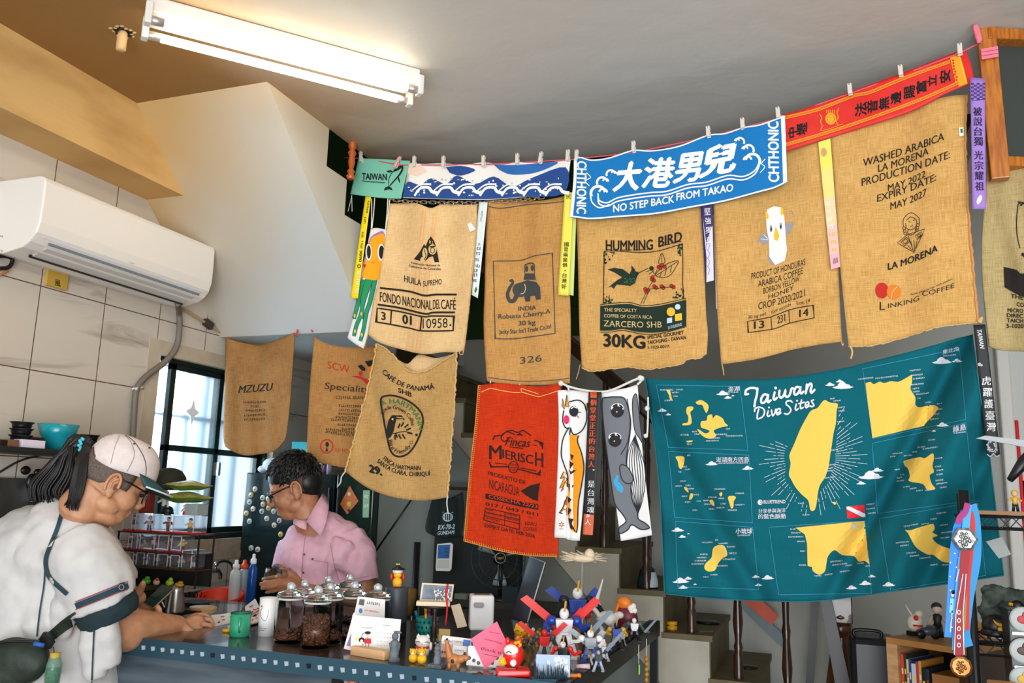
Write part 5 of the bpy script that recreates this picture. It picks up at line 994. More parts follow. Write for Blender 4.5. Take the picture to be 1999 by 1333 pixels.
for k,((x,y,tl),wh)in enumerate(zip(TOPS,WHERE)):
 P=onh(x,y,.034);P2=onh(x-tl*.8,y+24,.040);d=(P2-P).normalized();L=24*mpp(P)*1.0;w_=.0135
 t=thing('clothes_peg',wh,'clothes peg',tuple(P2),'clothes pegs on the pink line')
 side=HD;nrm=d.cross(side).normalized();R=Matrix((side,nrm,-d)).transposed();pm=PEGP if k==1 else PEGM
 for sg in(1,-1):
  q=MB();cc=P+d*(L*.5)+nrm*(sg*.0048)*-1
  q.box(cc,(w_,.0055,L),R=Matrix.Rotation(.06*sg,3,side)@R);q.build('peg_half',pm,t,bevel=.002)
 q=MB();q.tube([P+d*L*.45-side*.0085,P+d*L*.45+side*.0085],.0034,8);q.build('spring',STEEL,t)
 if k%2==0 or True:
  q=MB();q.ball(P+d*.005+nrm*.008,(.0016,.0016,.0016),n=6);q.build('hole_mark',BLKS,t)
  # ================================================================ left wall: air conditioner, shelf, sink corner
WHP=mat('white_plastic',(232,228,222),.35);BKP=mat('black_plastic',(20,20,22),.35);CHR=mat('chrome',(214,214,212),.12,metal=1.0)
CLEAR=mat('clear_plastic',(244,248,250),.05,trans=1.0,ior=1.15);GLS=mat('clear_glass',(246,250,250),.02,trans=1.0,ior=1.45)
DKM=mat('dark_green_black',(18,30,24),.5);STL=mat('brushed_steel',(176,172,164),.3,metal=.95)
DKW=mat('dark_brown_wood',(58,38,26),.4,c2=(40,26,18),nscale=12,stretch=(1,6,6))
ac=thing('air_conditioner','white split air conditioner on the tiled wall under the beam','air conditioner',(XW+.1,2.39,2.19))
Y0,Y1=1.965,2.812
pf=[(0,2.452),(.185,2.452),(.206,2.446),(.214,2.43),(.216,2.36),(.214,2.29),(.204,2.255),(.18,2.226),(.15,2.208),(.06,2.192),(0,2.20)]
q=MB();q.prism([(XW+a,Y0,z)for a,z in pf],(0,Y1-Y0,0));q.build('body',mat('ac_white',(236,230,222),.3),ac,bevel=.006,seg=3)
q=MB();q.add([(XW+.212,Y0+.03,2.287),(XW+.212,Y1-.02,2.287),(XW+.1985,Y1-.02,2.2445),(XW+.1985,Y0+.03,2.2445)],[(0,1,2,3)]);q.build('front_lip',mat('ac_lip',(214,216,220),.25),ac,solid=-.004)
q=MB();q.add([(XW+.176,Y0+.07,2.219),(XW+.176,Y1-.05,2.219),(XW+.116,Y1-.05,2.197),(XW+.116,Y0+.07,2.197)],[(0,1,2,3)]);q.build('louver',mat('ac_louver',(206,202,196),.35),ac,solid=-.005)
q=MB();q.beam((XW+.113,Y0+.06,2.196),(XW+.113,Y1-.05,2.196),.006,.010);q.build('louver_slit',BKP,ac)
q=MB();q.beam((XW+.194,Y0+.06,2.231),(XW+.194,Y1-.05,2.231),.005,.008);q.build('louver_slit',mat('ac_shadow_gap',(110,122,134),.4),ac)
q=MB();scribble(q,lambda a,b:onx(a,b,XW+.2182),(253,514),(263,516),3,0);q.build('badge',mat('grey_mark',(130,128,124),.5),ac)
q=MB();scribble(q,lambda a,b:ony(a,b,Y0-.0015),(0,462),(6,464),4,0);scribble(q,lambda a,b:ony(a,b,Y0-.0015),(0,490),(5,492),3,0);q.build('badge',mat('grey_mark',(130,128,124),.5),ac)
hx=XW+.022
hp=[onx(*a,XW+.10)for a in((347,592),)]+[onx(*a,hx)for a in((350,612),(350,645),(343,680),(318,710),(285,735),(268,757),(264,775),(261,820),(258,870),(250,960))]
hs=spline(hp,22);q=MB();q.tube(hs,[.0135 if i%2 else .0108 for i in range(len(hs))],10)
ho=thing('drain_hose','grey corrugated drain hose running from the air conditioner past the window','hose',tuple(hs[-1]));q.build('hose',mat('grey_hose',(122,112,100),.5),ho)
q=MB();a=onx(268,757,hx);q.box(a,(.02,.034,.01),R=Matrix.Rotation(.4,3,'X'));q.build('collar',WHP,ho)
cb=thing('power_cable','beige cable from the air conditioner to the corner below the soffit','cable',tuple(onx(400,630,XW+.012)))
q=MB();q.tube(spline([onx(*a,XW+.012)for a in((352,598),(385,620),(405,632),(425,645),(442,659))],5),.006,8);q.build('cable',mat('beige_cable',(178,150,112),.6),cb)
q=MB();a,b=onx(400,627,XW+.014),onx(413,638,XW+.014);q.beam(a,b,.022,.03);q.build('plug',mat('dark_plug',(60,48,40),.5),cb)
q=MB();q.tube(spline([onx(*a,XW+.02)for a in((-12,500),(12,500),(24,507),(16,522),(-12,524))],6),.007,8);tag(q.build('power_cable',BKP),'black cable looping out below the left end of the air conditioner','cable')
q=MB();q.tube(spline([onx(*a,XW+.015)for a in((-10,541),(4,535),(15,528))],4),.004,6);tag(q.build('wire_stub',mat('orange_wire',(190,120,60),.6)),'short orange wire end by the left edge of the tiles','wire')
pl=thing('wall_plate','yellowed square wall plate with one dark character on the tiles','wall plate',tuple(onx(113,566,XW+.01)))
q=MB();q.bb((XW,2.188,2.142),(XW+.012,2.283,2.205));q.build('plate',mat('yellowed_ivory',(196,160,66),.4),pl,bevel=.004)
q=MB();text_on(q,lambda a,b:onx(a,b,XW+.0135),'風',(107,558),(118,560),13,0,.01);q.build('character',mat('dark_brown_ink',(50,38,24),.7),pl)
# ---- wall shelf with cups, a bowl and small boxes
SX=XW+.20
sh=thing('wall_shelf','dark board shelf on the tiles behind the man in the cap','shelf',(XW+.1,2.15,1.54))
q=MB();q.bb((XW,1.3,1.538),(SX,2.62,1.556));q.build('board',mat('shelf_black',(26,34,30),.5),sh,bevel=.002)
for y in(1.7,2.5):
 q=MB();q.add([(XW,y,1.538),(XW+.15,y,1.538),(XW,y,1.42)],[(0,1,2)]);q.build('bracket',BKP,sh,solid=.006)
def on_shelf(px,z=1.556):return onx(px,868,XW+.11).y
for nm,px,n in(('black stack left of the teal bowl',38,4),('lower black stack right of the teal bowl',172,3)):
 y=on_shelf(px)
 for k in range(n):
  q=MB();z=1.556+k*.0215;q.lathe((XW+.11,y,z),[(.001,0),(.026,0),(.03,.008),(.03,.014),(.037,.0195),(.037,.0212),(.028,.019),(.022,.004),(.001,.004)],20)
  tag(q.build('cup',BKP),('bottom','second','third','top')[k if k<n-1 else 3]+' cup of the '+nm,'cup','small black cups stacked on the wall shelf')
y=on_shelf(110);q=MB();q.lathe((XW+.11,y,1.556),[(.001,0),(.03,0),(.032,.012),(.055,.055),(.067,.09),(.0645,.09),(.05,.055),(.028,.014),(.001,.012)],32)
tag(q.build('bowl',mat('teal_ceramic',(20,148,160),.25,c2=(24,96,120),nscale=9,contrast=(.5,.75),coat=.4)),'tall teal ceramic bowl on the wall shelf','bowl')
def shelf_box(name,x0,x1,y0,y1,m,label,cat,xo=.13,d=.06):
 a,b=onx(x0,y1,XW+xo),onx(x1,y1,XW+xo);h=abs(onx(x0,y0,XW+xo).z-a.z);q=MB();q.bb((XW+xo-d,a.y,1.556),(XW+xo,b.y,1.556+h));return tag(q.build(name,m,bevel=.001),label,cat)
shelf_box('paper_box',43,88,854,870,mat('white_lilac_card',(222,214,228),.6),'white and lilac paper box in front of the black cups','box',.185,.04)
shelf_box('paper_box',58,84,844,868,mat('dark_maroon_card',(58,34,36),.6),'dark box behind the white lilac box on the wall shelf','box',.11,.05)
shelf_box('paper_box',15,36,856,870,mat('brown_card',(120,84,60),.6),'small brown box left of the white lilac box','box',.185,.05)
shelf_box('jar',0,14,857,869,BKP,'small black jar at the far left of the wall shelf','jar',.185,.04)
# ---- back board and bits on the left wall below the shelf
q=MB();q.tube(spline([onx(*a,XW+.008)for a in((-20,935),(5,918),(40,899),(75,890),(110,886))],6),.0035,6);tag(q.build('wall_cable',mat('dark_cable',(44,38,32),.6)),'thin dark cable arching across the wall below the shelf','cable')
a,b=onx(0,926,XW+.03),onx(110,926,XW+.03)
q=MB();q.bb((XW,1.3,1.08),(XW+.02,b.y+.1,a.z-.01));tag(q.build('splash_board',mat('dark_grey_steel',(86,88,84),.3,metal=.5,c2=(60,64,60),nscale=8)),'dark grey splash board on the wall behind the ponytail','board')
bow=thing('ribbon_bow','black ribbon bow on the splash board beside the ponytail','bow',tuple(onx(62,962,XW+.05)))
for x,y,r in((50,918,.019),(74,922,.016)):
 q=MB();q.ball(onx(x,y,XW+.045),(.01,r,r*.8));q.build('loop',BKP,bow)
q=MB();q.ball(onx(61,940,XW+.045),(.012,.02,.028));q.build('knot',BKP,bow)
a=onx(76,962,XW+.04);q=MB();q.box(a+Vector((0,0,.0)),(.035,.035,.06));tag(q.build('paper_box',mat('white_lilac_card',(222,214,228),.6)),'white box standing behind the end of the ponytail','box')
BY=2.52
SBZ=ony(300,1142,BY+.02).z
# ---- sideboard that carries the figure boxes, sink, tap
sb=thing('sideboard','dark sideboard under the clear figure boxes','sideboard',(-2.45,2.52,0))
q=MB();q.bb((XW+.01,2.43,0),(-2.3,2.62,SBZ-.018));q.build('carcass',DKM,sb,bevel=.004)
q=MB();q.bb((XW+.01,2.42,SBZ-.018),(-2.29,2.625,SBZ));q.build('top_board',mat('olive_board',(70,58,34),.5),sb,bevel=.003)
sk=thing('sink','steel sink unit in the corner under the window','sink',(-2.35,3.2,0))
q=MB();q.bb((XW+.01,2.95,0),(-2.14,3.4,.83));q.build('cabinet',mat('sink_cabinet',(120,118,112),.5),sk)
q=MB();q.bb((XW+.01,2.95,.83),(-2.14,3.4,.85));q.build('worktop',STL,sk,bevel=.004)
q=MB();q.bb((XW+.01,2.95,.85),(XW+.022,3.4,1.0));q.build('upstand',STL,sk)
tp=thing('faucet','chrome wall tap with a curved black spout above the sink','faucet',tuple(onx(385,1118,XW+.05)))
A=onx(383,1116,XW);q=MB();q.lathe((XW,A.y,A.z),[(.026,0),(.026,.008),(.014,.012),(.012,.05)],16,axis=(1,0,0));q.build('wall_flange',CHR,tp)
e=Vector((.06,.045,.02));q=MB();q.tube([A+Vector((.03,0,0)),A+Vector((.055,.02,.006)),A+Vector((.06,.07,.004)),A+Vector((.062,.085,-.012)),A+Vector((.062,.088,-.034))],[.009,.0105,.0105,.009,.008],12);q.build('tap_body',CHR,tp)
q=MB();q.ball(A+Vector((.06,.05,.032)),(.014,.014,.012));q.tube([A+Vector((.06,.05,.006)),A+Vector((.06,.05,.028))],.006,8);q.build('tap_handle',CHR,tp)
q=MB();q.tube(spline([A+Vector((.06,.055,.034)),A+Vector((.07,.09,.044)),A+Vector((.09,.12,.03)),A+Vector((.10,.13,-.02)),A+Vector((.10,.132,-.05))],5),.0055,8);q.build('spout_hose',BKP,tp)
def bottle(px,py_top,py_bot,Y,r,capcol,body,label,name='bottle',capm=None,neck=.35):
 P=ony(px,py_bot,Y);z0=.85;h=ony(px,py_top,Y).z-z0;t=thing(name,label,'bottle',(P.x,Y,z0))
 q=MB();q.lathe((P.x,Y,z0),[(.001,0),(r,0),(r,h*.78),(r*.92,h*.83),(r*.5,h*.87),(r*neck,h*.89)],20);q.build('body',body,t)
 q=MB();q.lathe((P.x,Y,z0),[(r*.5,h*.872),(r*.62,h*.88),(r*.62,h*.93),(r*.34,h*.945),(r*.3,h*.995),(.001,h)],16);q.build('cap',capcol,t)
 return t
bottle(456,1092,1170,3.08,.024,WHP,mat('milky_plastic',(196,200,196),.3),'white topped squeeze bottle beside the sink, leftmost of three bottles')
bottle(472,1092,1170,3.16,.026,mat('orange_cap',(226,78,36),.4),mat('clear_grey_plastic',(150,160,156),.15),'clear bottle with an orange cap beside the sink')
bottle(489,1080,1172,3.06,.02,mat('white_pump',(230,230,236),.4),mat('blue_plastic',(24,70,140),.2),'tall blue bottle with a white top beside the fridge')
bk=thing('bucket','bright red plastic basin behind the counter by the sink','bucket',(-2.33,2.99+.08,.925))
UP_,FW_=Vector((0,0,1)),Vector((_F.x,_F.y,0));bc=onz(430,1162,1.0)+FW_*.03;rb=45*mpp(bc);bk.location=(bc.x,bc.y,.8502);q=MB();tl_=tuple(UP_*math.cos(.21)-FW_*math.sin(.21));q.lathe((bc.x,bc.y,.862),[(.001,0),(rb*.74,0),(rb*.94,.128),(rb,.134),(rb,.146),(rb*.9,.142),(rb*.72,.008),(.001,.006)],36,axis=tl_);q.build('basin',mat('red_bucket',(226,52,22),.4),bk)
q=MB();q.lathe(Vector((bc.x,bc.y,.862))+Vector(tl_)*.112,[(rb*.96,0),(rb*1.01,.004),(rb*1.01,.01),(rb*.95,.013)],36,axis=tl_);q.build('rim_band',mat('red_bucket',(226,52,22),.4),bk)
# ---- fridge with magnets
fr=thing('refrigerator','dark teal two-door refrigerator covered in round magnets','refrigerator',(-2.25,3.75,0))
FY=3.42;xa,xm,xb=ony(474,1000,FY).x,ony(652,1000,FY).x,ony(727,1000,FY).x;ft=ony(600,925,FY).z
FRM=mat('fridge_dark_teal',(8,30,32),.22,coat=.3)
q=MB();q.bb((xa+.005,FY+.05,.05),(xb-.005,4.0,ft-.012));q.build('cabinet',DKM,fr)
q=MB();q.bb((xa,FY,.06),(xm-.004,FY+.048,ft));q.build('door',FRM,fr,bevel=.006)
q=MB();q.bb((xm+.004,FY,.06),(xb,FY+.048,ft));q.build('door',mat('fridge_green_black',(10,38,28),.25,coat=.3),fr,bevel=.006)
for x in(xm-.022,xm+.026):
 q=MB();q.bb((x-.006,FY-.018,.9),(x+.006,FY-.001,ft-.06));q.build('handle',BKP,fr,bevel=.003)
q=MB();q.bb((xa+.02,FY+.06,0),(xb-.02,3.98,.06));q.build('plinth',BKP,fr)
MG=[(327,288),(305,320),(298,358),(316,395),(281,418),(297,462),(368,335),(370,370),(364,408),(398,340),(400,390),(427,408),(390,447),(458,416),(458,458),(430,483),(465,532),(306,606),(341,614)]
mc=[(214,196,120),(196,150,130),(120,170,176),(206,206,196),(190,120,90),(150,180,120)]
for k,(x,y)in enumerate(MG):
 X,Y=380+x/2.76,850+y/2.76;P=ony(X,Y,FY);t=thing('fridge_magnet','small round picture magnet on the dark fridge door','magnet',(P.x,FY-.006,P.z),'round magnets on the fridge')
 r=.0125;q=MB();q.lathe((P.x,FY,P.z),[(r,0),(r,.004),(r*.86,.006),(.001,.006)],18,axis=(0,-1,0));q.build('rim',mat('magnet_rim_%d'%(k%3),[(222,214,196),(206,186,120),(190,206,206)][k%3],.3),t)
 q=MB();q.ball((P.x,FY-.0062,P.z+.001),(r*.6,.001,r*.62),n=10);q.build('picture',mat('magnet_picture_%d'%(k%6),mc[k%6],.4,c2=mc[(k+2)%6],nscale=160),t)
 q=MB();q.ball((P.x,FY-.0068,P.z-.003),(r*.4,.001,r*.3),n=8);q.build('picture_detail',mat('magnet_dark_%d'%(k%2),[(80,60,60),(70,100,110)][k%2],.4),t)
def fplane(a,b):return ony(a,b,FY-.002)
t=thing('picture_card','orange diamond shaped picture card stuck on the fridge','card',tuple(fplane(680,1008)))
q=MB();q.add([fplane(*a)for a in((683,948),(700,978),(678,1004),(664,984))],[(0,1,2,3)]);q.build('card',mat('orange_card',(206,116,60),.6),t,solid=.001)
for k,((x,y),r,cc)in enumerate((((682,964),.009,(236,206,180)),((682,984),.012,(226,186,60)),((681,996),.007,(60,40,40)))):
 q=MB();P=fplane(x,y)+Vector((0,-.0015,0));q.ball(P,(r,.001,r),n=10);q.build('picture_spot',mat('spot_%d'%k,cc,.6),t)
t=thing('note_card','green and white note card at the right edge of the fridge','card',tuple(fplane(713,1010)))
q=MB();q.add([fplane(*a)for a in((709,957),(722,957),(720,1010),(708,1010))],[(0,1,2,3)]);q.build('card',mat('pale_green_card',(150,190,150),.6),t,solid=.001)
q=MB();scribble(q,lambda a,b:ony(a,b,FY-.0035),(711,972),(720,972),6,0);scribble(q,lambda a,b:ony(a,b,FY-.0035),(711,990),(720,990),6,0);q.build('writing',mat('white_paper',(244,246,248),.7),t)
def box_px(name,x0,x1,y0,y1,Y,depth,m,label,cat,base=None,bev=.003,build=True):
 a,b=ony(x0,y1,Y),ony(x1,y0,Y);z0=base if base is not None else a.z
 q=MB();q.bb((a.x,Y,z0),(b.x,Y+depth,b.z));return tag(q.build(name,m,bevel=bev),label,cat)
box_px('storage_box',566,602,862,915,3.5,.2,mat('turquoise_plastic',(30,176,190),.4),'turquoise plastic storage box on top of the fridge','storage box',ft)
q=MB();q.ball(ony(528,905,3.5)+Vector((0,.02,0)),(.05,.05,.035));q.ball(ony(548,900,3.5)+Vector((0,.03,.005)),(.04,.05,.04));q.ball(ony(512,912,3.5)+Vector((0,.02,-.004)),(.03,.04,.02));o=q.build('plastic_bag',mat('white_bag',(226,230,236),.5));o.location.z=ft;tag(o,'crumpled white bag on top of the fridge behind the black hair','bag')
for k,(x,cc,h)in enumerate(((625,(206,200,210),26),(634,(120,60,110),22),(642,(190,196,206),30))):
 P=ony(x,925,3.5);q=MB();q.lathe((P.x,3.5,ft),[(.001,0),(.012,0),(.012,h*mpp(P)*.7),(.006,h*mpp(P)*.85),(.006,h*mpp(P)),(.001,h*mpp(P))],14);tag(q.build('bottle',mat('fridge_bottle_%d'%k,cc,.3)),('small pale bottle, left of three on top of the fridge','small purple bottle between two pale ones on the fridge','small pale bottle, right of three on top of the fridge')[k],'bottle')
 # tiled back wall under the landing, with a conduit
q=MB();k0=len(q.v);q.bb((XW,YB-.012,0),(-2.02,YB,2.13));q.uv=[(p_[0]+3,p_[2]-1.834+3.02)for p_ in q.v];struct(q,'wall_tiles_rear',TILE)
q=MB();q.tube(spline([ony(*a,YB-.03)for a in((560,702),(585,702),(600,712),(605,730),(606,790),(606,870),(606,960))],6),.012,10);tag(q.build('conduit',mat('grey_conduit',(150,156,156),.5)),'grey conduit pipe on the rear tiles between the two brown sacks','pipe')
# ---- clear boxes with little figures
def figure(name,label,cat,P,h,cols,group=None,seed=0,arms=True,head=.30,base=None,w=1.0):
 r=random.Random(seed);P=Vector(P);t=thing(name,label,cat,tuple(P),group);z=0.0
 M_=[mat('figure_paint_%d_%d_%d'%c_,c_,.45)for c_ in cols]
 if base:q=MB();q.lathe(P,[(.001,0),(h*.26,0),(h*.26,h*.04),(.001,h*.04)],14);q.build('base',mat('figure_paint_%d_%d_%d'%base,base,.5),t);z=h*.04
 q=MB();lw=h*.075*w
 for sg in(-1,1):q.tube([P+Vector((sg*h*.09,r.uniform(-.05,.05)*h,z)),P+Vector((sg*h*.07,r.uniform(-.06,.03)*h,z+h*.18)),P+Vector((sg*h*.05,0,z+h*.36))],[lw*.9,lw*.8,lw],8)
 q.build('legs',M_[0],t)
 q=MB();q.lathe(P+Vector((0,0,z+h*.32)),[(.001,0),(h*.11*w,0),(h*.10*w,h*.12),(h*.14*w,h*.28),(h*.08,h*.34),(.001,h*.34)],12);q.build('torso',M_[1%len(M_)],t)
 if arms:
  q=MB()
  for sg in(-1,1):
   a=r.uniform(-.9,.6);q.tube([P+Vector((sg*h*.13*w,0,z+h*.6)),P+Vector((sg*h*.22*w,-h*.03,z+h*(.5+a*.1))),P+Vector((sg*h*(.24+.06*r.random())*w,-h*.1,z+h*(.46+a*.2)))],[lw*.75,lw*.6,lw*.55],8)
  q.build('arms',M_[2%len(M_)],t)
 q=MB();q.ball(P+Vector((0,0,z+h*(.66+head*.5))),(h*head*.46,h*head*.46,h*head*.5),n=12);q.build('head',M_[3%len(M_)],t)
 q=MB();q.ball(P+Vector((0,h*head*.06,z+h*(.68+head*.58))),(h*head*.5,h*head*.48,h*head*.46),n=12);q.build('hair',M_[4%len(M_)],t)
 return t
BX=[(238,260,1003,1039),(262,295,1003,1039),(297,335,1003,1039),(336,381,1003,1039),(231,253,1042,1076),(255,270,1042,1076),(271,304,1042,1076),(307,331,1042,1076),(333,356,1042,1076),(238,262,1079,1107),(264,283,1079,1107),(285,303,1079,1107),(305,329,1079,1107),(331,352,1079,1107),(353,377,1068,1107)]
RN=['top','second','third']
trayc=[(190,44,34),(150,40,44),(70,60,30)]
zrow={0:None,1:None,2:None}
rz=[ony(300,1039,BY).z,ony(300,1076,BY).z,ony(300,1107,BY).z]
pal=[((230,226,220),(60,70,110),(230,226,220),(236,200,176),(40,34,40)),((40,50,120),(230,230,236),(200,40,40),(236,206,180),(220,160,60)),((120,40,40),(170,60,40),(60,50,50),(230,190,160),(90,30,30)),((70,90,80),(220,170,60),(230,220,200),(226,190,160),(60,50,40)),((170,170,176),(80,90,100),(190,60,50),(226,226,226),(50,60,80))]
desc=['pale','white and red','brown','green and yellow','grey']
cnt={0:0,1:0,2:0}
ordn=['first','second','third','fourth','fifth','sixth']
for k,(x0,x1,y0,y1)in enumerate(BX):
 row=0 if k<4 else(1 if k<9 else 2);zb=rz[row];a,b=ony(x0,y1,BY),ony(x1,y0,BY);hh=(y1-y0)*mpp(a)-.004;nth=ordn[cnt[row]];cnt[row]+=1
 t=thing('display_box','clear figure box, %s from the left in the %s row above the sideboard'%(nth,RN[row]),'display box',((a.x+b.x)/2,BY+.035,zb),'clear figure boxes stacked by the window')
 q=MB();q.bb((a.x,BY,zb),(b.x-.001,BY+.07,zb+.006));q.build('tray',mat('tray_%d'%row,trayc[row],.4),t)
 q=MB();x_,X_=a.x,b.x-.001;z_,Z_=zb+.006,zb+hh;th=.0012
 for p0_,p1_ in(((x_,BY,z_),(X_,BY+th,Z_)),((x_,BY,z_),(x_+th,BY+.07,Z_)),((X_-th,BY,z_),(X_,BY+.07,Z_)),((x_,BY,Z_-th),(X_,BY+.07,Z_)),((x_,BY+.07-th,z_),(X_,BY+.07,Z_))):q.bb(p0_,p1_)
 q.build('cover',mat('box_clear',(236,240,244),.06,trans=.95,ior=1.05,alpha=.55),t)
 q=MB();
 for xe in(x_,X_-.002):q.bb((xe,BY-.0008,zb+.006),(xe+.002,BY+.002,Z_))
 q.bb((x_,BY-.0008,Z_-.002),(X_,BY+.002,Z_));q.build('edge',mat('box_edge',(206,196,206),.2),t)
 figure('figurine','%s figurine standing in the %s box of the %s row'%(desc[k%5],nth,RN[row]),'figurine',((a.x+b.x)/2,BY+.035,zb+.0062),hh*.8,pal[k%5],'figurines in the clear boxes',seed=k,w=1.5)
 # the stack's lower tier: open shelf board with little animals
st_=thing('figure_rack','dark open rack carrying the clear figure boxes on the sideboard','rack',(-2.4,BY+.04,SBZ))
a,b=ony(228,1107,BY),ony(380,1107,BY)
for z in(rz[0]-.005,rz[1]-.005,rz[2]-.005):
 q=MB();q.bb((a.x-.01,BY-.006,z),(b.x+.006,BY+.085,z+.0045));q.build('shelf_board',mat('rack_brown',(60,34,28),.5),st_)
q=MB();q.bb((a.x-.01,BY+.08,SBZ),(b.x+.006,BY+.086,rz[1]));q.build('back_panel',mat('rack_black',(20,18,16),.5),st_)
for x in(a.x-.012,b.x+.004):
 q=MB();q.bb((x,BY,SBZ),(x+.004,BY+.006,rz[0]));q.bb((x,BY+.08,SBZ),(x+.004,BY+.086,rz[0]));q.build('side_frame',mat('rack_black',(20,18,16),.5),st_)
FB=[(284,1136,14,'green','small green pot',((60,130,110),)),(305,1138,20,'lime','bright green bird shaped toy',((90,190,50),)),(307,1138,0,'','',()),]
def blob(name,px,py,hpx,wpx,m,label,cat,Y=BY+.02,extra=None):
 P=ony(px,py,Y);s_=mpp(P);z=SBZ;t=thing(name,label,cat,(P.x,Y,z));q=MB();q.ball((P.x,Y,z+hpx*s_*.4),(wpx*s_*.5,wpx*s_*.4,hpx*s_*.4));q.build('body',m,t)
 q=MB();q.ball((P.x+wpx*s_*.22,Y-.004,z+hpx*s_*.78),(wpx*s_*.26,wpx*s_*.26,hpx*s_*.24));q.build('head',extra or m,t);return t
blob('toy_bird',285,1141,16,19,mat('lime_green',(96,190,50),.45),'bright lime green toy bird on the sideboard by the phone','toy')
blob('toy_doll',305,1139,15,14,mat('doll_cream',(226,196,160),.5),'small cream doll between the two green toys','toy',extra=mat('doll_red',(200,70,50),.5))
blob('toy_frog',331,1140,17,17,mat('yellow_green',(160,196,50),.45),'yellow-green toy with a round head on the sideboard','toy')
blob('toy_box',350,1140,12,20,mat('amber',(190,140,40),.45),'amber yellow toy at the right end of the sideboard','toy')
P=ony(257,1141,BY+.02);q=MB();q.lathe((P.x,BY+.02,SBZ),[(.001,0),(.011,0),(.014,.035),(.012,.035),(.009,.003),(.001,.003)],16);tag(q.build('plastic_cup',mat('mint_plastic',(110,170,150),.3)),'small mint plastic cup on the sideboard beside the arm','cup')
# on top of the boxes: cap, green packets, bits
zt=ony(300,1003,BY).z
def top_box(name,x0,x1,y0,y1,m,label,cat,d=.06):a,b=ony(x0,y1,BY),ony(x1,y0,BY);q=MB();q.bb((a.x,BY+.005,zt),(b.x,BY+.005+d,b.z));return tag(q.build(name,m,bevel=.002),label,cat)
top_box('picture_box',268,292,952,1003,mat('red_brown_card',(130,44,26),.5),'red-brown picture box on top of the clear boxes','box',.03)
top_box('storage_box',358,384,984,1003,mat('clear_grey_plastic',(150,160,156),.15),'grey plastic tub at the right end of the clear boxes','box')
P=ony(327,1003,BY+.035);q=MB();q.ball((P.x,BY+.035,zt+.012),(.021,.02,.018));q.lathe((P.x,BY+.035,zt),[(.022,0),(.023,.004),(.02,.008)],18);tag(q.build('toy_helmet',mat('black_green',(16,30,24),.3)),'small dark toy helmet on top of the clear boxes','toy')
figure('figurine','tall silver figurine with dark blue legs on top of the clear boxes','figurine',(ony(307,1003,BY).x,BY+.03,zt),47*mpp(P),((40,50,90),(214,210,206),(214,210,206),(226,206,190),(200,196,190)),seed=3)
figure('figurine','little white and red figurine on top of the clear boxes','figurine',(ony(348,1003,BY).x,BY+.03,zt),20*mpp(P),((200,60,60),(226,220,216),(200,60,60),(230,210,196),(236,232,228)),seed=4)
def packet(x0,x1,y0,y1,label):
 a,b=ony(x0,(y0+y1)/2,BY+.02),ony(x1,(y0+y1)/2,BY+.02);L=b.x-a.x;q=MB();n=10;h=(y1-y0)*mpp(a)
 t=thing('snack_packet',label,'packet',((a.x+b.x)/2,BY+.03,a.z-h/2))
 for nm,sg,m_ in(('upper_film',1,mat('packet_cream_print',(196,170,110),.3,c2=(120,140,50),nscale=60)),('lower_film',-1,mat('packet_green',(90,130,30),.25))):
  q=MB();vs=[];
  for j in range(7):
   for i in range(n+1):
    u,v=i/n,j/6;vs.append((a.x+L*u,BY-.02+.09*v,(a.z+b.z)/2+sg*h*.5*math.sin(math.pi*u)**.6*math.sin(math.pi*v)**.6+.002*math.sin(9*u+5*v)))
  q.add(vs,[(j*(n+1)+i,j*(n+1)+i+1,(j+1)*(n+1)+i+1,(j+1)*(n+1)+i)for j in range(6)for i in range(n)],0,True);q.build(nm,m_,t)
packet(318,402,960,982,'lower green and cream packet lying across the clear boxes');packet(330,400,938,958,'upper green and cream packet under the dark cap')
cpz=thing('baseball_hat','dark green black cap resting on the packets behind the white cap','hat',tuple(ony(335,962,BY+.06)))
C0=ony(330,945,BY+.07);s_=mpp(C0)
q=MB();q.lathe(C0+Vector((0,0,-.018)),[(.062,0),(.064,.015),(.058,.045),(.042,.068),(.02,.078),(.001,.08)],28);q.build('crown',mat('cap_dark',(26,34,20),.7),cpz)
q=MB();q.lathe(C0+Vector((-.012,-.03,-.022)),[(.001,.002),(.06,.0),(.064,.003),(.06,.006),(.001,.008)],24);q.build('brim',mat('cap_dark',(26,34,20),.7),cpz)
# ================================================================ people
from mathutils.bvhtree import BVHTree
def skin_of(mb,name,m,parent,voxel=.006,smooth=4,wrinkle=0.0,wscale=.12):
 """overlapping solids fused into one continuous surface"""
 o=mb.build(name,m,parent)
 k=o.modifiers.new('fuse','REMESH');k.mode='VOXEL';k.voxel_size=voxel;k.use_smooth_shade=True
 k=o.modifiers.new('relax','SMOOTH');k.iterations=smooth;k.factor=.6
 if wrinkle:
  tx=bpy.data.textures.new(name+'_folds','CLOUDS');tx.noise_scale=wscale;tx.noise_depth=2
  k=o.modifiers.new('folds','DISPLACE');k.texture=tx;k.strength=wrinkle;k.mid_level=.5;k.texture_coords='LOCAL'
 return o
def on_mesh(o,eps=.0015):
 dg=bpy.context.evaluated_depsgraph_get();dg.update()
 ev=o.evaluated_get(dg);me=ev.to_mesh();mw=o.matrix_world if o.parent is None else o.parent.matrix_world@o.matrix_parent_inverse@o.matrix_basis
 mw=ev.matrix_world;bv=BVHTree.FromPolygons([mw@v.co for v in me.vertices],[tuple(p.vertices)for p in me.polygons]);ev.to_mesh_clear()
 last=[None]
 def M(px,py,e=eps):
  d=ray(px,py).normalized();h=bv.ray_cast(CAM,d)
  if h[0]is None:
   h=bv.find_nearest(CAM+d*(last[0]or 2.6));P=h[0]
  else:P=h[0];last[0]=(P-CAM).length
  return P-d*e
 return M
FH=Vector((_F.x,_F.y,0));RH=Vector((_R.x,_R.y,0));UP=Vector((0,0,1))
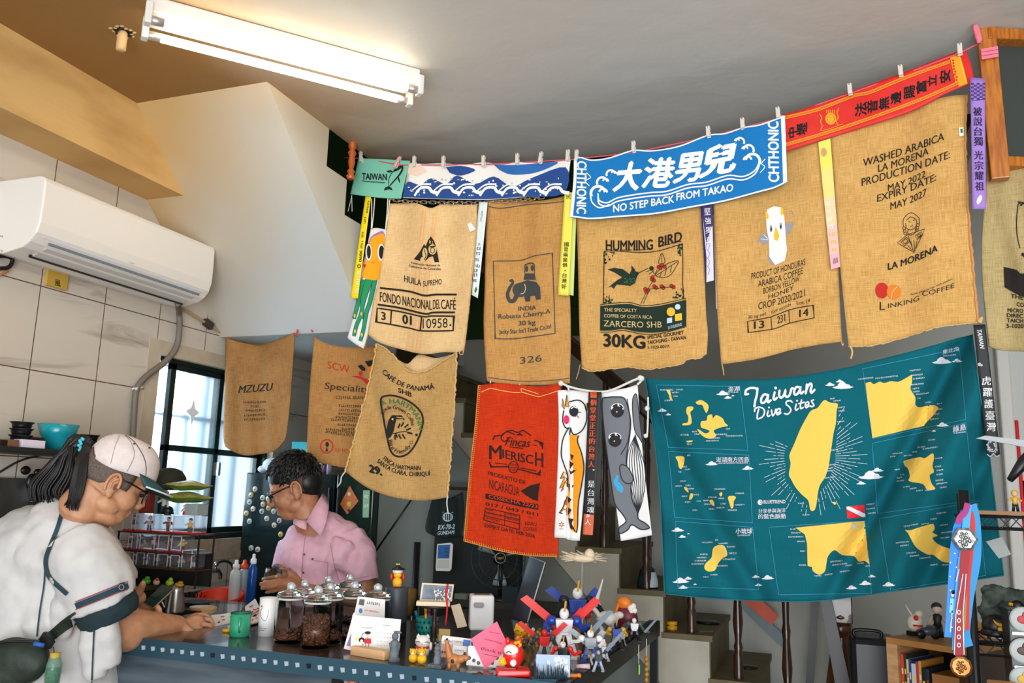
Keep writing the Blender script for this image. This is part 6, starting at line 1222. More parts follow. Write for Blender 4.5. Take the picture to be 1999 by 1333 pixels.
def facing(u,w,pitch):
 """axes (forward, side, up) of a head turned u:w in the ground plane and pitched down"""
 f=(RH*u+FH*w).normalized();s=Vector((f.y,-f.x,0));f2=f*math.cos(pitch)-UP*math.sin(pitch);return f2,s,s.cross(f2)
SKIN=mat('skin',(198,146,110),.5,c2=(184,128,92),nscale=30,sub=.12,bump=.05,bscale=300)
SKIN2=mat('skin_tan',(178,124,90),.5,c2=(162,106,74),nscale=30,sub=.12,bump=.05,bscale=300)
HAIRM=mat('black_hair',(12,10,10),.45,c2=(24,20,19),nscale=90,stretch=(6,6,1))
def ell(q,c,F_,S_,U_,a,b,h,n=18):q.ball(c,(a,b,h),n=n,R=Matrix((F_,S_,U_)).transposed())
def head(q,C,F_,S_,U_,k=1.0):
 """cranium, jaw, nose, brows, lips, ears; C is the centre of the skull"""
 p=lambda f,s,u:C+F_*(f*k)+S_*(s*k)+U_*(u*k)
 ell(q,p(-.008,0,.025),F_,S_,U_,.098*k,.077*k,.098*k,24)
 ell(q,p(.028,0,-.035),F_,S_,U_,.064*k,.062*k,.078*k,20)
 ell(q,p(.046,0,-.088),F_,S_,U_,.04*k,.044*k,.032*k,16)
 for s in(-1,1):
  ell(q,p(.045,s*.038,-.04),F_,S_,U_,.038*k,.03*k,.036*k,14)
  ell(q,p(.008,s*.05,-.072),F_,S_,U_,.04*k,.022*k,.028*k,12)
  ell(q,p(.076,s*.03,.012),F_,S_,U_,.016*k,.03*k,.009*k,10)
  ell(q,p(-.012,s*.078,-.02),F_,S_,U_,.02*k,.008*k,.033*k,14)
  ell(q,p(-.006,s*.076,-.045),F_,S_,U_,.011*k,.008*k,.014*k,10)
 q.tube([p(.086,0,.01),p(.103,0,-.022),p(.108,0,-.036)],[.009*k,.013*k,.014*k],10);ell(q,p(.1,0,-.038),F_,S_,U_,.014*k,.019*k,.011*k,10)
 ell(q,p(.083,0,-.064),F_,S_,U_,.013*k,.024*k,.007*k,10);ell(q,p(.08,0,-.075),F_,S_,U_,.013*k,.021*k,.008*k,10)
 return p
def ear_detail(p,S_,s,parent,k=1.0):
 """rim and hollow on the ear the camera sees"""
 q=MB();pts=[p(-.012+.019*math.cos(t),s*.0875,-.018+.031*math.sin(t))for t in[(-.9+i*.4)for i in range(12)]];q.tube(spline(pts,3),.0045*k,7);return q
def hand(q,W_,K,pts,r0=.0095):
 """W_ wrist, K list of knuckles, pts list of finger joint lists"""
 for k_,f in zip(K,pts):q.tube([W_*.45+k_*.55,k_]+f,[.013,r0*1.18,r0*1.05,r0*.95,r0*.8][:2+len(f)],10);q.ball(f[-1],r0*.82,n=8);q.ball(k_,r0*1.2,n=8)
 c=sum(K,Vector())/len(K)
 for a in(.2,.45,.7,.9):q.ball(W_.lerp(c,a),.022+.004*a,n=10)
 for a,b in zip(K,K[1:]):
  for t in(.3,.6,.85):q.tube([W_.lerp(a,t),W_.lerp(b,t)],.0145,8)
  # ---------------------------------------------------------------- the man in the white cap
D1=2.60
def p1(px,py,dw=0.0):return hit(px,py,FH,D1+dw)
man=thing('person','person in white cap and shirt with a ponytail, leaning on the counter holding a phone','person',(p1(110,1333).x,p1(110,1333).y,0))
Fh,Sh,Uh=facing(.80,.60,math.radians(24));HC=p1(222,938)
q=MB();hp_=head(q,HC,Fh,Sh,Uh,1.0)
nk=p1(165,1010,.02)
q.tube([HC-Uh*.05-Fh*.03,HC-Uh*.10-Fh*.045,nk],[.060,.062,.07],18)
ell(q,HC-Uh*.10+Fh*.025,Fh,Sh,Uh,.05,.055,.03)
tors=[p1(120,1060,.06),p1(105,1160,.08),p1(100,1290,.08)]
q.tube(tors+[Vector((tors[-1].x,tors[-1].y,.85))],[.12,.15,.15,.14],18)
sh_n,el_n,wr_n=p1(150,1075,-.08),p1(208,1230,-.02),p1(350,1224,.22)
q.tube([sh_n,sh_n.lerp(el_n,.5),el_n],[.07,.066,.062],16);q.ball(el_n,.06,n=14)
q.tube([el_n,el_n.lerp(wr_n,.25),el_n.lerp(wr_n,.6),wr_n],[.06,.066,.05,.036],16)
cz=1.0+.012
def tp1(px,py,z):return onz(px,py,z)
K=[p1(383,1200,.31),p1(391,1208,.29),p1(393,1218,.27),p1(388,1229,.25)]
fing=[]
for k_,(a,b,c_)in zip(K,(((403,1200),(413,1211),(412,1222)),((411,1209),(418,1221),(416,1232)),((412,1221),(416,1232),(412,1241)),((403,1233),(406,1242),(400,1248)))):
 dd=FH.dot(k_)-D1;fing.append([p1(*a,dd+.006),p1(*b,dd+.008),p1(*c_,dd+.006)])
hand(q,wr_n,K,fing,.0078)
q.tube([wr_n,p1(362,1228,.20),p1(378,1240,.205),p1(392,1244,.215)],[.02,.016,.0125,.0105],10);q.ball(p1(392,1244,.215),.0105,n=8)
# far arm and the hand round the phone
sh_f,el_f,wr_f=p1(190,1090,.30),p1(255,1190,.34),p1(262,1168,.20)
q.tube([sh_f,el_f],[.06,.05],14);q.ball(el_f,.05,n=12);q.tube([el_f,el_f.lerp(wr_f,.5),wr_f],[.05,.042,.03],14)
PH=[p1(283,1172,.16),p1(308,1149,.20),p1(336,1146,.19),p1(300,1182,.14)]
Kf=[p1(272,1162,.19),p1(276,1166,.18),p1(282,1172,.17)]
q.tube([wr_f,p1(268,1158,.19),p1(276,1147,.18),p1(279,1140,.17)],[.022,.016,.012,.0105],10);q.ball(p1(279,1139,.17),.0105,n=8)
for a,b,c_,d_ in(((272,1168),(290,1190),(304,1192),(308,1184)),((272,1172),(292,1196),(308,1198),(312,1190)),((270,1176),(288,1200),(303,1203),(308,1196)),((268,1178),(282,1202),(294,1206),(299,1201))):
 q.tube([p1(*a,.215),p1(*b,.215),p1(*c_,.195),p1(*d_,.165)],[.0115,.0105,.0095,.0085],9);q.ball(p1(*d_,.165),.0085,n=8)
q.ball(p1(268,1168,.21),(.028,.028,.026),n=12)
body1=skin_of(q,'body',SKIN,man,.0042,3)
hk=MB();pts=[hp_(-.014+.018*math.cos(t),.0885,-.018+.031*math.sin(t))for t in[(-1.9+i*.42)for i in range(12)]]
sd=1 if(hp_(0,1,0)-CAM).length<(hp_(0,-1,0)-CAM).length else-1
pts=[hp_(-.014+.018*math.cos(t),sd*.0875,-.018+.031*math.sin(t))for t in[(-.2+i*.42)for i in range(11)]]
hk.tube(spline(pts,3),.0046,8);hk.tube(spline([hp_(-.006,sd*.087,.004),hp_(-.018,sd*.0865,-.012),hp_(-.016,sd*.087,-.032)],4),.0035,7);hk.build('ear_rim',SKIN,man)
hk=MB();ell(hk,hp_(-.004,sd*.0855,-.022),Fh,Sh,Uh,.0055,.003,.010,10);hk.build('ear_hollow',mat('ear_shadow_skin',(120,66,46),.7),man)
# shaved sides and the rest of the hair
hk=MB();vs=[];N1,N2=22,14
for j in range(N2+1):
 for i in range(N1+1):
  a=math.radians(62+236*i/N1);e=math.radians(-26+76*j/N2)
  if abs(a-math.pi)<1.15 and j<3:e-=.10
  vs.append(hp_(-.008+.1005*math.cos(a)*math.cos(e),.0795*math.sin(a)*math.cos(e),.025+.1005*math.sin(e)))
hk.add(vs,[(j*(N1+1)+i,j*(N1+1)+i+1,(j+1)*(N1+1)+i+1,(j+1)*(N1+1)+i)for j in range(N2)for i in range(N1)],0,True)
hk.build('shaved_hair',mat('shaved_hair',(74,68,64),.75,c2=(112,92,80),nscale=260),man,solid=.002)
hk=MB();hr=random.Random(4);T0=p1(163,868,-.01)
for k in range(84):
 a=hr.random()*6.28;r_=.016*hr.random()**.5;o_=RH*(r_*math.cos(a))+UP*(r_*math.sin(a));sx=hr.uniform(-1,1);sw=hr.uniform(-1,1);en=hr.uniform(.85,1.05)
 P_=[T0+o_+RH*.012,p1(146,866,-.01)+o_*1.5,p1(128+sx*16,884+abs(sx)*6,-.012+sw*.02),p1(112+sx*28,922+sx*6,-.014+sw*.03),p1(94+sx*32-4,955+sx*10,-.016+sw*.03),p1(58+(1+sx)*40*en,972+(1-abs(sx))*10-sx*6,-.02+sw*.03)]
 hk.tube(spline(P_,4),[.0075-.0055*(i/20)**1.3 for i in range(21)],6)
hk.build('ponytail',HAIRM,man)
hk=MB()
for k in range(34):
 u=(k%17)/16;w=.012*(k//17);e=hr.uniform(-8,8)
 hk.tube(spline([p1(168+10*u,866+8*u,-.05+w),p1(150+20*u,902,-.082+w),p1(140+26*u,940,-.096+w),p1(134+24*u,972,-.108+w),p1(128+22*u+e,990+e,-.122+w)],4),[.006-.0045*i/16 for i in range(17)],6)
hk.build('loose_hair',HAIRM,man)
hk=MB();hk.tube(spline([p1(172,985-10,-.075),p1(165,960,-.07),p1(160,930,-.062),p1(164,905,-.055)],4),.0012,5);hk.tube(spline([p1(166,935,-.066),p1(168,965,-.07),p1(150,985,-.085),p1(122,972,-.08)],4),.0012,5);hk.build('stray_hair',HAIRM,man)
hk=MB()
for k in range(26):
 a=k*.55;hk.ball(T0+RH*(.004*math.sin(k*1.9)-.002)+UP*(.019*math.sin(a))+FH*(.017*math.cos(a)),.0052,n=7)
hk.build('hair_tie',mat('aqua_hair_tie',(70,190,210),.5),man)
# cap
CF,CS,CU=facing(.80,.60,math.radians(21));CC=HC+Uh*.038-Fh*.004
def cp_(f,s,u):return CC+CF*f+CS*s+CU*u
hk=MB();vs=[];N1,N2=40,14
for j in range(N2+1):
 e=math.pi/2*j/N2
 for i in range(N1):
  a=2*math.pi*i/N1;sq=.86 if math.cos(a)>0 else .8;ce=math.cos(e)**.62;rim=-.012+.012*math.cos(a)if j==0 else 0
  back=0.030*max(0,-math.cos(a))**3 if j==0 else 0
  vs.append(cp_(.108*math.cos(a)*ce+.006,.092*math.sin(a)*ce,rim+back+.100*math.sin(e)**1.05))
hk.add(vs,[(j*N1+i,j*N1+(i+1)%N1,(j+1)*N1+(i+1)%N1,(j+1)*N1+i)for j in range(N2)for i in range(N1)],0,True)
CAPM=mat('cap_white',(226,212,208),.8,c2=(214,200,196),nscale=40)
crown=hk.build('cap_crown',CAPM,man,solid=-.003)
hk=MB();vs=[]
for j,sc in enumerate((.92,1.0)):
 pass
nb=20;up_,dn=[],[]
for i in range(nb+1):
 t=-1.25+2.5*i/nb;inn=cp_(.108*math.cos(t)+.004,.092*math.sin(t),.003);L=.070*max(0,math.cos(t*1.02))**.5
 out=cp_(.108*math.cos(t)+.004+L*.98,.090*math.sin(t)*(1+L*.6),-.012-.016*(1-math.cos(t))-L*.12);up_.append(inn);dn.append(out)
hk.add(up_+dn,[(i,i+1,nb+2+i,nb+1+i)for i in range(nb)],0,True)
hk.build('cap_brim',mat('brim_teal',(40,78,84),.6),man,solid=.0045)
hk=MB();hk.tube([v_+CU*.001 for v_ in dn],.0028,7);hk.build('brim_edge',mat('brim_edge_white',(206,214,214),.6),man)
Mc=on_mesh(crown,.002)
hk=MB()
for pts,w_ in((((240,846),(262,862),(282,895),(285,925),(278,940)),1.6),(((240,846),(255,862),(262,890),(245,925)),.8),(((236,846),(225,870),(216,905)),.7)):line_on(hk,Mc,SP(lambda*a:list(a),*pts,n=5),w_,0)
hk.build('cap_seams',mat('cap_seam_dark',(96,84,92),.8),man)
hk=MB()
for x,y in((218,848),(262,866),(292,874)):disc_on(hk,Mc,(x,y),2.3,1.6,0,8,50)
hk.build('cap_eyelets',BKP,man)
hk=MB();line_on(hk,Mc,SP(lambda*a:list(a),(181,862),(183,880),(179,893),(178,902),(205,912),(235,924),(262,934),n=5),2.0,0);hk.build('cap_piping',mat('cap_piping',(96,40,84),.7),man)
# glasses
hk=MB();GL=[hp_(-.012,sd*.082,.004),hp_(.03,sd*.079,.006),hp_(.092,sd*.066,.002)]
hk.tube(GL,[.0022,.0022,.0024],7)
for s in(-1,1):
 c_=(.100,s*.036,-.008);hk.tube([hp_(c_[0]-.012*abs(math.cos(t))*(1 if math.cos(t)*s>0 else 0),c_[1]+.027*math.cos(t),c_[2]+.021*math.sin(t))for t in[2*math.pi*i/20 for i in range(21)]],.0019,6,cap=False)
hk.tube([hp_(.104,-.010,-.002),hp_(.106,0,.001),hp_(.104,.010,-.002)],.0018,6);hk.tube([hp_(.092,-sd*.066,.002),hp_(-.012,-sd*.082,.004)],.002,6)
hk.build('glasses_frame',mat('dark_frame',(24,22,24),.3,metal=.3),man)
hk=MB()
for s in(-1,1):ell(hk,hp_(.099,s*.036,-.008),Fh,Sh,Uh,.0012,.025,.019,14)
hk.build('glasses_lens',mat('lens',(236,240,244),.03,trans=1.0,ior=1.2,alpha=.4),man)
hk=MB()
for s in(-1,1):ell(hk,hp_(.087,s*.034,-.008),Fh,Sh,Uh,.006,.013,.006,10)
hk.build('eyes',mat('eye_dark',(30,22,20),.2),man)
# shirt
q=MB()
ell(q,p1(118,1022,.03),RH,FH,UP,.10,.12,.085,18);ell(q,p1(150,1040,.0),RH,FH,UP,.085,.10,.075,18)
bk_=[p1(140,1020,.03),p1(128,1045,.06),p1(100,1110,.09),p1(92,1200,.09),p1(98,1290,.085),p1(102,1400,.085)]
q.tube(bk_,[.085,.165,.20,.20,.195,.20],26)
ell(q,p1(78,1075,.05),RH,FH,UP,.155,.16,.14,20);ell(q,p1(45,1110,.06),RH,FH,UP,.15,.17,.17,20);ell(q,p1(180,1130,.14),RH,FH,UP,.10,.12,.16,20)
ell(q,p1(165,1250,.10),RH,FH,UP,.105,.13,.16,18);ell(q,p1(40,1200,.06),RH,FH,UP,.13,.16,.16,18);ell(q,p1(152,1350,.10),RH,FH,UP,.12,.15,.16,18);ell(q,p1(30,1330,.06),RH,FH,UP,.13,.16,.18,18)
q.tube([p1(146,1062,-.05),p1(172,1110,-.075),p1(193,1150,-.065),p1(203,1174,-.052)],[.098,.102,.098,.096],24)
q.tube([p1(185,1085,.27),p1(225,1150,.32)],[.09,.08],18)
for k,(a,b)in enumerate((((120,1020),(60,1180)),((100,1015),(30,1150)),((150,1130),(120,1240)),((185,1200),(190,1320)),((210,1180),(215,1300)),((60,1150),(90,1290)),((140,1090),(190,1175)),((165,1070),(225,1165)))):
 q.tube([p1(*a,-.09 if k in(6,7)else-.06),p1((a[0]+b[0])/2-6,(a[1]+b[1])/2,-.105 if k in(6,7)else-.085),p1(*b,-.09 if k in(6,7)else-.06)],[.03,.04,.03],10)
SHM=mat('white_shirt',(206,202,198),.8,c2=(196,192,190),nscale=18,bump=.06,bscale=240)
shirt=skin_of(q,'shirt',SHM,man,.008,5,.026,.11)
Ms=on_mesh(shirt,.007);Ms2=lambda x,y:Ms(x,y,.0085)
hk=MB();TQ=SP(lambda*a:list(a),(127,968),(122,995),(112,1030),(98,1065),(89,1092),(92,1118),(104,1136),(131,1160),n=5);line_on(hk,Ms,TQ,(8,9),0,step=4);line_on(hk,Ms,SP(lambda*a:list(a),(88,1100),(86,1140),(78,1190),(72,1242),n=5),3.4,0,step=4);line_on(hk,Ms,SP(lambda*a:list(a),(184,1218),(182,1260),(179,1333),n=5),3.2,0,step=4)
hk.build('shirt_piping',mat('teal_piping',(34,62,72),.7),man)
hk=MB();line_on(hk,Ms,SP(lambda*a:list(a),(147,1183),(175,1172),(205,1160),(232,1149),(251,1143),n=4),11,0,step=4);
for o_,ci in((-8,1),(7,1)):line_on(hk,Ms2,SP(lambda*a:list(a),(147,1183+o_),(175,1172+o_),(205,1160+o_),(232,1149+o_),(250,1143+o_),n=4),1.8,ci,step=4)
poly_on(hk,Ms2,[(228,1146),(234,1138),(243,1136),(247,1144),(240,1153),(231,1155)],0,5);ring_on(hk,lambda x,y:Ms(x,y,.0095),(237,1146),5,5,1.4,2,10)
hk.build('sleeve_band',[mat('teal_piping',(34,62,72),.7),mat('red_braid',(150,50,60),.7),mat('silver_thread',(170,170,172),.5)],man)
q=MB();q.tube([p1(196,1160,-.055),p1(212,1195,-.042),p1(219,1210,-.036)],[.086,.086,.078],22);skin_of(q,'undersleeve',mat('dark_teal_undershirt',(24,44,50),.8),man,.006,3,.008,.05)
# trousers under the frame edge so that he stands on the floor
q=MB();c0=p1(100,1400,.09)
for sg in(-1,1):b_=Vector((c0.x+RH.x*.1*sg,c0.y+RH.y*.1*sg,0));q.tube([Vector((b_.x,b_.y,c0.z+.08)),Vector((b_.x,b_.y,.5)),Vector((b_.x,b_.y,.06))],[.12,.085,.07],14);q.ball(b_+RH*.05+UP*.04,(.1,.06,.04),n=12)
skin_of(q,'trousers',mat('dark_trousers',(40,42,48),.8),man,.012,3)
# phone, waist bag and charm: separate things
ph=thing('phone','dark smartphone held in both hands of the man in the cap','phone',tuple(p1(310,1170,.18)))
A_,B_,C_,D_=p1(279,1176,.175),p1(316,1141,.215),p1(341,1148,.20),p1(298,1188,.16);n_=(B_-A_).cross(D_-A_).normalized()
if n_.dot(CAM-A_)<0:n_=-n_
q=MB();q.prism([A_,B_,C_,D_],-n_*.008);q.build('case',mat('phone_edge',(150,130,100),.3,metal=.7),ph,bevel=.003)
q=MB();ce=(A_+B_+C_+D_)/4;q.add([ce+(v_-ce)*.93+n_*.0008 for v_ in(A_,B_,C_,D_)],[(0,1,2,3)]);q.build('screen',mat('phone_screen',(18,26,24),.1,c2=(26,48,42),nscale=30),ph)
bag=thing('waist_bag','dark olive waist bag slung across the back of the white shirt','bag',tuple(p1(40,1300,-.12)))
OLV=mat('dark_olive_nylon',(32,42,32),.55,bump=.1,bscale=300)
hk=MB();Mb=on_mesh(shirt,.013);line_on(hk,Mb,SP(lambda*a:list(a),(152,1206),(125,1222),(98,1243),(80,1256),n=6),(21,18),0,step=4);hk.build('strap',OLV,bag,solid=.004)
q=MB();ell(q,p1(28,1292,-.165),RH,FH,UP,.095,.04,.065,20);ell(q,p1(60,1285,-.15),RH,FH,UP,.05,.035,.05,16);ell(q,p1(10,1310,-.165),RH,FH,UP,.08,.04,.07,16);skin_of(q,'pouch',OLV,bag,.006,4,.008,.06)
q=MB();q.tube(spline([p1(86,1262,-.20),p1(60,1252,-.205),p1(20,1252,-.21),p1(-20,1255,-.21)],4),.004,7);q.build('zip',BKP,bag)
q=MB();q.box(p1(92,1250,-.155),(.045,.014,.026),R=Matrix.Rotation(.6,3,'Y'));q.build('buckle',BKP,bag,bevel=.003)
q=MB();q.tube([p1(66,1256,-.21),p1(86,1260,-.205)],.006,8);q.build('blue_tab',mat('blue_tab',(40,90,170),.5),bag)
chm=thing('bottle_charm','small glass bottle charm hanging from the waist bag','charm',tuple(p1(101,1332,-.15)))
cc_=p1(101,1334,-.155);q=MB();q.lathe(cc_,[(.001,0),(.02,0),(.021,.05),(.016,.062),(.012,.07),(.012,.078)],18);q.build('glass',mat('green_tint_glass',(150,200,180),.1,trans=.6,alpha=.6),chm)
q=MB();q.lathe(cc_,[(.001,.002),(.017,.002),(.017,.04),(.001,.042)],14);q.build('filling',mat('green_filling',(40,130,60),.6,c2=(30,60,30),nscale=160),chm)
q=MB();q.lathe(cc_,[(.0125,.066),(.014,.08),(.001,.082)],14);q.build('cork',mat('cork_yellow',(190,160,60),.7),chm)
q=MB();q.tube(spline([cc_+UP*.08,p1(106,1275,-.16),p1(104,1262,-.16)],4),.0018,6);q.build('cord',BKP,chm)
# ---------------------------------------------------------------- the man in the pink shirt
C2=ony(575,948,2.98);D2=FH.dot(C2)
def p2(px,py,dw=0.0):return hit(px,py,FH,D2+dw)
man2=thing('person','person in a pale pink shirt and glasses holding a jar of beans behind the counter','person',(p2(640,1150).x,p2(640,1150).y,0))
Fb,Sb,Ub=facing(-.98,-.12,math.radians(22));HB_=p2(574,950)
q=MB();hp2=head(q,HB_,Fb,Sb,Ub,1.02);sd2=1 if(hp2(0,1,0)-CAM).length<(hp2(0,-1,0)-CAM).length else-1
q.tube([HB_-Ub*.05-Fb*.02,p2(600,1005,.0),p2(622,1040,.03)],[.06,.062,.08],18)
q.tube([p2(632,1070,.05),p2(636,1150,.06),Vector((p2(636,1150,.06).x,p2(636,1150,.06).y,.85))],[.12,.14,.13],18)
# near arm: elbow low on the right, forearm coming back to the hands
q.tube([p2(690,1065,.0),p2(706,1135,-.02),p2(708,1178,-.04)],[.06,.052,.047],14);q.ball(p2(708,1178,-.04),.047,n=12);q.tube([p2(708,1178,-.04),p2(650,1172,-.10),p2(592,1152,-.11)],[.047,.043,.03],14)
q.tube([p2(580,1065,.06),p2(560,1140,.02),p2(572,1160,-.02)],[.055,.048,.044],14);q.tube([p2(572,1165,-.02),p2(566,1140,-.09)],[.04,.03],12)
Kb=[p2(560,1127,-.13),p2(557,1134,-.15),p2(557,1142,-.16),p2(560,1150,-.15)]
fb_=[[p2(540,1127,-.155),p2(524,1128,-.15),p2(512,1131,-.135)],[p2(538,1134,-.18),p2(520,1136,-.175),p2(508,1140,-.155)],[p2(538,1143,-.19),p2(522,1146,-.185),p2(511,1149,-.165)],[p2(541,1151,-.175),p2(529,1154,-.17),p2(520,1156,-.155)]]
hand(q,p2(590,1150,-.11),Kb,fb_,.009)
q.tube([p2(585,1140,-.11),p2(572,1122,-.12),p2(558,1114,-.13),p2(548,1112,-.135)],[.018,.014,.0115,.010],10);q.ball(p2(548,1112,-.135),.010,n=8)
for a,b in(((548,1112),(522,1118)),((552,1118),(518,1126)),((556,1124),(520,1134)),((560,1130),(526,1141))):q.tube([p2(574,1132,-.05),p2(*a,-.055),p2((a[0]+b[0])/2,b[1]-6,-.06),p2(*b,-.085)],[.013,.0105,.0098,.0085],9)
q.tube([p2(574,1132,-.05),p2(556,1108,-.06),p2(540,1104,-.075),p2(530,1106,-.085)],[.016,.012,.0105,.009],9)
body2=skin_of(q,'body',SKIN2,man2,.0055,3)
hk=MB();pts=[hp2(-.014+.018*math.cos(t),sd2*.0895,-.018+.031*math.sin(t))for t in[(-.2+i*.42)for i in range(11)]];hk.tube(spline(pts,3),.0046,8);hk.tube(spline([hp2(-.006,sd2*.089,.004),hp2(-.018,sd2*.0885,-.012),hp2(-.016,sd2*.089,-.032)],4),.0035,7);hk.build('ear_rim',SKIN2,man2)
# short thick hair: cap of locks
hk=MB();hr=random.Random(9);
ell(hk,hp2(-.014,0,.045),Fb,Sb,Ub,.104,.084,.095,24);ell(hk,hp2(-.055,0,.0),Fb,Sb,Ub,.062,.08,.07,18)
for k in range(620):
 a=hr.random()*2*math.pi;e=math.asin(hr.uniform(-.2,1));d_=(math.cos(a)*math.cos(e),math.sin(a)*math.cos(e),math.sin(e))
 if d_[0]>.45 and d_[2]<.38:continue
 r_=hp2(-.014+.101*d_[0],.082*d_[1],.045+.093*d_[2]);o_=Fb*d_[0]+Sb*d_[1]+Ub*d_[2];fl=Fb*.55-Ub*.55+Sb*d_[1]*.8+Vector((hr.uniform(-.4,.4),hr.uniform(-.4,.4),hr.uniform(-.3,.3)));fl=(fl-o_*fl.dot(o_)).normalized()
 hk.tube([r_-o_*.004,r_+o_*.003+fl*.012,r_+o_*.007+fl*.026],[.005,.004,.0012],5)
hk.build('hair',HAIRM,man2)
hk=MB();vs=[]
for j in range(7):
 for i in range(15):a=math.radians(100+160*i/14);e=math.radians(-34+40*j/6);vs.append(hp2(-.008+.1005*math.cos(a)*math.cos(e),.0795*math.sin(a)*math.cos(e),.02+.1005*math.sin(e)))
hk.add(vs,[(j*15+i,j*15+i+1,(j+1)*15+i+1,(j+1)*15+i)for j in range(6)for i in range(14)],0,True);hk.build('nape_hair',mat('nape_hair',(40,32,28),.7,c2=(92,66,50),nscale=240),man2,solid=.002)
hk=MB();hk.tube([hp2(-.012,sd2*.084,.004),hp2(.03,sd2*.080,.002),hp2(.092,sd2*.066,-.004)],.003,7)
for s in(-1,1):
 hk.tube([hp2(.100-.010*max(0,math.cos(t)),s*(.036+.027*math.cos(t)),-.010+.019*math.sin(t))for t in[2*math.pi*i/20 for i in range(21)]],.0028,6,cap=False)
hk.tube([hp2(.104,-.010,-.002),hp2(.106,.010,-.002)],.0024,6);hk.build('glasses_frame',mat('dark_frame',(24,22,24),.3,metal=.3),man2)
hk=MB()
for s in(-1,1):ell(hk,hp2(.088,s*.034,-.010),Fb,Sb,Ub,.006,.013,.006,10)
hk.build('eyes',mat('eye_dark',(30,22,20),.2),man2)
# shirt
q=MB();ell(q,p2(634,1024,.05),RH,FH,UP,.085,.10,.05,18);q.tube([p2(618,1030,.03),p2(624,1054,.045),p2(632,1095,.06),p2(634,1150,.06),p2(634,1230,.06)],[.095,.15,.165,.155,.155],26)
ell(q,p2(590,1085,.02),RH,FH,UP,.085,.13,.10,18);ell(q,p2(597,1130,.02),RH,FH,UP,.085,.12,.11,18);ell(q,p2(668,1050,.04),RH,FH,UP,.08,.09,.07,16);ell(q,p2(590,1050,.07),RH,FH,UP,.07,.09,.06,16)
q.tube([p2(676,1050,.02),p2(697,1090,-.005),p2(703,1122,-.015),p2(706,1140,-.02)],[.075,.08,.076,.074],20);q.tube([p2(575,1060,.09),p2(562,1120,.05)],[.07,.065],16)
for a,b in(((660,1050),(640,1140)),((685,1060),(650,1110)),((610,1060),(600,1140)),((640,1075),(690,1120))):q.tube([p2(*a,-.07),p2((a[0]+b[0])/2-4,(a[1]+b[1])/2,-.085),p2(*b,-.075)],[.02,.03,.02],8)
PKM=mat('pink_shirt',(226,178,192),.8,c2=(214,164,180),nscale=24,bump=.06,bscale=260)
shirt2=skin_of(q,'shirt',PKM,man2,.0075,5,.025,.09)
hk=MB()
def sheet(rows,th,nm,m_,par):
 mb=MB();n=len(rows[0]);mb.add([v_ for r_ in rows for v_ in r_],[(j*n+i,j*n+i+1,(j+1)*n+i+1,(j+1)*n+i)for j in range(len(rows)-1)for i in range(n-1)],0,True);o=mb.build(nm,m_,par,solid=th);return o
sheet([[p2(630,962,.05),p2(626,970,-.03),p2(612,992,-.075),p2(598,1018,-.095)],[p2(642,975,.05),p2(642,992,-.05),p2(636,1020,-.105),p2(626,1046,-.125)]],.003,'collar',PKM,man2)
sheet([[p2(600,1012,-.06),p2(590,1016,-.08),p2(574,1012,-.06)],[p2(598,1034,-.10),p2(586,1030,-.10),p2(572,1022,-.07)]],.003,'collar',PKM,man2)
Mp=on_mesh(shirt2,.003);hk=MB();line_on(hk,Mp,SP(lambda*a:list(a),(600,1030),(594,1060),(590,1100),(588,1140),n=5),1.2,0,step=4);line_on(hk,Mp,SP(lambda*a:list(a),(645,1060),(652,1100),(662,1135),n=5),1.0,0,step=4);line_on(hk,Mp,SP(lambda*a:list(a),(690,1131),(706,1127),(722,1124),n=5),1.2,0,step=4);line_on(hk,Mp,[(606,1092),(640,1098),(638,1138)],.9,0,step=4)
hk.build('seams',mat('pink_seam',(176,128,146),.8),man2)
for x,y in((594,1082),(592,1118)):
 hk=MB();disc_on(hk,lambda a,b:Mp(a,b,.005),(x,y),2,2,0,8,50);hk.build('button',mat('brown_button',(96,50,60),.4),man2)
hk=MB();disc_on(hk,lambda a,b:Mp(a,b,.005),(610,1091),2.2,2.2,0,8,50);hk.build('button',BKP,man2)
q=MB();c0=p2(634,1230,.06)
for sg in(-1,1):b_=Vector((c0.x+.09*sg,c0.y,0));q.tube([Vector((b_.x,b_.y,c0.z)),Vector((b_.x,b_.y,.5)),Vector((b_.x,b_.y,.06))],[.11,.08,.065],14);q.ball(b_+Vector((-.02,-.05,.04)),(.06,.1,.04),n=12)
skin_of(q,'trousers',mat('dark_trousers',(40,42,48),.8),man2,.012,3)
jr=thing('bean_jar','small glass bowl of coffee beans held by the man in pink','bowl',tuple(p2(538,1146,-.11)))
cj=p2(540,1148,-.118);q=MB();q.lathe(cj,[(.001,0),(.028,0),(.048,.02),(.052,.05),(.046,.075),(.044,.075),(.049,.05),(.045,.022),(.026,.004),(.001,.004)],24);q.build('glass',mat('thin_glass',(240,246,246),.03,trans=1.0,ior=1.25),jr)
q=MB();hr=random.Random(2)
for k in range(90):
 a=hr.random()*6.28;r_=.04*hr.random()**.5;q.ball(cj+Vector((r_*math.cos(a),r_*math.sin(a),.008+.034*hr.random())),(.0055,.004,.0035),n=6,R=Matrix.Rotation(hr.random()*6,3,'Z'))
o=q.build('coffee_beans',mat('roast_bean',(70,36,20),.4),jr);o['kind']='stuff'
q=MB();q.ball(cj+Vector((-.012,0,.082)),(.012,.008,.006),n=8);q.build('blue_clip',mat('blue_tab',(40,90,170),.5),jr)
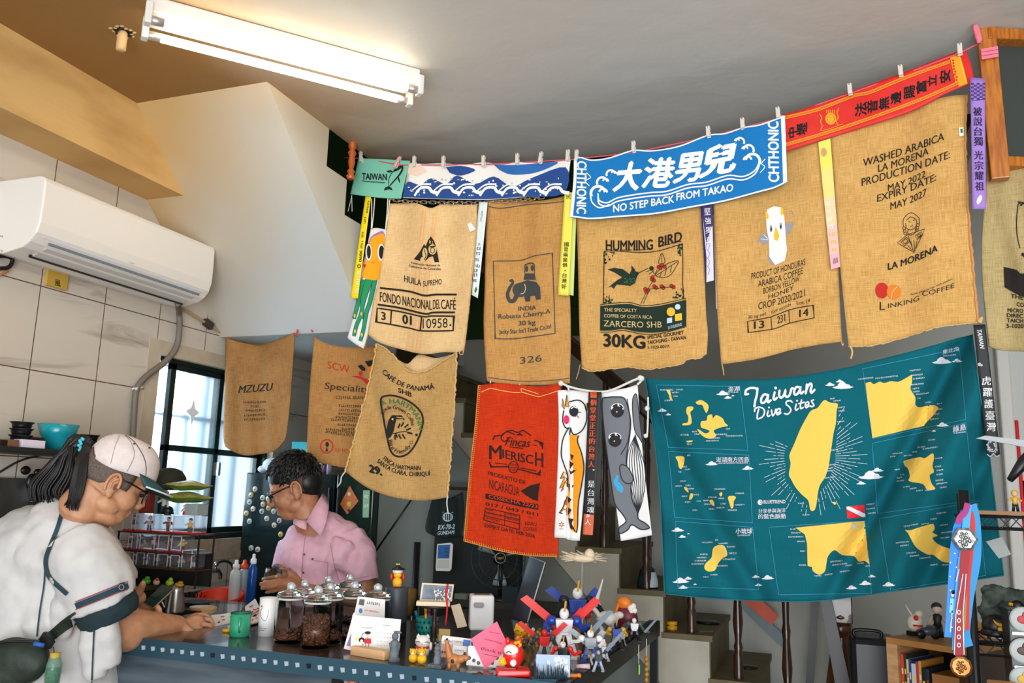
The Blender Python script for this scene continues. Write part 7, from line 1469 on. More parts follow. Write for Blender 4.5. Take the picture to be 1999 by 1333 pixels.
# ================================================================ the counter and what stands on it
CT=1.0
ctr=thing('counter','dark wood coffee counter edged with slotted steel angle','counter',(-1.35,2.5,0))
WTOP=mat('dark_counter_wood',(62,48,38),.22,c2=(40,32,28),nscale=7,stretch=(1,9,9),coat=.35)
q=MB();q.bb((-2.14,2.10,CT-.03),(-.63,2.84,CT));q.bb((-2.5,2.64,CT-.03),(-2.1399,2.93,CT));q.bb((-2.14,2.8399,CT-.03),(-2.0,2.93,CT));q.bb((-1.35,2.8399,CT-.03),(-.63,3.29,CT));q.build('worktop',WTOP,ctr)
ANG=mat('blue_steel_angle',(52,84,100),.4,metal=.5);ANGK=mat('black_steel_angle',(20,24,24),.4,metal=.4)
q=MB();q.bb((-2.15,2.094,CT-.048),(-1.225,2.0985,CT+.003));q.build('steel_angle',ANG,ctr)
q=MB();q.bb((-1.2245,2.092,CT-.05),(-.59,2.0985,CT+.003));q.build('steel_angle',ANG,ctr)
q=MB();q.bb((-.63,2.092,CT+.0005),(-.592,3.30,CT+.004));q.bb((-.5955,2.092,CT-.05),(-.591,3.30,CT+.004));q.build('steel_angle',ANGK,ctr)
SLM=mat('bright_slot',(160,174,184),.3);pr_=None
for k in range(43):
 x=-2.12+k*.0355
 q=MB();q.prism([(x,2.0936,CT-.018),(x+.013,2.0936,CT-.017),(x+.014,2.0936,CT-.028),(x+.003,2.0936,CT-.030)],(0,-.0022,0));q.build('slot',SLM if k%9!=4 else ANGK,ctr)
for k in range(26):
 y=2.14+k*.0445;q=MB();q.bb((-.622,y,CT+.0041),(-.600,y+.014,CT+.0046));q.build('slot',mat('dark_slot',(6,8,8),.6),ctr)
PNL=mat('grey_wood_laminate',(88,100,108),.45,c2=(52,62,72),nscale=3.2,stretch=(1,1,9),contrast=(.3,.7))
q=MB();q.bb((-2.14,2.12,0),(-1.262,2.14,CT-.03));q.build('front_panel',PNL,ctr)
q=MB();q.bb((-1.235,2.12,0),(-.62,2.14,CT-.03));q.build('front_panel',mat('pale_wood_laminate',(150,150,150),.45,c2=(120,118,118),nscale=3,stretch=(5,1,1)),ctr)
for x in(-1.262,-2.15,-.62):
 q=MB();q.bb((x,2.10,0),(x+.027,2.135,CT-.03));q.build('leg',ANGK,ctr)
for x,y in((-.62,3.25),(-2.48,2.89),(-1.35,3.25)):
 q=MB();q.bb((x,y,0),(x+.027,y+.03,CT-.03));q.build('leg',ANGK,ctr)
q=MB();q.bb((-1.2,2.16,.5),(-.62,3.26,.52));q.build('lower_shelf',DKW,ctr)
def fp(a,b):return ony(a,b,2.1185)
sg_=thing('wall_sign','red ring sign low on the counter front','sign',tuple(fp(674,1345)))
q=MB();ring_on(q,fp,(688,1334),8,8,4,0);q.build('ring',mat('sign_red',(226,40,40),.5),sg_)
q=MB();disc_on(q,fp,(688,1334),4,4,0);q.build('middle',mat('sign_orange',(240,150,60),.5),sg_)
sg_=thing('menu_sign','black framed sign with pink marks low on the counter front','sign',tuple(fp(735,1345)))
q=MB();line_on(q,fp,[(699,1360),(700,1326),(705,1322),(760,1330),(762,1360)],3.4,0);q.build('frame',BKP,sg_)
q=MB();poly_on(q,fp,[(716,1332),(734,1335),(734,1352),(716,1352)],0);poly_on(q,lambda a,b:ony(a,b,2.118),[(721,1337),(729,1338),(729,1352),(721,1352)],1);q.build('mark',[mat('sign_pink',(240,120,150),.5),BKP],sg_)
def B(px,py,z=CT):P=onz(px,py,z);return P,mpp(P)
def up_to(px,py,P):return hit(px,py,FH,FH.dot(P)).z # height at which the ray meets P's depth
def lathe_at(name,px,py,prof,m,label=None,cat=None,parent=None,n=28,z=CT):
 P,s_=B(px,py,z);q=MB();q.lathe(P,[(r*s_,h*s_)for r,h in prof],n);o=q.build(name,m,parent);return tag(o,label,cat)if label else o
def lean(name,pts,base,m,label,cat,back=.25,th=.0015,inks=None,fn=None,parent=None):
 """flat card: pts = photo corners (first two upper, last two lower); it stands at `base` px and leans back"""
 P=onz(base[0],base[1],CT);nrm=Vector((-FH.x,-FH.y,back)).normalized();d=nrm.dot(P)
 Mx=lambda x,y,e=.0:hit(x,y,nrm,d+e)
 q=MB();q.prism([Mx(*a)for a in pts],-nrm*th)
 if parent is None:o=tag(q.build(name,m),label,cat)
 else:o=q.build(name,m,parent)
 if fn:q=MB();fn(q,lambda x,y:Mx(x,y,.0008),lambda x,y:Mx(x,y,.0016));q.build('print',inks,o)
 return o,Mx
 # steel pitcher, wooden lid, dishes, sheet, booklets
P,s_=B(340,1197);t=thing('milk_pitcher','brushed steel milk pitcher beside the phone','pitcher',tuple(P))
q=MB();q.lathe(P,[(.001,0),(18*s_,0),(18.5*s_,4*s_),(14*s_,42*s_),(14.5*s_,54*s_),(13.5*s_,54*s_),(13*s_,42*s_),(16*s_,5*s_),(.001,4*s_)],30);q.build('body',STL,t)
q=MB();a=P-RH*15*s_;q.tube(spline([a+UP*46*s_,a-RH*9*s_+UP*40*s_,a-RH*12*s_+UP*24*s_,a-RH*3*s_+UP*8*s_],5),2.2*s_,8);q.build('handle',STL,t)
lathe_at('wooden_disc',396,1190,[(.001,0),(25,0),(26,3),(25,6),(.001,6)],mat('pale_wood',(206,166,112),.5,c2=(190,146,92),nscale=8),'round pale wood lid lying by the fingertips','disc')
lathe_at('plate',385,1180,[(.001,0),(18,0),(30,5),(30,6),(17,2),(.001,2)],mat('dark_plate',(28,30,44),.25),'dark plate behind the steel pitcher','plate')
q=MB();P,s_=B(380,1170)
for k in range(7):q.tube([P+RH*(k*7-24)*s_+UP*.01,P+RH*(k*8-22)*s_+UP*(.02+.006*(k%3))-FH*.03],.0022,6)
tag(q.build('cutlery',mat('dark_cutlery',(30,34,40),.3,metal=.6)),'dark spoons and picks lying beside the basin','cutlery')
q=MB();q.prism([onz(*a,CT+.0005)for a in((388,1178),(478,1181),(462,1207),(398,1209))],(0,0,.0022));tag(q.build('window_reflection_sheet',mat('reflection_metal',(210,220,232),.12,metal=.9)),'mirror sheet added for the window reflection on the counter top','tray')  # added sheet, stands for the bare counter top mirroring the window
PAP=mat('paper_white',(236,230,226),.7);PINKP=mat('pinkish_paper',(226,206,200),.7)
def booklet(pts,z,label,seed,m):
 q=MB();q.prism([onz(*a,z)for a in pts],(0,0,.004));o=tag(q.build('booklet',m),label,'booklet');q=MB();r=random.Random(seed);Mz=lambda x,y:onz(x,y,z+.0046)
 for k in range(9):
  u,v=r.uniform(.1,.85),r.uniform(.15,.8);A_,B_,C_,D_=[Vector(p_)for p_ in pts];c_=(A_*(1-u)+B_*u)*(1-v)+(D_*(1-u)+C_*u)*v;line_on(q,Mz,[c_,c_+Vector((r.uniform(3,8),r.uniform(-3,1)))],r.uniform(1.2,2.6),0 if r.random()<.7 else 1,step=30)
 q.build('print',[BLKS,mat('map_red',(222,36,48),.8)],o)
booklet(((412,1203),(460,1197),(500,1206),(420,1223)),CT+.0005,'white printed booklet lying open left of the green mug',3,PAP)
booklet(((478,1186),(498,1170),(508,1190),(480,1206)),CT+.012,'pale printed booklet standing out behind the green mug',5,PINKP)
booklet(((474,1198),(506,1188),(510,1214),(480,1222)),CT+.0055,'pale booklet lying under the other one behind the green mug',7,PINKP)
P,s_=B(441,1234);q=MB();q.ball(P+UP*3*s_,(9*s_,6*s_,4*s_),n=8);q.ball(P+RH*6*s_+UP*4*s_,(5*s_,4*s_,4.5*s_),n=7);tag(q.build('sweet_wrapper',mat('yellow_foil',(226,170,30),.3)),'crumpled yellow wrapper left of the green mug','wrapper')
P,s_=B(467,1242);t=thing('mug','green enamel mug with a dark rim on the counter','mug',tuple(P));GE=mat('green_enamel',(46,156,116),.2,coat=.4)
q=MB();q.lathe(P,[(.001,0),(18*s_,0),(19.5*s_,3*s_),(19.5*s_,44*s_),(18.6*s_,44*s_),(18.4*s_,4*s_),(.001,3*s_)],32);q.build('body',GE,t)
q=MB();q.tube([P+UP*44.4*s_+(RH*math.cos(k*.3307)+FH*math.sin(k*.3307))*19.3*s_ for k in range(20)],1.0*s_,6,cap=False);q.build('rim',mat('rim_dark',(50,58,48),.4),t)
q=MB();a=P+(RH*.25-FH).normalized()*19*s_;o_=(RH*.25-FH).normalized();q.tube(spline([a+UP*36*s_,a+o_*9*s_+UP*33*s_,a+o_*10*s_+UP*20*s_,a+UP*11*s_],5),2.4*s_,8);q.build('handle',GE,t)
P,s_=B(520,1240);t=thing('paper_cup','tall white cup with a thin drawn smile left of the bean jars','cup',tuple(P));hc=(up_to(520,1166,P)-CT)
q=MB();q.lathe(P,[(.001,0),(16.5*s_,0),(17.5*s_,hc),(16.6*s_,hc),(15.6*s_,.004),(.001,.004)],32);q.build('body',mat('cup_white',(236,234,230),.35),t)
def Mcyl(P,r,e=.0006):
 def M(x,y):
  d=ray(x,y);d2=Vector((d.x,d.y));o2=Vector((P.x,P.y));R=r+e;b_=d2.dot(o2)/d2.dot(d2);disc=b_*b_-(o2.dot(o2)-R*R)/d2.dot(d2);t_=b_-math.sqrt(max(disc,0));return CAM+d*t_
 return M
q=MB();Mk=Mcyl(P,17.3*s_);line_on(q,Mk,SP(lambda*a:list(a),(512,1185),(508,1200),(516,1212),(522,1204),(524,1190),n=4),.7,0);disc_on(q,Mk,(511,1183),1.3,1.3,0,7);
for k,w_ in enumerate((5,14,10)):scribble(q,Mk,(506,1224+k*3.4),(506+w_,1224.5+k*3.4),1.5,0)
q.build('print',BLKS,t)
# ---- glass jars of beans
HJ=None;P,s_=B(615,1268);HJ=(up_to(622,1146,P)-CT);RJ=29*s_;HBd=(up_to(615,1176,P)-CT)
BEAN=mat('roast_bean_light',(104,58,34),.35,c2=(66,34,20),nscale=90);JG=mat('jar_glass',(246,250,250),.02,trans=1.0,ior=1.06);LG=mat('lid_glass',(236,244,240),.03,trans=1.0,ior=1.35)
JR=[(569,1144,.26,'front left bean jar next to the white cup, a quarter full'),(622,1151,.78,'front bean jar, nearly full of dark beans'),(596,1139,.10,'bean jar right behind the two front jars'),(646,1145,.22,'second row bean jar just right of the full jar'),(642,1131,.12,'back row bean jar left of centre behind the full jar'),(693,1142,.18,'second row bean jar beside the leaning cards'),(684,1127,.15,'back row bean jar in front of the pink sleeve'),(738,1146,.2,'rightmost bean jar, half hidden by the dark cylinder')]
jr_=random.Random(11);bean_me=None
for kx,ky,fill,lb in JR:
 P=onz(kx,ky,CT+HJ-.012);P=Vector((P.x,P.y,CT));t=thing('bean_jar',lb,'jar',tuple(P),'glass jars of coffee beans')
 q=MB();q.lathe(P,[(.001,0),(RJ*.96,0),(RJ,.006),(RJ,HBd*.86),(RJ*.9,HBd*.93),(RJ*.9,HBd),(RJ*.86,HBd),(RJ*.86,HBd*.93),(RJ*.95,HBd*.85),(RJ*.95,.010),(.001,.008)],36);q.build('glass_body',JG,t)
 q=MB();q.lathe(P,[(RJ*.905,HBd*.945),(RJ*.93,HBd*.95),(RJ*.93,HBd*.985),(RJ*.905,HBd*.99)],36);q.build('seal_band',mat('clear_seal',(226,226,214),.3,alpha=.7),t)
 q=MB();q.lathe(P,[(.001,HBd+.002),(RJ*.95,HBd+.002),(RJ*.98,HBd+.007),(RJ*.9,HBd+.012),(RJ*.4,HBd+.02),(.008,HBd+.024),(.001,HBd+.024)],36);q.build('lid',LG,t)
 q=MB();q.ball(P+UP*(HJ-.0135),.0135,n=18);q.lathe(P,[(.006,HBd+.022),(.005,HJ-.022),(.009,HJ-.02)],12);q.build('knob',mat('knob_glass',(226,232,236),.04,metal=.35,trans=.5,ior=1.5),t)
 hB=HBd*.84*fill;q=MB();q.lathe(P,[(.001,.0085),(RJ*.86,.0085),(RJ*.88,hB*.5),(RJ*.87,hB-.004),(.001,hB-.002)],24)
 n_=int(330*fill)+60
 for k in range(n_):
  a=jr_.random()*6.283;top_=jr_.random()<.35;r_=RJ*.86*(jr_.random()**.5 if top_ else 1.0);z=hB+jr_.uniform(-.004,.003)if top_ else jr_.uniform(.012,hB)
  q.ball(P+Vector((r_*math.cos(a),r_*math.sin(a),z)),(.0056,.004,.0036),n=6,R=Matrix.Rotation(jr_.random()*6,3,'Z')@Matrix.Rotation(jr_.random()*3,3,'X'))
 o=q.build('coffee_beans',BEAN,t);o['kind']='stuff'
 # ---- cards, calendar, cylinder
INK=[BLKS,mat('map_red',(222,36,48),.8),mat('soft_blue',(90,130,200),.8),mat('lilac_photo',(150,120,170),.8),mat('yellow_soft',(236,216,120),.8),GRYP]
def fA(q,M,M2):poly_on(q,M,[(702,1169),(712,1170),(710,1182),(700,1180)],5);scribble(q,M,(716,1178),(742,1182),5,0);disc_on(q,M,(704,1192),3.5,5,2);scribble(q,M,(712,1192),(740,1196),3,1)
lean('note_card',[(699,1164),(752,1170),(750,1222),(688,1214)],(720,1262),PAP,'white card with a blue mark standing behind the calendar','card',.3,inks=INK,fn=fA)
lean('postcard',[(690,1196),(700,1197),(692,1271),(671,1266)],(684,1274),PAP,'white postcard with a lilac picture leaning left of the calendar','postcard',.32,inks=INK,fn=lambda q,M,M2:poly_on(q,M,[(687,1232),(692,1233),(688,1262),(676,1260)],3))
cal=thing('desk_calendar','white desk calendar with two drawn children on a wooden foot','calendar',tuple(onz(728,1284,CT)))
def fC(q,M,M2):
 ring_on(q,M,(712,1244),6,9,1.4,5);disc_on(q,M,(718,1240),5,6,6);disc_on(q,M2,(718,1235),6,3,0);poly_on(q,M,[(712,1246),(724,1246),(725,1256),(711,1256)],1);disc_on(q,M,(706,1249),6,5,0);disc_on(q,M2,(706,1251),3,3,6);disc_on(q,M,(696,1247),3,4,4)
 for a in(708,714,720):line_on(q,M,[(a,1256),(a,1262)],1.4,5)
 scribble(q,M,(706,1226),(726,1227),2.4,5);scribble(q,M,(748,1221),(762,1222),2,5)
 for r_ in range(5):
  for c_ in range(6):scribble(q,M,(736+c_*6.4,1236+r_*8+c_*.4),(739+c_*6.4,1236.2+r_*8+c_*.4),1.8,5)
lean('calendar_sheet',[(688,1200),(783,1209),(777,1279),(684,1268)],(730,1279),PAP,None,None,.28,.003,INK+[mat('face_cream',(240,214,196),.8)],fC,cal)
a,b=onz(691,1277,CT),onz(757,1288,CT);q=MB();d=(b-a).normalized();q.beam(a+UP*.012,b+UP*.012,.032,.024);q.build('wooden_foot',mat('beech',(214,170,124),.5),cal,bevel=.002)
P,s_=B(770,1243);hz_=up_to(770,1146,P)-CT;t=thing('canister','matt dark grey cylinder canister behind the calendar','canister',tuple(P));q=MB();q.lathe(P,[(.001,0),(22*s_,0),(22.5*s_,.004),(22.5*s_,hz_*.3)],32);q.build('base_sleeve',mat('matt_black',(22,24,26),.5),t)
q=MB();q.lathe(P,[(22.5*s_,hz_*.301),(22.9*s_,hz_*.305),(22.9*s_,hz_-.003),(22*s_,hz_),(.001,hz_)],32);q.build('body',mat('matt_dark_grey',(62,66,72),.45),t)
z_=CT+hz_;s3=s_;t=thing('figurine','yellow figurine in a black brimmed hat standing on the dark canister','figurine',(P.x,P.y,z_))
YF=mat('figure_yellow',(240,176,20),.4)
for nm,m_,prs in(('body',YF,(('b',0,10,10,8,10),('b',0,24,8.5,7,7))),('arms',mat('figure_red',(206,30,30),.4),(('b',-12,20,3,3,7),('b',12,20,3,3,7))),('feet',mat('figure_pink',(230,110,120),.4),(('b',-4,3,4,5,3),('b',5,3,4,5,3)))):
 q=MB()
 for _,x,z,a,b_,c_ in prs:q.ball((P.x+RH.x*x*s3,P.y+RH.y*x*s3,z_+z*s3),(a*s3,b_*s3,c_*s3),n=12)
 q.build(nm,m_,t)
q=MB();q.lathe((P.x,P.y,z_+28*s3),[(.001,0),(10*s3,0),(10*s3,5*s3),(.001,5*s3)],16);q.build('hat_band',WHP,t);q=MB();q.lathe((P.x,P.y,z_+33*s3),[(.001,0),(15*s3,1*s3),(14*s3,3*s3),(5*s3,6*s3),(4*s3,9*s3),(.001,9*s3)],18);q.build('hat',BKP,t)
q=MB()
for k in range(5):a=k*1.2566;q.ball((P.x+3*s3*math.cos(a),P.y+3*s3*math.sin(a),z_+44*s3),(1.6*s3,)*3,n=6)
q.build('leaf_tuft',mat('lime_leaf',(190,210,90),.5),t)
# pen cup, pedestal with picture, dispenser
P,s_=B(832,1250);t=thing('pen_cup','teal perforated pen cup behind the lucky cat','cup',tuple(P));q=MB();q.lathe(P,[(.001,0),(19*s_,0),(22*s_,44*s_),(20.5*s_,44*s_),(17.5*s_,.003),(.001,.003)],24);q.build('body',mat('teal_plastic',(20,126,120),.4),t)
q=MB()
for r_ in range(4):
 for k in range(16):a=k*.3927+r_*.2;r1=(19.4+.7*(r_*1.5+1))*s_;q.ball(P+Vector((r1*math.cos(a),r1*math.sin(a),(7+r_*10)*s_)),(1.9*s_,1.9*s_,2.6*s_),n=6)
q.build('hole_pattern',mat('dark_hole_teal',(8,50,50),.6),t)
for k,(dx,tx,ty,cc,lb)in enumerate(((-8,811,1192,(30,130,150),'teal pen leaning left in the pen cup'),(0,831,1184,(240,170,20),'yellow marker in the pen cup'),(5,838,1184,(110,60,120),'purple marker right of the yellow one'))):
 a=P+RH*dx*s_+UP*6*s_;b=hit(tx,ty,FH,FH.dot(P)+.01);t2=thing('pen',lb,'pen',tuple(a));q=MB();q.tube([a,a.lerp(b,.78)],2.6*s_,10);q.build('barrel',mat('pen_%d'%k,cc,.35),t2);q=MB();q.tube([a.lerp(b,.78),b],2.9*s_,10);q.build('pen_cap',mat('pen_cap_%d'%k,tuple(int(v*.8)for v in cc),.35),t2)
P,s_=B(846,1258);zt_=up_to(846,1180,P)-CT;q=MB();t=thing('pedestal','dark turned wooden pedestal carrying the open picture box','pedestal',tuple(P));q.lathe(P,[(.001,0),(11*s_,0),(11*s_,3*s_),(5*s_,8*s_),(4*s_,14*s_),(6.5*s_,22*s_),(5*s_,40*s_),(3.5*s_,58*s_),(6*s_,66*s_),(4.5*s_,70*s_)],18);q.build('stem',DKW,t)
q=MB();q.lathe(P,[(.001,69*s_),(28*s_,70*s_),(31*s_,zt_-.005),(31*s_,zt_),(.001,zt_)],24);q.build('plate',DKW,t);zt_+=CT
pb=thing('picture_box','open picture box with white sprigs on the wooden pedestal','box',(P.x,P.y,zt_))
CRM=mat('cream_card',(226,206,176),.7);d0=FH.dot(P)
q=MB();A_=[hit(*a,FH,d0+.01)for a in((824,1138),(886,1141),(882,1174),(819,1172))];zl=min(v_.z for v_ in A_);q.prism([Vector((v_.x,v_.y,max(v_.z,zt_+.001)))for v_ in A_],FH*.012);q.build('frame',CRM,pb)
q=MB();q.prism([hit(*a,FH,d0+.008)for a in((827,1141),(883,1144),(879,1171),(823,1169))],FH*.001);q.build('picture',mat('slate_picture',(72,76,84),.4,c2=(110,126,150),nscale=14),pb)
q=MB();r=random.Random(8)
for k in range(46):q.ball(hit(r.uniform(848,880),r.uniform(1152,1172),FH,d0+.004-r.random()*.01),(r.uniform(.0015,.004),.002,r.uniform(.0015,.005)),n=6)
q.tube([hit(851,1172,FH,d0),hit(847,1146,FH,d0)],.001,5);q.build('white_sprigs',WHP,pb)
q=MB();P2=hit(846,1177,FH,d0-.02);q.box((P2.x,P2.y,zt_+.006),(.10,.03,.012),rz=YAW);q.build('lace_edge',CRM,pb)
ts=thing('red_tassel','red tassel hanging from the picture box','tassel',tuple(hit(872,1222,FH,d0-.05)));q=MB();q.tube(spline([hit(*a,FH,d0-.05)for a in((874,1140),(871,1160),(873,1185),(870,1220))],5),[.0035]*8+[.0028]*8,7);q.build('tassel',mat('tassel_red',(196,20,34),.6),ts)
lean('note_card',[(857,1227),(879,1228),(878,1252),(856,1251)],(867,1256),mat('mustard_card',(214,176,96),.6),'small mustard card beside the pedestal','card',.1,inks=INK,fn=lambda q,M,M2:scribble(q,M,(861,1244),(874,1244),5,5))
lean('folded_card',[(880,1182),(898,1178),(912,1222),(893,1226)],(905,1246),CRM,'cream folded card standing left of the white dispenser','card',.2)
P,s_=B(938,1240);hz_=up_to(938,1160,P)-CT;zb_=up_to(938,1228,P)-CT;t=thing('dispenser','white countertop dispenser with a dark top on a clear block','dispenser',tuple(P));R_=Matrix.Rotation(.35+YAW*.3,3,'Z')
q=MB();q.box(P+UP*(zb_/2),(.062,.056,zb_),R=R_);q.build('clear_block',mat('acrylic',(226,234,236),.05,trans=.9,ior=1.2),t)
q=MB();q.box(P+UP*((hz_+zb_)/2),(.078,.07,hz_-zb_),R=R_);q.build('body',mat('dispenser_white',(232,228,226),.35),t,bevel=.008,seg=3)
q=MB();q.box(P+UP*(hz_+.0008),(.05,.044,.002),R=R_);q.build('top_window',mat('smoked_brown',(110,84,70),.2),t);q=MB();q.box(P+R_@Vector((-.012,-.042,hz_-.028)),(.03,.02,.014),R=R_);q.build('spout',mat('dispenser_grey',(150,146,146),.35),t,bevel=.003)
# statues, cats, wooden animal
STO=mat('grey_stone',(112,120,126),.85,c2=(84,94,102),nscale=60)
def statue(px,py,hp,label,f):
 P,s_=B(px,py);q=MB();h=hp*s_;q.lathe(P,[(.001,0),(h*.2,0),(h*.2,h*.1),(h*.14,h*.12),(h*.16,h*.3),(h*.12,h*.5),(h*.15,h*.62),(h*.08,h*.7)],14)
 q.ball(P+UP*h*.8,(h*.12,h*.11,h*.13),n=12);f(q,P,h);return tag(q.build('statue',STO),label,'statue')
statue(769,1291,58,'slim grey stone statue with a bird on its head, by the calendar',lambda q,P,h:(q.ball(P+UP*h*.94+RH*h*.08,(h*.16,h*.06,h*.05),n=8),q.tube([P+UP*h*.6-RH*h*.15,P+UP*h*.3-RH*h*.1],h*.05,8),q.tube([P+UP*h*.6+RH*h*.15,P+UP*h*.35+RH*h*.12],h*.05,8)))
statue(853,1302,48,'squat grey stone lion statue on a square foot',lambda q,P,h:(q.box(P+UP*h*.06,(h*.6,h*.5,h*.12)),q.ball(P+UP*h*.75-FH*h*.1,(h*.14,h*.12,h*.1),n=10),q.ball(P+UP*h*.93-RH*h*.1,(h*.05,h*.04,h*.06),n=6),q.ball(P+UP*h*.93+RH*h*.1,(h*.05,h*.04,h*.06),n=6)))
def cat(px,py,hp,label,mb_,mc_,extra=None):
 P,s_=B(px,py);h=hp*s_;t=thing('lucky_cat',label,'figurine',tuple(P));q=MB();q.ball(P+UP*h*.3,(h*.3,h*.26,h*.3),n=16);q.build('body',mb_,t)
 q=MB();q.ball(P+UP*h*.68,(h*.34,h*.28,h*.27),n=18)
 for sg in(-1,1):q.lathe(P+UP*h*.85+RH*h*.2*sg,[(h*.1,0),(h*.06,h*.09),(.0005,h*.15)],8)
 q.build('head',mb_,t);q=MB();q.tube([P+UP*h*.46+(RH*math.cos(k*.4189)+FH*math.sin(k*.4189))*h*.27 for k in range(16)],h*.045,8,cap=False);q.build('collar',mc_,t)
 q=MB();q.ball(P+UP*h*.46-FH*h*.3,h*.06,n=8);q.build('bell',YF,t);q=MB()
 for sg in(-1,1):q.tube([P+UP*h*.7-FH*h*.275+RH*h*(.1+.09*i)*sg+UP*h*.02*math.sin(i*1.57)for i in range(3)],h*.014,5)
 q.ball(P+UP*h*.63-FH*h*.29,h*.022,n=6);q.build('face',BKP,t)
 q=MB();q.ball(P+UP*h*.5+RH*h*.34,(h*.08,h*.08,h*.18),n=8);q.build('raised_paw',mb_,t)
WCT=mat('cat_white',(232,224,214),.35);REDP=mat('red_gloss',(216,30,26),.3,coat=.4)
cat(824,1285,46,'white lucky cat with a red collar between the grey statues',WCT,REDP);cat(1017,1262,44,'gold and white lucky cat behind the red round cat',YF,REDP)
def small_animal(px,py,hp,m,label,nm='toy_dog'):
 P,s_=B(px,py);h=hp*s_;t=thing(nm,label,'figurine',tuple(P));q=MB();q.ball(P+UP*h*.35,(h*.34,h*.28,h*.34),n=12);q.build('body',m,t);q=MB();q.ball(P+UP*h*.78-FH*h*.1,(h*.27,h*.26,h*.24),n=12);[q.ball(P+UP*h*.92+RH*h*.2*g,(h*.08,h*.06,h*.1),n=6)for g in(-1,1)];q.build('head',m,t);q=MB();q.ball(P+UP*h*.7-FH*h*.32,(h*.12,h*.08,h*.09),n=8);q.build('muzzle',WCT,t);q=MB();[q.ball(P+UP*h*.82+RH*h*.1*g-FH*h*.33,h*.035,n=6)for g in(-1,1)];q.build('eyes',BKP,t)
small_animal(806,1294,27,YF,'left of two small yellow dogs in front of the white cat');small_animal(823,1297,30,YF,'right of two small yellow dogs in front of the white cat')
t=thing('wooden_animal','carved orange-brown wooden animal with an upright tail and dark spots','figurine',tuple(onz(888,1306,CT)));WB=mat('orange_wood',(190,124,70),.45,c2=(170,104,54),nscale=8);P,s_=B(886,1306);L=lambda x,z,w=0:P+RH*x*s_+UP*z*s_+FH*w*s_
q=MB();q.ball(L(-2,18),(14*s_,9*s_,11*s_),n=14);q.tube(spline([L(-8,22),L(-12,34),L(-15,48),L(-16,55)],4),[8*s_-i*.5*s_ for i in range(13)],10);q.tube([L(6,18),L(16,20),L(22,24)],[9*s_,7*s_,6*s_],10);q.ball(L(22,22,-2),(8*s_,6*s_,6*s_),n=10);[q.tube([L(x,12,w),L(x,0,w)],3.4*s_,8)for x,w in((-9,-4),(-9,5),(8,-4),(8,5))];q.build('body',WB,t)
q=MB();q.ball(L(-3,16,-8.6),(4*s_,1*s_,4*s_),n=10);q.ball(L(-15.8,55),(2.6*s_,)*3,n=8);q.ball(L(20,30,-2),(3*s_,2*s_,3*s_),n=8);q.ball(L(27,20,-5),(1.6*s_,)*3,n=6);q.build('dark_spots',mat('spot_black',(40,34,36),.5),t)
hd=thing('card_holder','clear holder of printed cards behind the wooden animal','card holder',tuple(onz(888,1292,CT)))
lean('card',[(864,1240),(921,1247),(916,1278),(858,1270)],(890,1292),PAP,None,None,.35,inks=INK,fn=lambda q,M,M2:(scribble(q,M,(866,1252),(905,1256),4,5),poly_on(q,M,[(905,1248),(919,1250),(917,1262),(903,1260)],2)),parent=hd)
lean('card',[(858,1256),(884,1258),(882,1284),(856,1282)],(872,1294),mat('dusty_pink_card',(196,150,140),.6),None,None,.3,inks=INK,fn=lambda q,M,M2:scribble(q,M,(862,1276),(877,1277),6,0),parent=hd);lean('card',[(884,1259),(912,1262),(908,1290),(882,1287)],(895,1297),PAP,None,None,.3,inks=INK,fn=lambda q,M,M2:scribble(q,M,(888,1270),(905,1272),3,5),parent=hd)
lean('card_stack',[(915,1260),(988,1266),(984,1305),(910,1298)],(945,1305),PAP,'white patterned card standing behind the pink note','card',.25,.004,INK,lambda q,M,M2:[disc_on(q,M,(916+k*9,1284+(k%3)*5),3.5,4,5)for k in range(8)])
lean('note_card',[(970,1213),(994,1263),(947,1306),(919,1247)],(947,1306),mat('hot_pink_paper',(244,98,128),.6),'pink square note standing on its corner with handwriting','note',.25,.001,[mat('pen_ink',(60,40,60),.8)],lambda q,M,M2:(text_on(q,M,'thank u',(938,1268),(977,1277),7,0,shear=.2),scribble(q,M,(954,1234),(976,1238),2,0),scribble(q,M,(945,1248),(980,1258),3,0),line_on(q,M,[(942,1276),(974,1283)],.8,0)))
P,s_=B(1001,1318);t=thing('toy_scale','red round lucky cat on a red letter scale at the counter front','toy',tuple(P));q=MB();q.box(P+UP*7*s_,(66*s_,46*s_,14*s_),rz=YAW+.1);q.build('scale_base',REDP,t,bevel=.006,seg=3);q=MB();q.box(P+UP*15*s_-RH*8*s_-FH*14*s_,(26*s_,6*s_,4*s_),rz=YAW+.1);q.build('slot_bar',mat('dark_red',(120,16,16),.4),t)
C_=P+UP*38*s_+FH*4*s_;q=MB();q.ball(C_,(21*s_,19*s_,26*s_),n=20);[q.ball(C_+UP*25*s_+RH*12*g*s_,(5*s_,4*s_,7*s_),n=8)for g in(-1,1)];q.build('cat_body',REDP,t);q=MB();q.ball(C_+UP*9*s_-FH*8*s_-RH*4*s_,(16*s_,12.5*s_,12*s_),n=16);q.ball(C_-UP*12*s_-FH*15*s_,(7*s_,5*s_,8*s_),n=10);q.build('white_face',WCT,t)
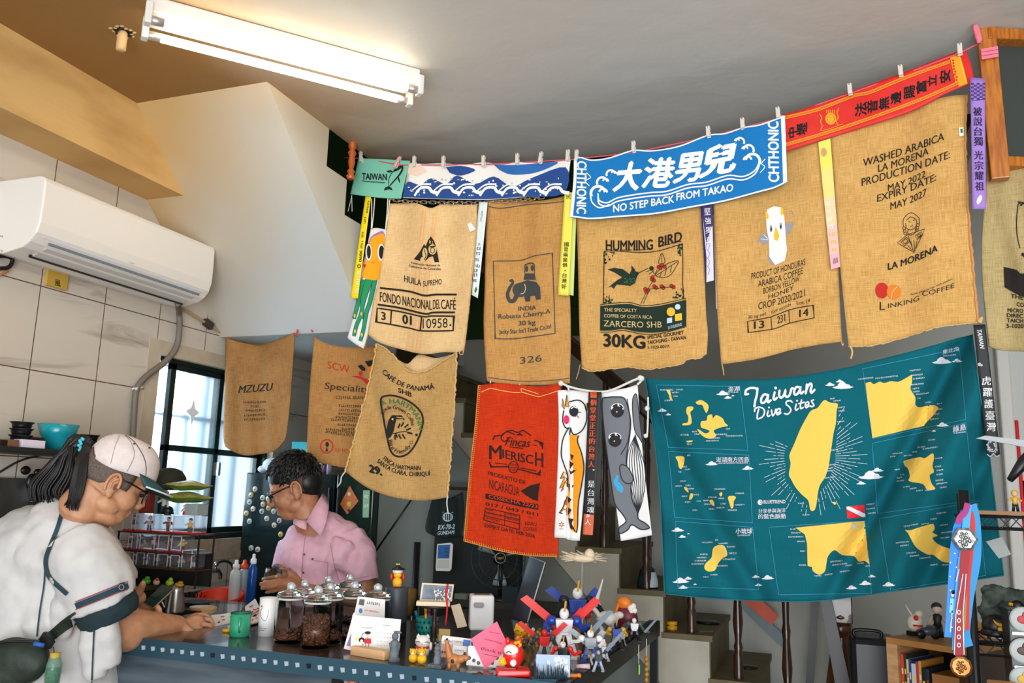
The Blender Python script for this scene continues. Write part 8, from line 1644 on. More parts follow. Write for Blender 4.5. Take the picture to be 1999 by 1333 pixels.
q=MB();[q.ball(C_+UP*20*s_+RH*(8+5*math.cos(k*1.2566))*s_+FH*-9*s_+UP*5*math.sin(k*1.2566)*s_,(3.4*s_,)*3,n=8)for k in range(5)];q.lathe(C_-RH*20*s_-UP*12*s_-FH*6*s_,[(.001,0),(8*s_,0),(8*s_,3*s_),(.001,3*s_)],14,axis=tuple(-FH));q.build('gold_flower',YF,t);q=MB();q.tube(spline([C_+UP*6*s_-FH*20.3*s_-RH*14*s_,C_+UP*9*s_-FH*20.6*s_-RH*9*s_,C_+UP*6*s_-FH*20.8*s_-RH*4*s_],3),.9*s_,5);q.build('closed_eyes',BKP,t)
pc=thing('postcard','postcard of white flowers standing in dark grass at the counter corner','postcard',tuple(onz(1080,1322,CT)));r=random.Random(21)
lean('card',[(1047,1277),(1113,1279),(1113,1322),(1045,1320)],(1080,1325),mat('grey_blue_photo',(160,178,204),.5),None,None,.15,inks=[mat('flower_white',(240,244,248),.7)],fn=lambda q,M,M2:[disc_on(q,M,(r.uniform(1085,1110),r.uniform(1285,1312)),r.uniform(2,4),r.uniform(3,6),0,7)for k in range(18)]+[disc_on(q,M,(1070+k,1292+k),1.6,4,0,7)for k in range(3)],parent=pc)
P,s_=B(1078,1327);q=MB()
for k in range(70):a=P+RH*r.uniform(-36,32)*s_-FH*r.uniform(0,10)*s_;q.tube([a,a+UP*r.uniform(8,32)*s_+RH*r.uniform(-3,3)*s_],[1.8*s_,.3*s_],5)
o=q.build('grass',mat('blue_black_grass',(34,56,66),.6),pc);o['kind']='stuff';q=MB();q.box(P+UP*.002,(80*s_,22*s_,.004),rz=YAW+.12);q.build('tray',mat('tray_blue',(60,92,108),.5),pc)
lp=thing('tablet_screen','dark screen with a white edge leaning behind the toy robots','screen',tuple(onz(1012,1214,CT)));A_=[hit(*a,FH,FH.dot(onz(1012,1214,CT))+w)for a,w in(((1034,1086),.10),((1064,1098),.02),((1030,1214),0),((998,1206),.08))];n_=(A_[1]-A_[0]).cross(A_[3]-A_[0]).normalized();n_=n_ if n_.y<0 else-n_
q=MB();q.prism(A_,-n_*.006);q.build('panel',mat('screen_dark',(24,40,50),.2),lp);q=MB();q.tube([A_[0],A_[1],A_[2]],.0028,6);q.build('edge',WHP,lp)
# ---- toy robots and creatures
def robot(px,py,hp,cols,label,seed,wing=0,wcol=None,blade=0,crest=None):
 P,s_=B(px,py);h=hp*s_;r=random.Random(seed);t=thing('toy_robot',label,'toy robot',tuple(P),'toy robots crowded on the counter corner');m=[mat('toy_%d_%d_%d'%c_,c_,.35)for c_ in cols];X=lambda x,z,w=0:P+RH*x*h+UP*z*h+FH*w*h
 q=MB()
 for g in(-1,1):q.beam(X(g*.2,.02,r.uniform(-.1,.05)),X(g*.12,.24),h*.10,h*.11);q.beam(X(g*.12,.24),X(g*.07,.44),h*.12,h*.10);q.box(X(g*.2,.025,-.05),(h*.12,h*.2,h*.06))
 q.build('legs',m[0],t,bevel=h*.012);q=MB();q.box(X(0,.55),(h*.26,h*.18,h*.22),rz=YAW,taper=1.2);q.box(X(0,.43),(h*.18,h*.14,h*.08),rz=YAW);q.build('torso',m[1],t,bevel=h*.015);q=MB()
 for g in(-1,1):q.ball(X(g*.22,.63),(h*.1,h*.09,h*.09),n=8);e=X(g*.34,.48+r.uniform(-.1,.14),-.1);q.beam(X(g*.24,.6),e,h*.08,h*.08);q.beam(e,X(g*(.34+r.uniform(-.15,.2)),.4+r.uniform(-.1,.3),-.26),h*.075,h*.08)
 q.build('arms',m[2],t,bevel=h*.012);q=MB();q.ball(X(0,.75),(h*.09,h*.09,h*.1),n=10);q.build('head',m[3],t);q=MB()
 if crest:
  q.beam(X(0,.78,-.07),X(.03,.95,.02),h*.03,h*.05)
  q.build('crest',mat('toy_%d_%d_%d'%crest,crest,.35),t);q=MB()
 for k in range(wing):
  g=-1 if k%2 else 1;a=.35+.25*(k//2);q.prism([X(g*.06,.58,.1),X(g*(.3+.12*k),.58+a*.75,.16),X(g*(.42+.12*k),.5+a*.75,.18),X(g*.14,.46,.12)],FH*h*.02)
 if wing:q.build('wings',mat('toy_%d_%d_%d'%wcol,wcol,.35),t)
 if blade:q=MB();q.prism([X(.3*blade,.4,-.28),X(.75*blade,.85,-.2),X(.84*blade,.84,-.2),X(.4*blade,.36,-.28)],FH*h*.02);q.build('blade',mat('toy_blade',(92,106,122),.4),t)
Wt,Bl,Rd,Gd,Bk,Gy,Mr,Og=(226,222,222),(24,60,150),(214,34,30),(200,150,40),(28,30,34),(150,154,160),(110,34,44),(226,120,30)
robot(1100,1285,112,(Wt,Wt,Bl,Wt),'large white and blue toy robot with red wing fins, tallest in the cluster',1,4,Rd,1,Gd)
robot(1126,1250,118,(Bk,Bl,Bk,Wt),'blue and black toy robot rearing up at the back of the cluster',2,2,Bl,0,Gd)
robot(1062,1290,70,(Gy,Rd,(60,70,76),Rd),'red winged toy robot on a grey rock left of the big white robot',3,4,Rd)
robot(1098,1310,66,(Bk,Bk,Rd,Wt),'black and red toy robot with a white helmet in front of the big white robot',4,0,None,0,Gd)
robot(1152,1298,78,(Bl,Gy,Wt,Wt),'silver and blue toy robot with a long grey blade',5,2,Gy,1,Gd);robot(1168,1310,46,(Gy,Bk,Gy,Gy),'small grey and black toy robot crouching by the bone piece',6,2,Bk)
robot(1203,1268,60,(Bk,Bl,Gd,Bk),'dark toy knight with gold arms right of the silver robot',7,2,Bk,0,Gd);robot(1238,1252,52,(Bk,Wt,(70,90,80),Wt),'small white faced toy with crossed sticks by the steel edge',8,0,None,1)
robot(1010,1290,56,((70,54,30),Gd,(80,66,40),Gd),'brown and gold toy robot behind the red cat scale',9,2,(70,54,34));robot(1142,1240,76,(Gd,Rd,Gd,Wt),'red and gold toy robot behind the white one',10,2,Wt)
P,s_=B(1135,1235);t=thing('straw_horse','bristly cream straw creature on top of the toy cluster','figurine',tuple(P));zz=up_to(1130,1090,P);q=MB();r=random.Random(6);C_=Vector((P.x,P.y,zz))
q.ball(C_,(26*s_,10*s_,8*s_),n=10);q.ball(C_+RH*14*s_+UP*8*s_,(11*s_,9*s_,12*s_),n=10);q.build('body',mat('cream_straw',(230,208,176),.7),t);q=MB()
for k in range(34):g=-1 if k%2 else 1;a=C_+RH*r.uniform(-10,16)*s_;q.tube([a,a+RH*g*r.uniform(22,42)*s_+UP*r.uniform(-10,16)*s_+FH*r.uniform(-8,8)*s_],[1.6*s_,.8*s_],5)
q.build('bristles',mat('cream_straw',(230,208,176),.7),t);q=MB();q.tube([C_,P],[3*s_,3*s_],8);q.build('support',mat('clear_rod',(200,206,206),.1,trans=.6),t)
P,s_=B(1180,1262);t=thing('beast_figure','pale grey four-legged beast figure with a curling tail','figurine',tuple(P));GB=mat('pale_grey_toy',(196,188,182),.45);X=lambda x,z,w=0:P+RH*x*s_+UP*z*s_+FH*w*s_;q=MB();q.ball(X(4,52),(22*s_,12*s_,15*s_),n=14);q.tube([X(18,54),X(26,60)],[9*s_,7*s_],10);q.ball(X(29,60),(9*s_,7*s_,7*s_),n=10);[q.tube([X(a,46,w),X(a+4,24,w),X(a,2,w)],[6*s_,4*s_,3*s_],8)for a,w in((-8,-5),(-6,6),(16,-5),(18,6))];q.build('body',GB,t);q=MB();q.tube(spline([X(-10,56),X(-24,72),X(-40,66),X(-46,40),X(-36,20)],5),[5*s_]*10+[5*s_-i*.4*s_ for i in range(11)],8);q.build('tail',GB,t);q=MB();q.tube(spline([X(-20,76),X(-12,100),X(-4,128)],5),[6*s_-i*.5*s_ for i in range(11)],7);q.build('horn',GB,t)
P,s_=B(1222,1244);t=thing('bird_figure','maroon bird figure with an orange and white crest at the counter edge','figurine',tuple(P));X=lambda x,z,w=0:P+RH*x*s_+UP*z*s_+FH*w*s_;MRm=mat('toy_maroon',(104,30,40),.4);q=MB();q.ball(X(0,36),(24*s_,16*s_,24*s_),n=14);q.tube(spline([X(-16,40),X(-22,20),X(-10,2)],4),[7*s_]*9,8);q.tube([X(8,18),X(8,0)],5*s_,8);q.build('body',MRm,t);q=MB();q.ball(X(-4,64),(16*s_,10*s_,13*s_),n=10);q.tube(spline([X(-14,64),X(-22,40),X(-26,10)],4),[4*s_-i*.3*s_ for i in range(9)],6);q.build('crest',mat('toy_orange',Og,.4),t);q=MB();[q.ball(X(10+5*math.cos(k),52+8*math.sin(k*1.7),-10),(6*s_,5*s_,6*s_),n=8)for k in range(6)];q.build('white_ruff',WCT,t)
def bit(nm,px,py,m,label,cat,f):P,s_=B(px,py);q=MB();f(q,P,s_);return tag(q.build(nm,m),label,cat)
bit('bone_piece',1151,1286,mat('bone',(226,200,150),.6),'cream bone shaped piece in front of the grey toy','toy part',lambda q,P,s:[q.ball(P+RH*(k*7-10)*s+UP*5*s,(7*s,6*s,5*s),n=8)for k in range(4)]);bit('starfish_toy',1187,1262,mat('sand_star',(206,160,96),.6),'sandy star shaped piece by the slotted edge','toy part',lambda q,P,s:[q.tube([P+UP*4*s,P+UP*2*s+(RH*math.cos(k*1.2566)+FH*math.sin(k*1.2566))*16*s],[5*s,1.5*s],7)for k in range(5)])
bit('capsule_toy',1143,1307,mat('capsule_white',(230,200,206),.3),'pink and white capsule at the counter corner','toy part',lambda q,P,s:q.tube([P-RH*18*s+UP*5*s,P+RH*8*s+UP*5*s],[4*s,7*s],10));bit('orange_toy',1120,1324,mat('toy_orange',Og,.4),'small orange piece at the counter corner','toy part',lambda q,P,s:[q.box(P+UP*4*s,(22*s,8*s,8*s),rz=.5),q.ball(P+RH*10*s+UP*5*s,5*s,n=8)])
bit('twig',933,1318,mat('brown_twig',(70,44,28),.8),'bit of brown twig lying in front of the pink note','twig',lambda q,P,s:[q.tube([P-RH*(12-k*5)*s+UP*2*s,P+RH*(10-k*3)*s+UP*(3+k)*s+FH*k*3*s],1.6*s,5)for k in range(3)])
robot(1083,1262,44,(Wt,Gy,Wt,Rd),'small white toy robot with a red helmet behind the grey rock',15,2,Wt);robot(1180,1290,40,(Gy,Wt,Bl,Wt),'small white and blue toy robot beside the long bladed one',16,2,Gy);robot(1215,1262,36,(Bk,Gy,Bk,Gd),'little black toy robot with a gold helmet near the maroon bird',18,2,Bk)
robot(1040,1262,42,(Gd,(90,60,30),Gd,Wt),'little gold toy robot under the leaning dark screen',19,2,(120,90,40))
# ================================================================ stairs, back of the room and the right-hand corner
BAL=mat('dark_baluster_wood',(66,40,24),.3,c2=(44,26,16),nscale=10,stretch=(6,6,1),coat=.3)
def nose_z(x):return 1.226-.157*(x+.794)/.1795
RZ=ony(1115,672,3.55);RH_=RZ.z-nose_z(RZ.x)
rl=thing('stair_railing','dark turned wooden stair railing behind the hanging cloths','railing',(-.4,3.55,.6))
q=MB();x0,x1=-1.85,.045;q.beam((x0,3.55,nose_z(x0)+RH_),(x1,3.55,nose_z(x1)+RH_),.05,.06);q.build('handrail',BAL,rl,bevel=.012)
for k in range(-6,5):
 x=-.794+.1795*k-.075;zb=1.226-.157*k+.022;zt_=nose_z(x)+RH_-.03;h=zt_-zb
 q=MB();q.lathe((x,3.55,zb),[(.019,0),(.019,h*.12),(.013,h*.14),(.018,h*.17),(.012,h*.2),(.02,h*.3),(.013,h*.45),(.017,h*.5),(.012,h*.54),(.016,h*.75),(.012,h*.8),(.017,h*.83),(.013,h*.87),(.013,h)],14);q.build('baluster',BAL,rl)
nx,ny=.045,3.55;q=MB();q.box((nx,ny,1.235),(.085,.085,.44));q.lathe((nx,ny,.315),[(.05,0),(.05,.12),(.04,.16),(.055,.2),(.045,.25),(.06,.36),(.062,.46),(.04,.6),(.03,.65),(.045,.67),(.045,.69),(.034,.7),(.046,.72),(.04,.74)],20);q.build('newel_post',mat('newel_wood',(96,58,28),.3,c2=(60,34,18),nscale=8,stretch=(5,5,1),coat=.3),rl,bevel=.004)
def on_tread(px,k,y=3.58):z=1.226-.157*k+.022;P=ony(px[0],px[1],y);return Vector((P.x,y,z)),mpp(P)
P,s_=on_tread((1264,1158),1);t=thing('glass_bottle','dark green glass bottle with a white label on the stair tread','bottle',tuple(P));q=MB();q.lathe(P,[(.001,0),(21*s_,0),(20*s_,16*s_),(14*s_,36*s_),(7*s_,42*s_),(6*s_,52*s_),(9*s_,54*s_),(.001,54*s_)],22);q.build('body',mat('dark_bottle',(18,44,48),.15),t)
q=MB();q.lathe(P,[(21*s_,3*s_),(20.4*s_,15*s_),(15.6*s_,31*s_)],22,arc=math.pi*1.2,axis=(0,0,1));o=q.build('label',mat('label_grey',(190,200,206),.5),t);q=MB();Mk=lambda x,y:hit(x,y,FH,FH.dot(P)-21.5*s_);ring_on(q,Mk,(1264,1144),4.5,4.5,2,0);q.build('emblem',BKP,t)
def stair_bit(nm,px,k,prof,m,label,cat,y=3.58):P,s_=on_tread(px,k,y);q=MB();q.lathe(P,[(a*s_,b*s_)for a,b in prof],26);tag(q.build(nm,m),label,cat)
stair_bit('yellow_tape',(1312,1246),2,[(.1,0),(10,0),(10.5,3),(10,7),(6,8),(6,9),(10,10),(10.5,13),(10,16),(.1,16)],mat('yellow_tape',(206,150,20),.4),'two stacked yellow tape rolls at the left of the stair tread','tape')
stair_bit('round_dish',(1382,1212),2,[(.1,0),(22,0),(23,3),(12,4),(6,6),(.1,6)],mat('dark_dish',(20,24,22),.3),'dark round dish at the back of the stair tread','dish',3.85)
stair_bit('round_dish',(1460,1290),3,[(.1,0),(18,0),(19,3),(8,4),(.1,5)],mat('dark_dish',(20,24,22),.3),'dark round dish on the lower stair tread','dish',3.8)
P,s_=on_tread((1370,1248),2);q=MB();q.box(P+UP*.0015+Vector((0,.04,0)),(.06,.06,.003),rz=.6);tag(q.build('paper_card',mat('dull_olive_card',(110,108,80),.7)),'dull square card lying on the stair tread','card')
def board(nm,pts,Y,m,label,cat,th=.012):
 q=MB();q.prism([ony(*a,Y)for a in pts],(0,th,0));tag(q.build(nm,m),label,cat)
board('plank',((1446,1160),(1452,1166),(1530,1240),(1527,1264),(1444,1184)),4.12,mat('blue_grey_plank',(130,146,150),.6),'blue-grey plank slanting behind the stair posts','plank')
board('orange_board',((1450,1160),(1475,1160),(1520,1203),(1507,1220),(1446,1170)),4.08,mat('orange_board',(222,88,50),.5),'orange printed board slanting behind the stair posts','board')
board('dark_plank',((1585,1150),(1600,1150),(1588,1345),(1572,1345)),4.0,BKP,'upright dark plank left of the newel post','plank');board('dark_plank',((1598,1150),(1618,1150),(1662,1345),(1632,1345)),3.42,BKP,'dark plank slanting across the newel post','plank')
bg=thing('suitcase','black suitcase standing left of the bookcase','suitcase',(.12,3.3,0));a,b=ony(1662,1333,3.24),ony(1735,1250,3.24);q=MB();q.bb((a.x,3.24,.04),(b.x+.03,3.42,b.z));q.build('shell',BKP,bg,bevel=.02);q=MB();q.tube(spline([(a.x+.02,3.3,b.z-.005),(a.x+.02,3.3,b.z+.018),(a.x+.1,3.3,b.z+.018),(a.x+.1,3.3,b.z-.005)],4),.006,8);q.build('handle',BKP,bg)
for x in(a.x+.03,b.x-.01):q=MB();q.lathe((x,3.3,.025),[(.001,0),(.024,0),(.024,.02),(.001,.02)],14,axis=(0,1,0));q.build('wheel',BKP,bg)
# ---- dark corner under the stairs, between the two hanging rows
YD=3.36
q=MB();q.prism([(-1.93,3.484,0),(.1,3.484,0),(-1.9,3.484,2.045),(-1.93,3.484,2.075)],(0,.0155,0));struct(q,'wall_under_stairs',mat('grey_partition',(128,134,126),.7,c2=(112,118,112),nscale=3))
cbx=thing('dark_cabinet','dark cabinet with clutter under the stairs','cabinet',(-1.3,3.42,0));a,b=ony(834,1200,3.40),ony(1012,955,3.40)
q=MB();q.bb((a.x,3.44,0),(b.x,3.48,a.z+.33));q.build('back_panel',mat('cabinet_black_green',(16,26,24),.5),cbx)
zd=ony(930,1168,YD).z;q=MB();q.bb((a.x,3.30,zd-.03),(b.x+.25,3.4399,zd));q.build('desk_top',mat('dark_olive_top',(48,50,40),.5),cbx);q=MB();q.bb((a.x,3.32,0),(b.x+.25,3.4399,zd-.031));q.build('lower_front',mat('cabinet_black_green',(16,26,24),.5),cbx)
q=MB();z_=ony(870,950,3.4).z;q.bb((a.x,3.36,z_-.014),(b.x,3.4399,z_));q.build('top_shelf',DKW,cbx)
def pd(x,y,e=0):return ony(x,y,YD-e)
ts_=Cloth([(846,965),(862,972),(880,972),(902,960)],[(838,1042),(862,1050),(900,1046)],[(846,965),(830,1028),(838,1042)],[(902,960),(905,1000),(900,1046)],plane=lambda x,y,o_:ony(x,y,3.33-o_),disp=folds((.012,2.2,.3,.5,1)),nu=20,nv=16)
p=ts_.pr;M=ts_.M;text_on(p,M,'RX-78-2',(855,1034),(887,1032),9,0,.03,shear=.15);text_on(p,M,'GUNDAM',(854,1044),(886,1042),7,0,.03,shear=.15);ring_on(p,M,(874,1009),9,8,2,0);[line_on(p,M,[(868+k*4,1003),(868+k*4,1016)],1.6,0)for k in range(4)];line_on(p,M,[(864,1000),(884,1000)],1.6,0)
ts_.build('t_shirt','black t-shirt with white lettering hung left of the red sack','t-shirt',mat('black_green_cloth',(14,30,28),.8),[PALEB],None,.004)
sg=thing('info_sign','small blue and white sign with rounded corners under the black t-shirt','sign',tuple(pd(866,1116)));q=MB();q.prism([pd(*a,.012)for a in((853,1062),(880,1059),(884,1063),(881,1111),(877,1115),(851,1114),(850,1110))],(0,.006,0));q.build('board',WHP,sg,bevel=.002);q=MB();poly_on(q,lambda x,y:pd(x,y,.0135),[(855,1064),(879,1063),(877,1090),(854,1090)],0);[scribble(q,lambda x,y:pd(x,y,.0145),(868,1072+7*k),(877,1072+7*k),3,1)for k in range(3)];poly_on(q,lambda x,y:pd(x,y,.0135),[(854,1092),(877,1092),(876,1109),(853,1109)],2);q.build('print',[mat('sign_blue',(40,100,160),.5),BLKS,mat('sign_pale',(206,206,196),.6)],sg)
fn_=thing('electric_fan','dark electric fan with ribbed silver blades below the red sack','fan',tuple(pd(975,1165)));C_=pd(977,1090,.02);s_=mpp(C_)
q=MB();q.tube([C_,Vector((C_.x,C_.y+.02,zd))],.012,10);q.lathe((C_.x,C_.y+.02,zd),[(.001,0),(.06,0),(.05,.014),(.001,.02)],20);q.build('stand',BKP,fn_);q=MB();q.lathe(C_,[(.001,0),(11*s_,0),(11*s_,12*s_),(.001,13*s_)],20,axis=(0,-1,0));q.build('hub',BKP,fn_);q=MB();ring_on(q,lambda x,y:ony(x,y,C_.y-13.5*s_),(977,1089),10,10,1.4,1);scribble(q,lambda x,y:ony(x,y,C_.y-14*s_),(971,1092),(984,1090),4,0);q.build('badge',[YF,STL],fn_)
for k in range(3):
 a=2.6+k*2.094;q=MB();rows=[]
 for j in range(6):r_=(12+j*8)*s_;rows.append([C_+Vector((r_*math.cos(a+w),.004+.03*w,r_*math.sin(a+w)))for w in[(-.1-.045*j*(1 if j<5 else .7))+i*(.2+.09*j*(1 if j<5 else .7))/5 for i in range(6)]])
 mbx=MB();mbx.add([v_ for r_ in rows for v_ in r_],[(j*6+i,j*6+i+1,(j+1)*6+i+1,(j+1)*6+i)for j in range(5)for i in range(5)],0,True);mbx.build('blade',mat('fan_blade',(150,160,164),.3),fn_,solid=.002)
q=MB();R_=56*s_
for rr_ in(R_,R_*.7):q.tube([C_+Vector((rr_*math.cos(t_),-.03,rr_*math.sin(t_)))for t_ in[2*math.pi*i/40 for i in range(41)]],.002,5,cap=False)
for k in range(28):t_=2*math.pi*k/28;q.tube([C_+Vector((12*s_*math.cos(t_),-.032,12*s_*math.sin(t_))),C_+Vector((R_*math.cos(t_),-.03,R_*math.sin(t_)))],.0008,4)
q.build('cage',mat('cage_dark',(40,50,50),.4),fn_)
r=random.Random(31)
for k,(x,w,h,cc,lb)in enumerate(((905,20,9,(120,126,110),'grey paper pile on the dark desk top left of the fan'),(935,26,7,(70,40,36),'dark red folder on the desk top under the fan'),(1000,24,30,(30,44,50),'dark box on the desk top right of the fan'),(860,16,12,(96,90,70),'small olive box on the desk top below the blue sign'))):
 P=pd(x,1168,.03);s2=mpp(P);q=MB();q.box((P.x,3.33,zd+h*s2/2),(w*s2*1.4,.05,h*s2),rz=r.uniform(-.2,.2));tag(q.build('box' if 'box' in lb else 'paper_pile',mat('clutter_%d'%k,cc,.6)),lb,'box' if 'box' in lb else 'papers')
q=MB();q.tube([ony(728,1084,3.475),ony(812,962,3.475)],.004,7);tag(q.build('rod',BKP),'thin dark rod slanting across the grey wall right of the fridge','rod')
q=MB();a,b=ony(808,1200,3.45),ony(811,1058,3.45);q.tube([Vector((a.x,3.45,0)),Vector((a.x,3.45,b.z))],.014,10);tag(q.build('pole',BKP),'thick black pole standing behind the dark canister','pole')
br_=thing('broom','broom with a tan head standing upside down by the black pole','broom',(ony(800,1190,3.4).x,3.4,0));a=ony(797,1190,3.4);q=MB();q.tube([Vector((a.x,3.4,0)),Vector((a.x,3.4,a.z))],.01,8);q.build('handle',DKW,br_);q=MB();b=ony(802,1148,3.4);q.tube([Vector((a.x,3.4,a.z-.02)),Vector((a.x+.008,3.4,(a.z+b.z)/2)),Vector((a.x+.012,3.4,b.z))],[.018,.026,.022],10);q.build('bristles',mat('tan_bristles',(140,108,50),.8),br_)
# ---- charms hanging off the counter's steel edge
for k,(x,cc,lb)in enumerate(((1247,(150,214,40),'lime tag charm hanging from the counter edge'),(1262,(190,140,50),'gold beaded charm chain hanging from the counter edge'))):
 P=onx(x,1240,-.585);t=thing('charm',lb,'charm',(P.x,P.y,.75));q=MB();q.tube([(P.x,P.y,CT-.02),(P.x,P.y,.92)],.0014,5);q.build('cord',WR,t);q=MB();m_=mat('charm_%d'%k,cc,.4)
 if k==0:q.box((P.x,P.y,.905),(.004,.03,.03),rz=.3)
 else:
  for i in range(9):q.ball((P.x,P.y+.004*(i%2),.915-i*.017),(.008,.009,.009),n=8)
 q.build('pendant',m_,t)
 # ---- bookcase
ZB_=1.05;A_,N_,R2=onz(1729,1243,ZB_),onz(1893,1268,ZB_),onz(1952,1245,ZB_);fx=(N_-A_);Wd=fx.length;fx.normalize();bx_=Vector((-fx.y,fx.x,0));Dp=.30
if bx_.dot(FH)<0:bx_=-bx_
RBk=Matrix((fx,bx_,UP)).transposed();L=lambda a,b,z:A_+fx*a+bx_*b+UP*(z-ZB_)
bcs=thing('bookcase','pine bookcase full of books at the right, in front of the map cloth','bookcase',tuple(L(Wd/2,Dp/2,0)));PINE=mat('pine',(206,160,112),.5,c2=(186,136,88),nscale=6,stretch=(3,3,14));PINET=mat('pine_top',(190,136,72),.45,c2=(170,114,56),nscale=6)
def lb_(nm,a0,a1,b0,b1,z0,z1,m,par,bev=.001):q=MB();q.box(L((a0+a1)/2,(b0+b1)/2,(z0+z1)/2),(a1-a0,b1-b0,z1-z0),R=RBk);return q.build(nm,m,par,bevel=bev)
lb_('top_panel',0,Wd,0,Dp,ZB_-.018,ZB_,PINET,bcs);lb_('side_panel',0,.034,0,Dp,0,ZB_-.0181,PINE,bcs);lb_('side_panel',Wd-.02,Wd,0,Dp,0,ZB_-.0181,mat('dark_pine',(70,46,30),.5),bcs);lb_('back_panel',.034,Wd-.02,Dp-.008,Dp,0,ZB_-.0181,DKW,bcs);zs_=ZB_-.28;lb_('shelf_panel',.034,Wd-.02,.005,Dp-.008,zs_-.016,zs_,PINE,bcs)
bk=[((226,70,30),.235,.009,'orange-red'),((40,60,50),.235,.008,'dark green'),((226,200,140),.222,.007,'thin cream'),((40,70,130),.222,.008,'blue'),((206,206,216),.212,.014,'pale grey'),((190,60,60),.22,.008,'dark red'),((214,150,60),.223,.009,'mustard'),((26,26,26),.205,.012,'black'),((30,50,56),.203,.010,'dark teal')]
x=.038
for k,(cc,h,w,nm)in enumerate(bk):
 t=thing('book','%s spined book standing in the pine bookcase'%nm,'book',tuple(L(x+w/2,.08,zs_)),'books standing in the bookcase');lb_('cover',x,x+w-.0006,.012,.16,zs_,zs_+h,mat('book_%d'%k,cc,.5),t,.0006);q=MB();rr_=random.Random(k)
 for i in range(4):z_=zs_+h*(.2+.18*i);a=L(x+w*.25,.0118,z_);q.box(L(x+w*.5,.0116,z_+h*.05),(w*.45,.0006,h*rr_.uniform(.05,.12)),R=RBk)
 q.build('spine_print',[mat('spine_white',(230,226,216),.6),mat('spine_yellow',(240,210,60),.6),mat('map_red',(222,36,48),.8)][k%3],t);x+=w
bxz=zs_+.165;t=thing('wooden_box','small pale wooden box on black packs in the bookcase','box',tuple(L(x+.05,.09,bxz)));q=MB();q.box(L(x+.046,.085,bxz+.014),(.08,.14,.028),R=RBk);q.build('box',PINET,t,bevel=.002);q=MB();scribble(q,lambda a,b:onz(a,b,bxz+.0288),(1815,1302),(1838,1306),3,0);q.build('mark',BLKS,t)
for k,(z0,h,cc,lb)in enumerate(((zs_,.05,(28,30,40),'lowest black pack under the wooden box'),(zs_+.05,.06,(20,24,34),'middle dark blue pack under the wooden box'),(zs_+.11,.0549,(36,44,60),'glossy dark pack right under the wooden box'))):q=MB();q.box(L(x+.05,.085,z0+h/2),(.09,.14,h-.0005),R=RBk);tag(q.build('pack',mat('pack_%d'%k,cc,.15),bevel=.006),lb,'pack')
# toys on the bookcase
t=thing('toy_bust','white toy helmet bust with a red centre and a long white horn','toy',tuple(L(.07,.08,ZB_)));C_=onz(1787,1240,ZB_);s_=mpp(C_);X=lambda x,z,w=0:C_+RH*x*s_+UP*z*s_+FH*w*s_
q=MB();q.box(X(0,4),(26*s_,20*s_,8*s_),rz=YAW);q.build('base',BKP,t);q=MB();q.ball(X(0,24),(15*s_,14*s_,18*s_),n=16);q.ball(X(8,40),(9*s_,8*s_,8*s_),n=10);q.build('helmet',mat('toy_cream',(220,210,190),.4),t);q=MB();q.ball(X(-3,34,-13),(5*s_,)*3,n=10);q.box(X(0,20,-13),(18*s_,5*s_,3*s_),rz=YAW);q.ball(X(2,10,-11),(5*s_,4*s_,4*s_),n=8);q.build('red_details',REDP,t);q=MB();q.tube([X(-8,38,-8),X(-20,58,-8)],[2.4*s_,.6*s_],7);q.build('horn',WCT,t)
C_=onz(1812,1247,ZB_);t=thing('toy_motorbike','small dark toy motorbike in front of the white toy helmet','toy',tuple(C_));q=MB();q.ball(X(0,14),(15*s_,7*s_,8*s_),n=10);q.box(X(6,22),(14*s_,7*s_,6*s_),rz=YAW);q.build('body',mat('toy_slate',(60,70,84),.3),t)
for a in(-13,14):q=MB();q.lathe(X(a,8,-3),[(.001,0),(8*s_,0),(8*s_,5*s_),(.001,5*s_)],16,axis=tuple(FH));q.build('wheel',BKP,t)
figure('figurine','slim dark clothed figurine standing behind the toy motorbike','figurine',onz(1832,1244,ZB_),66*s_,((40,40,44),(30,34,36),(214,180,150),(226,196,170),(60,50,46)),seed=12)
C_=onz(1905,1248,ZB_);t=thing('toy_house','small tan toy hut with a dark red cord on the bookcase corner','toy',tuple(C_));q=MB();q.box(X(0,12),(26*s_,20*s_,24*s_),rz=YAW);q.build('walls',mat('tan_toy',(170,112,56),.5),t);q=MB();q.prism([X(-17,24,-12),X(17,24,-12),X(0,36,-12)],FH*24*s_);q.build('roof',mat('tan_toy_roof',(196,136,70),.5),t)
for dx,cc,lb in((1922,(206,196,186),'pale bead at the right end of the bookcase top'),(1931,(90,110,60),'olive bead at the right end of the bookcase top')):C2_=onz(dx,1246,ZB_);q=MB();q.ball(C2_+UP*5*s_,5*s_,n=10);tag(q.build('bead',mat('bead_%d'%dx,cc,.4)),lb,'bead')
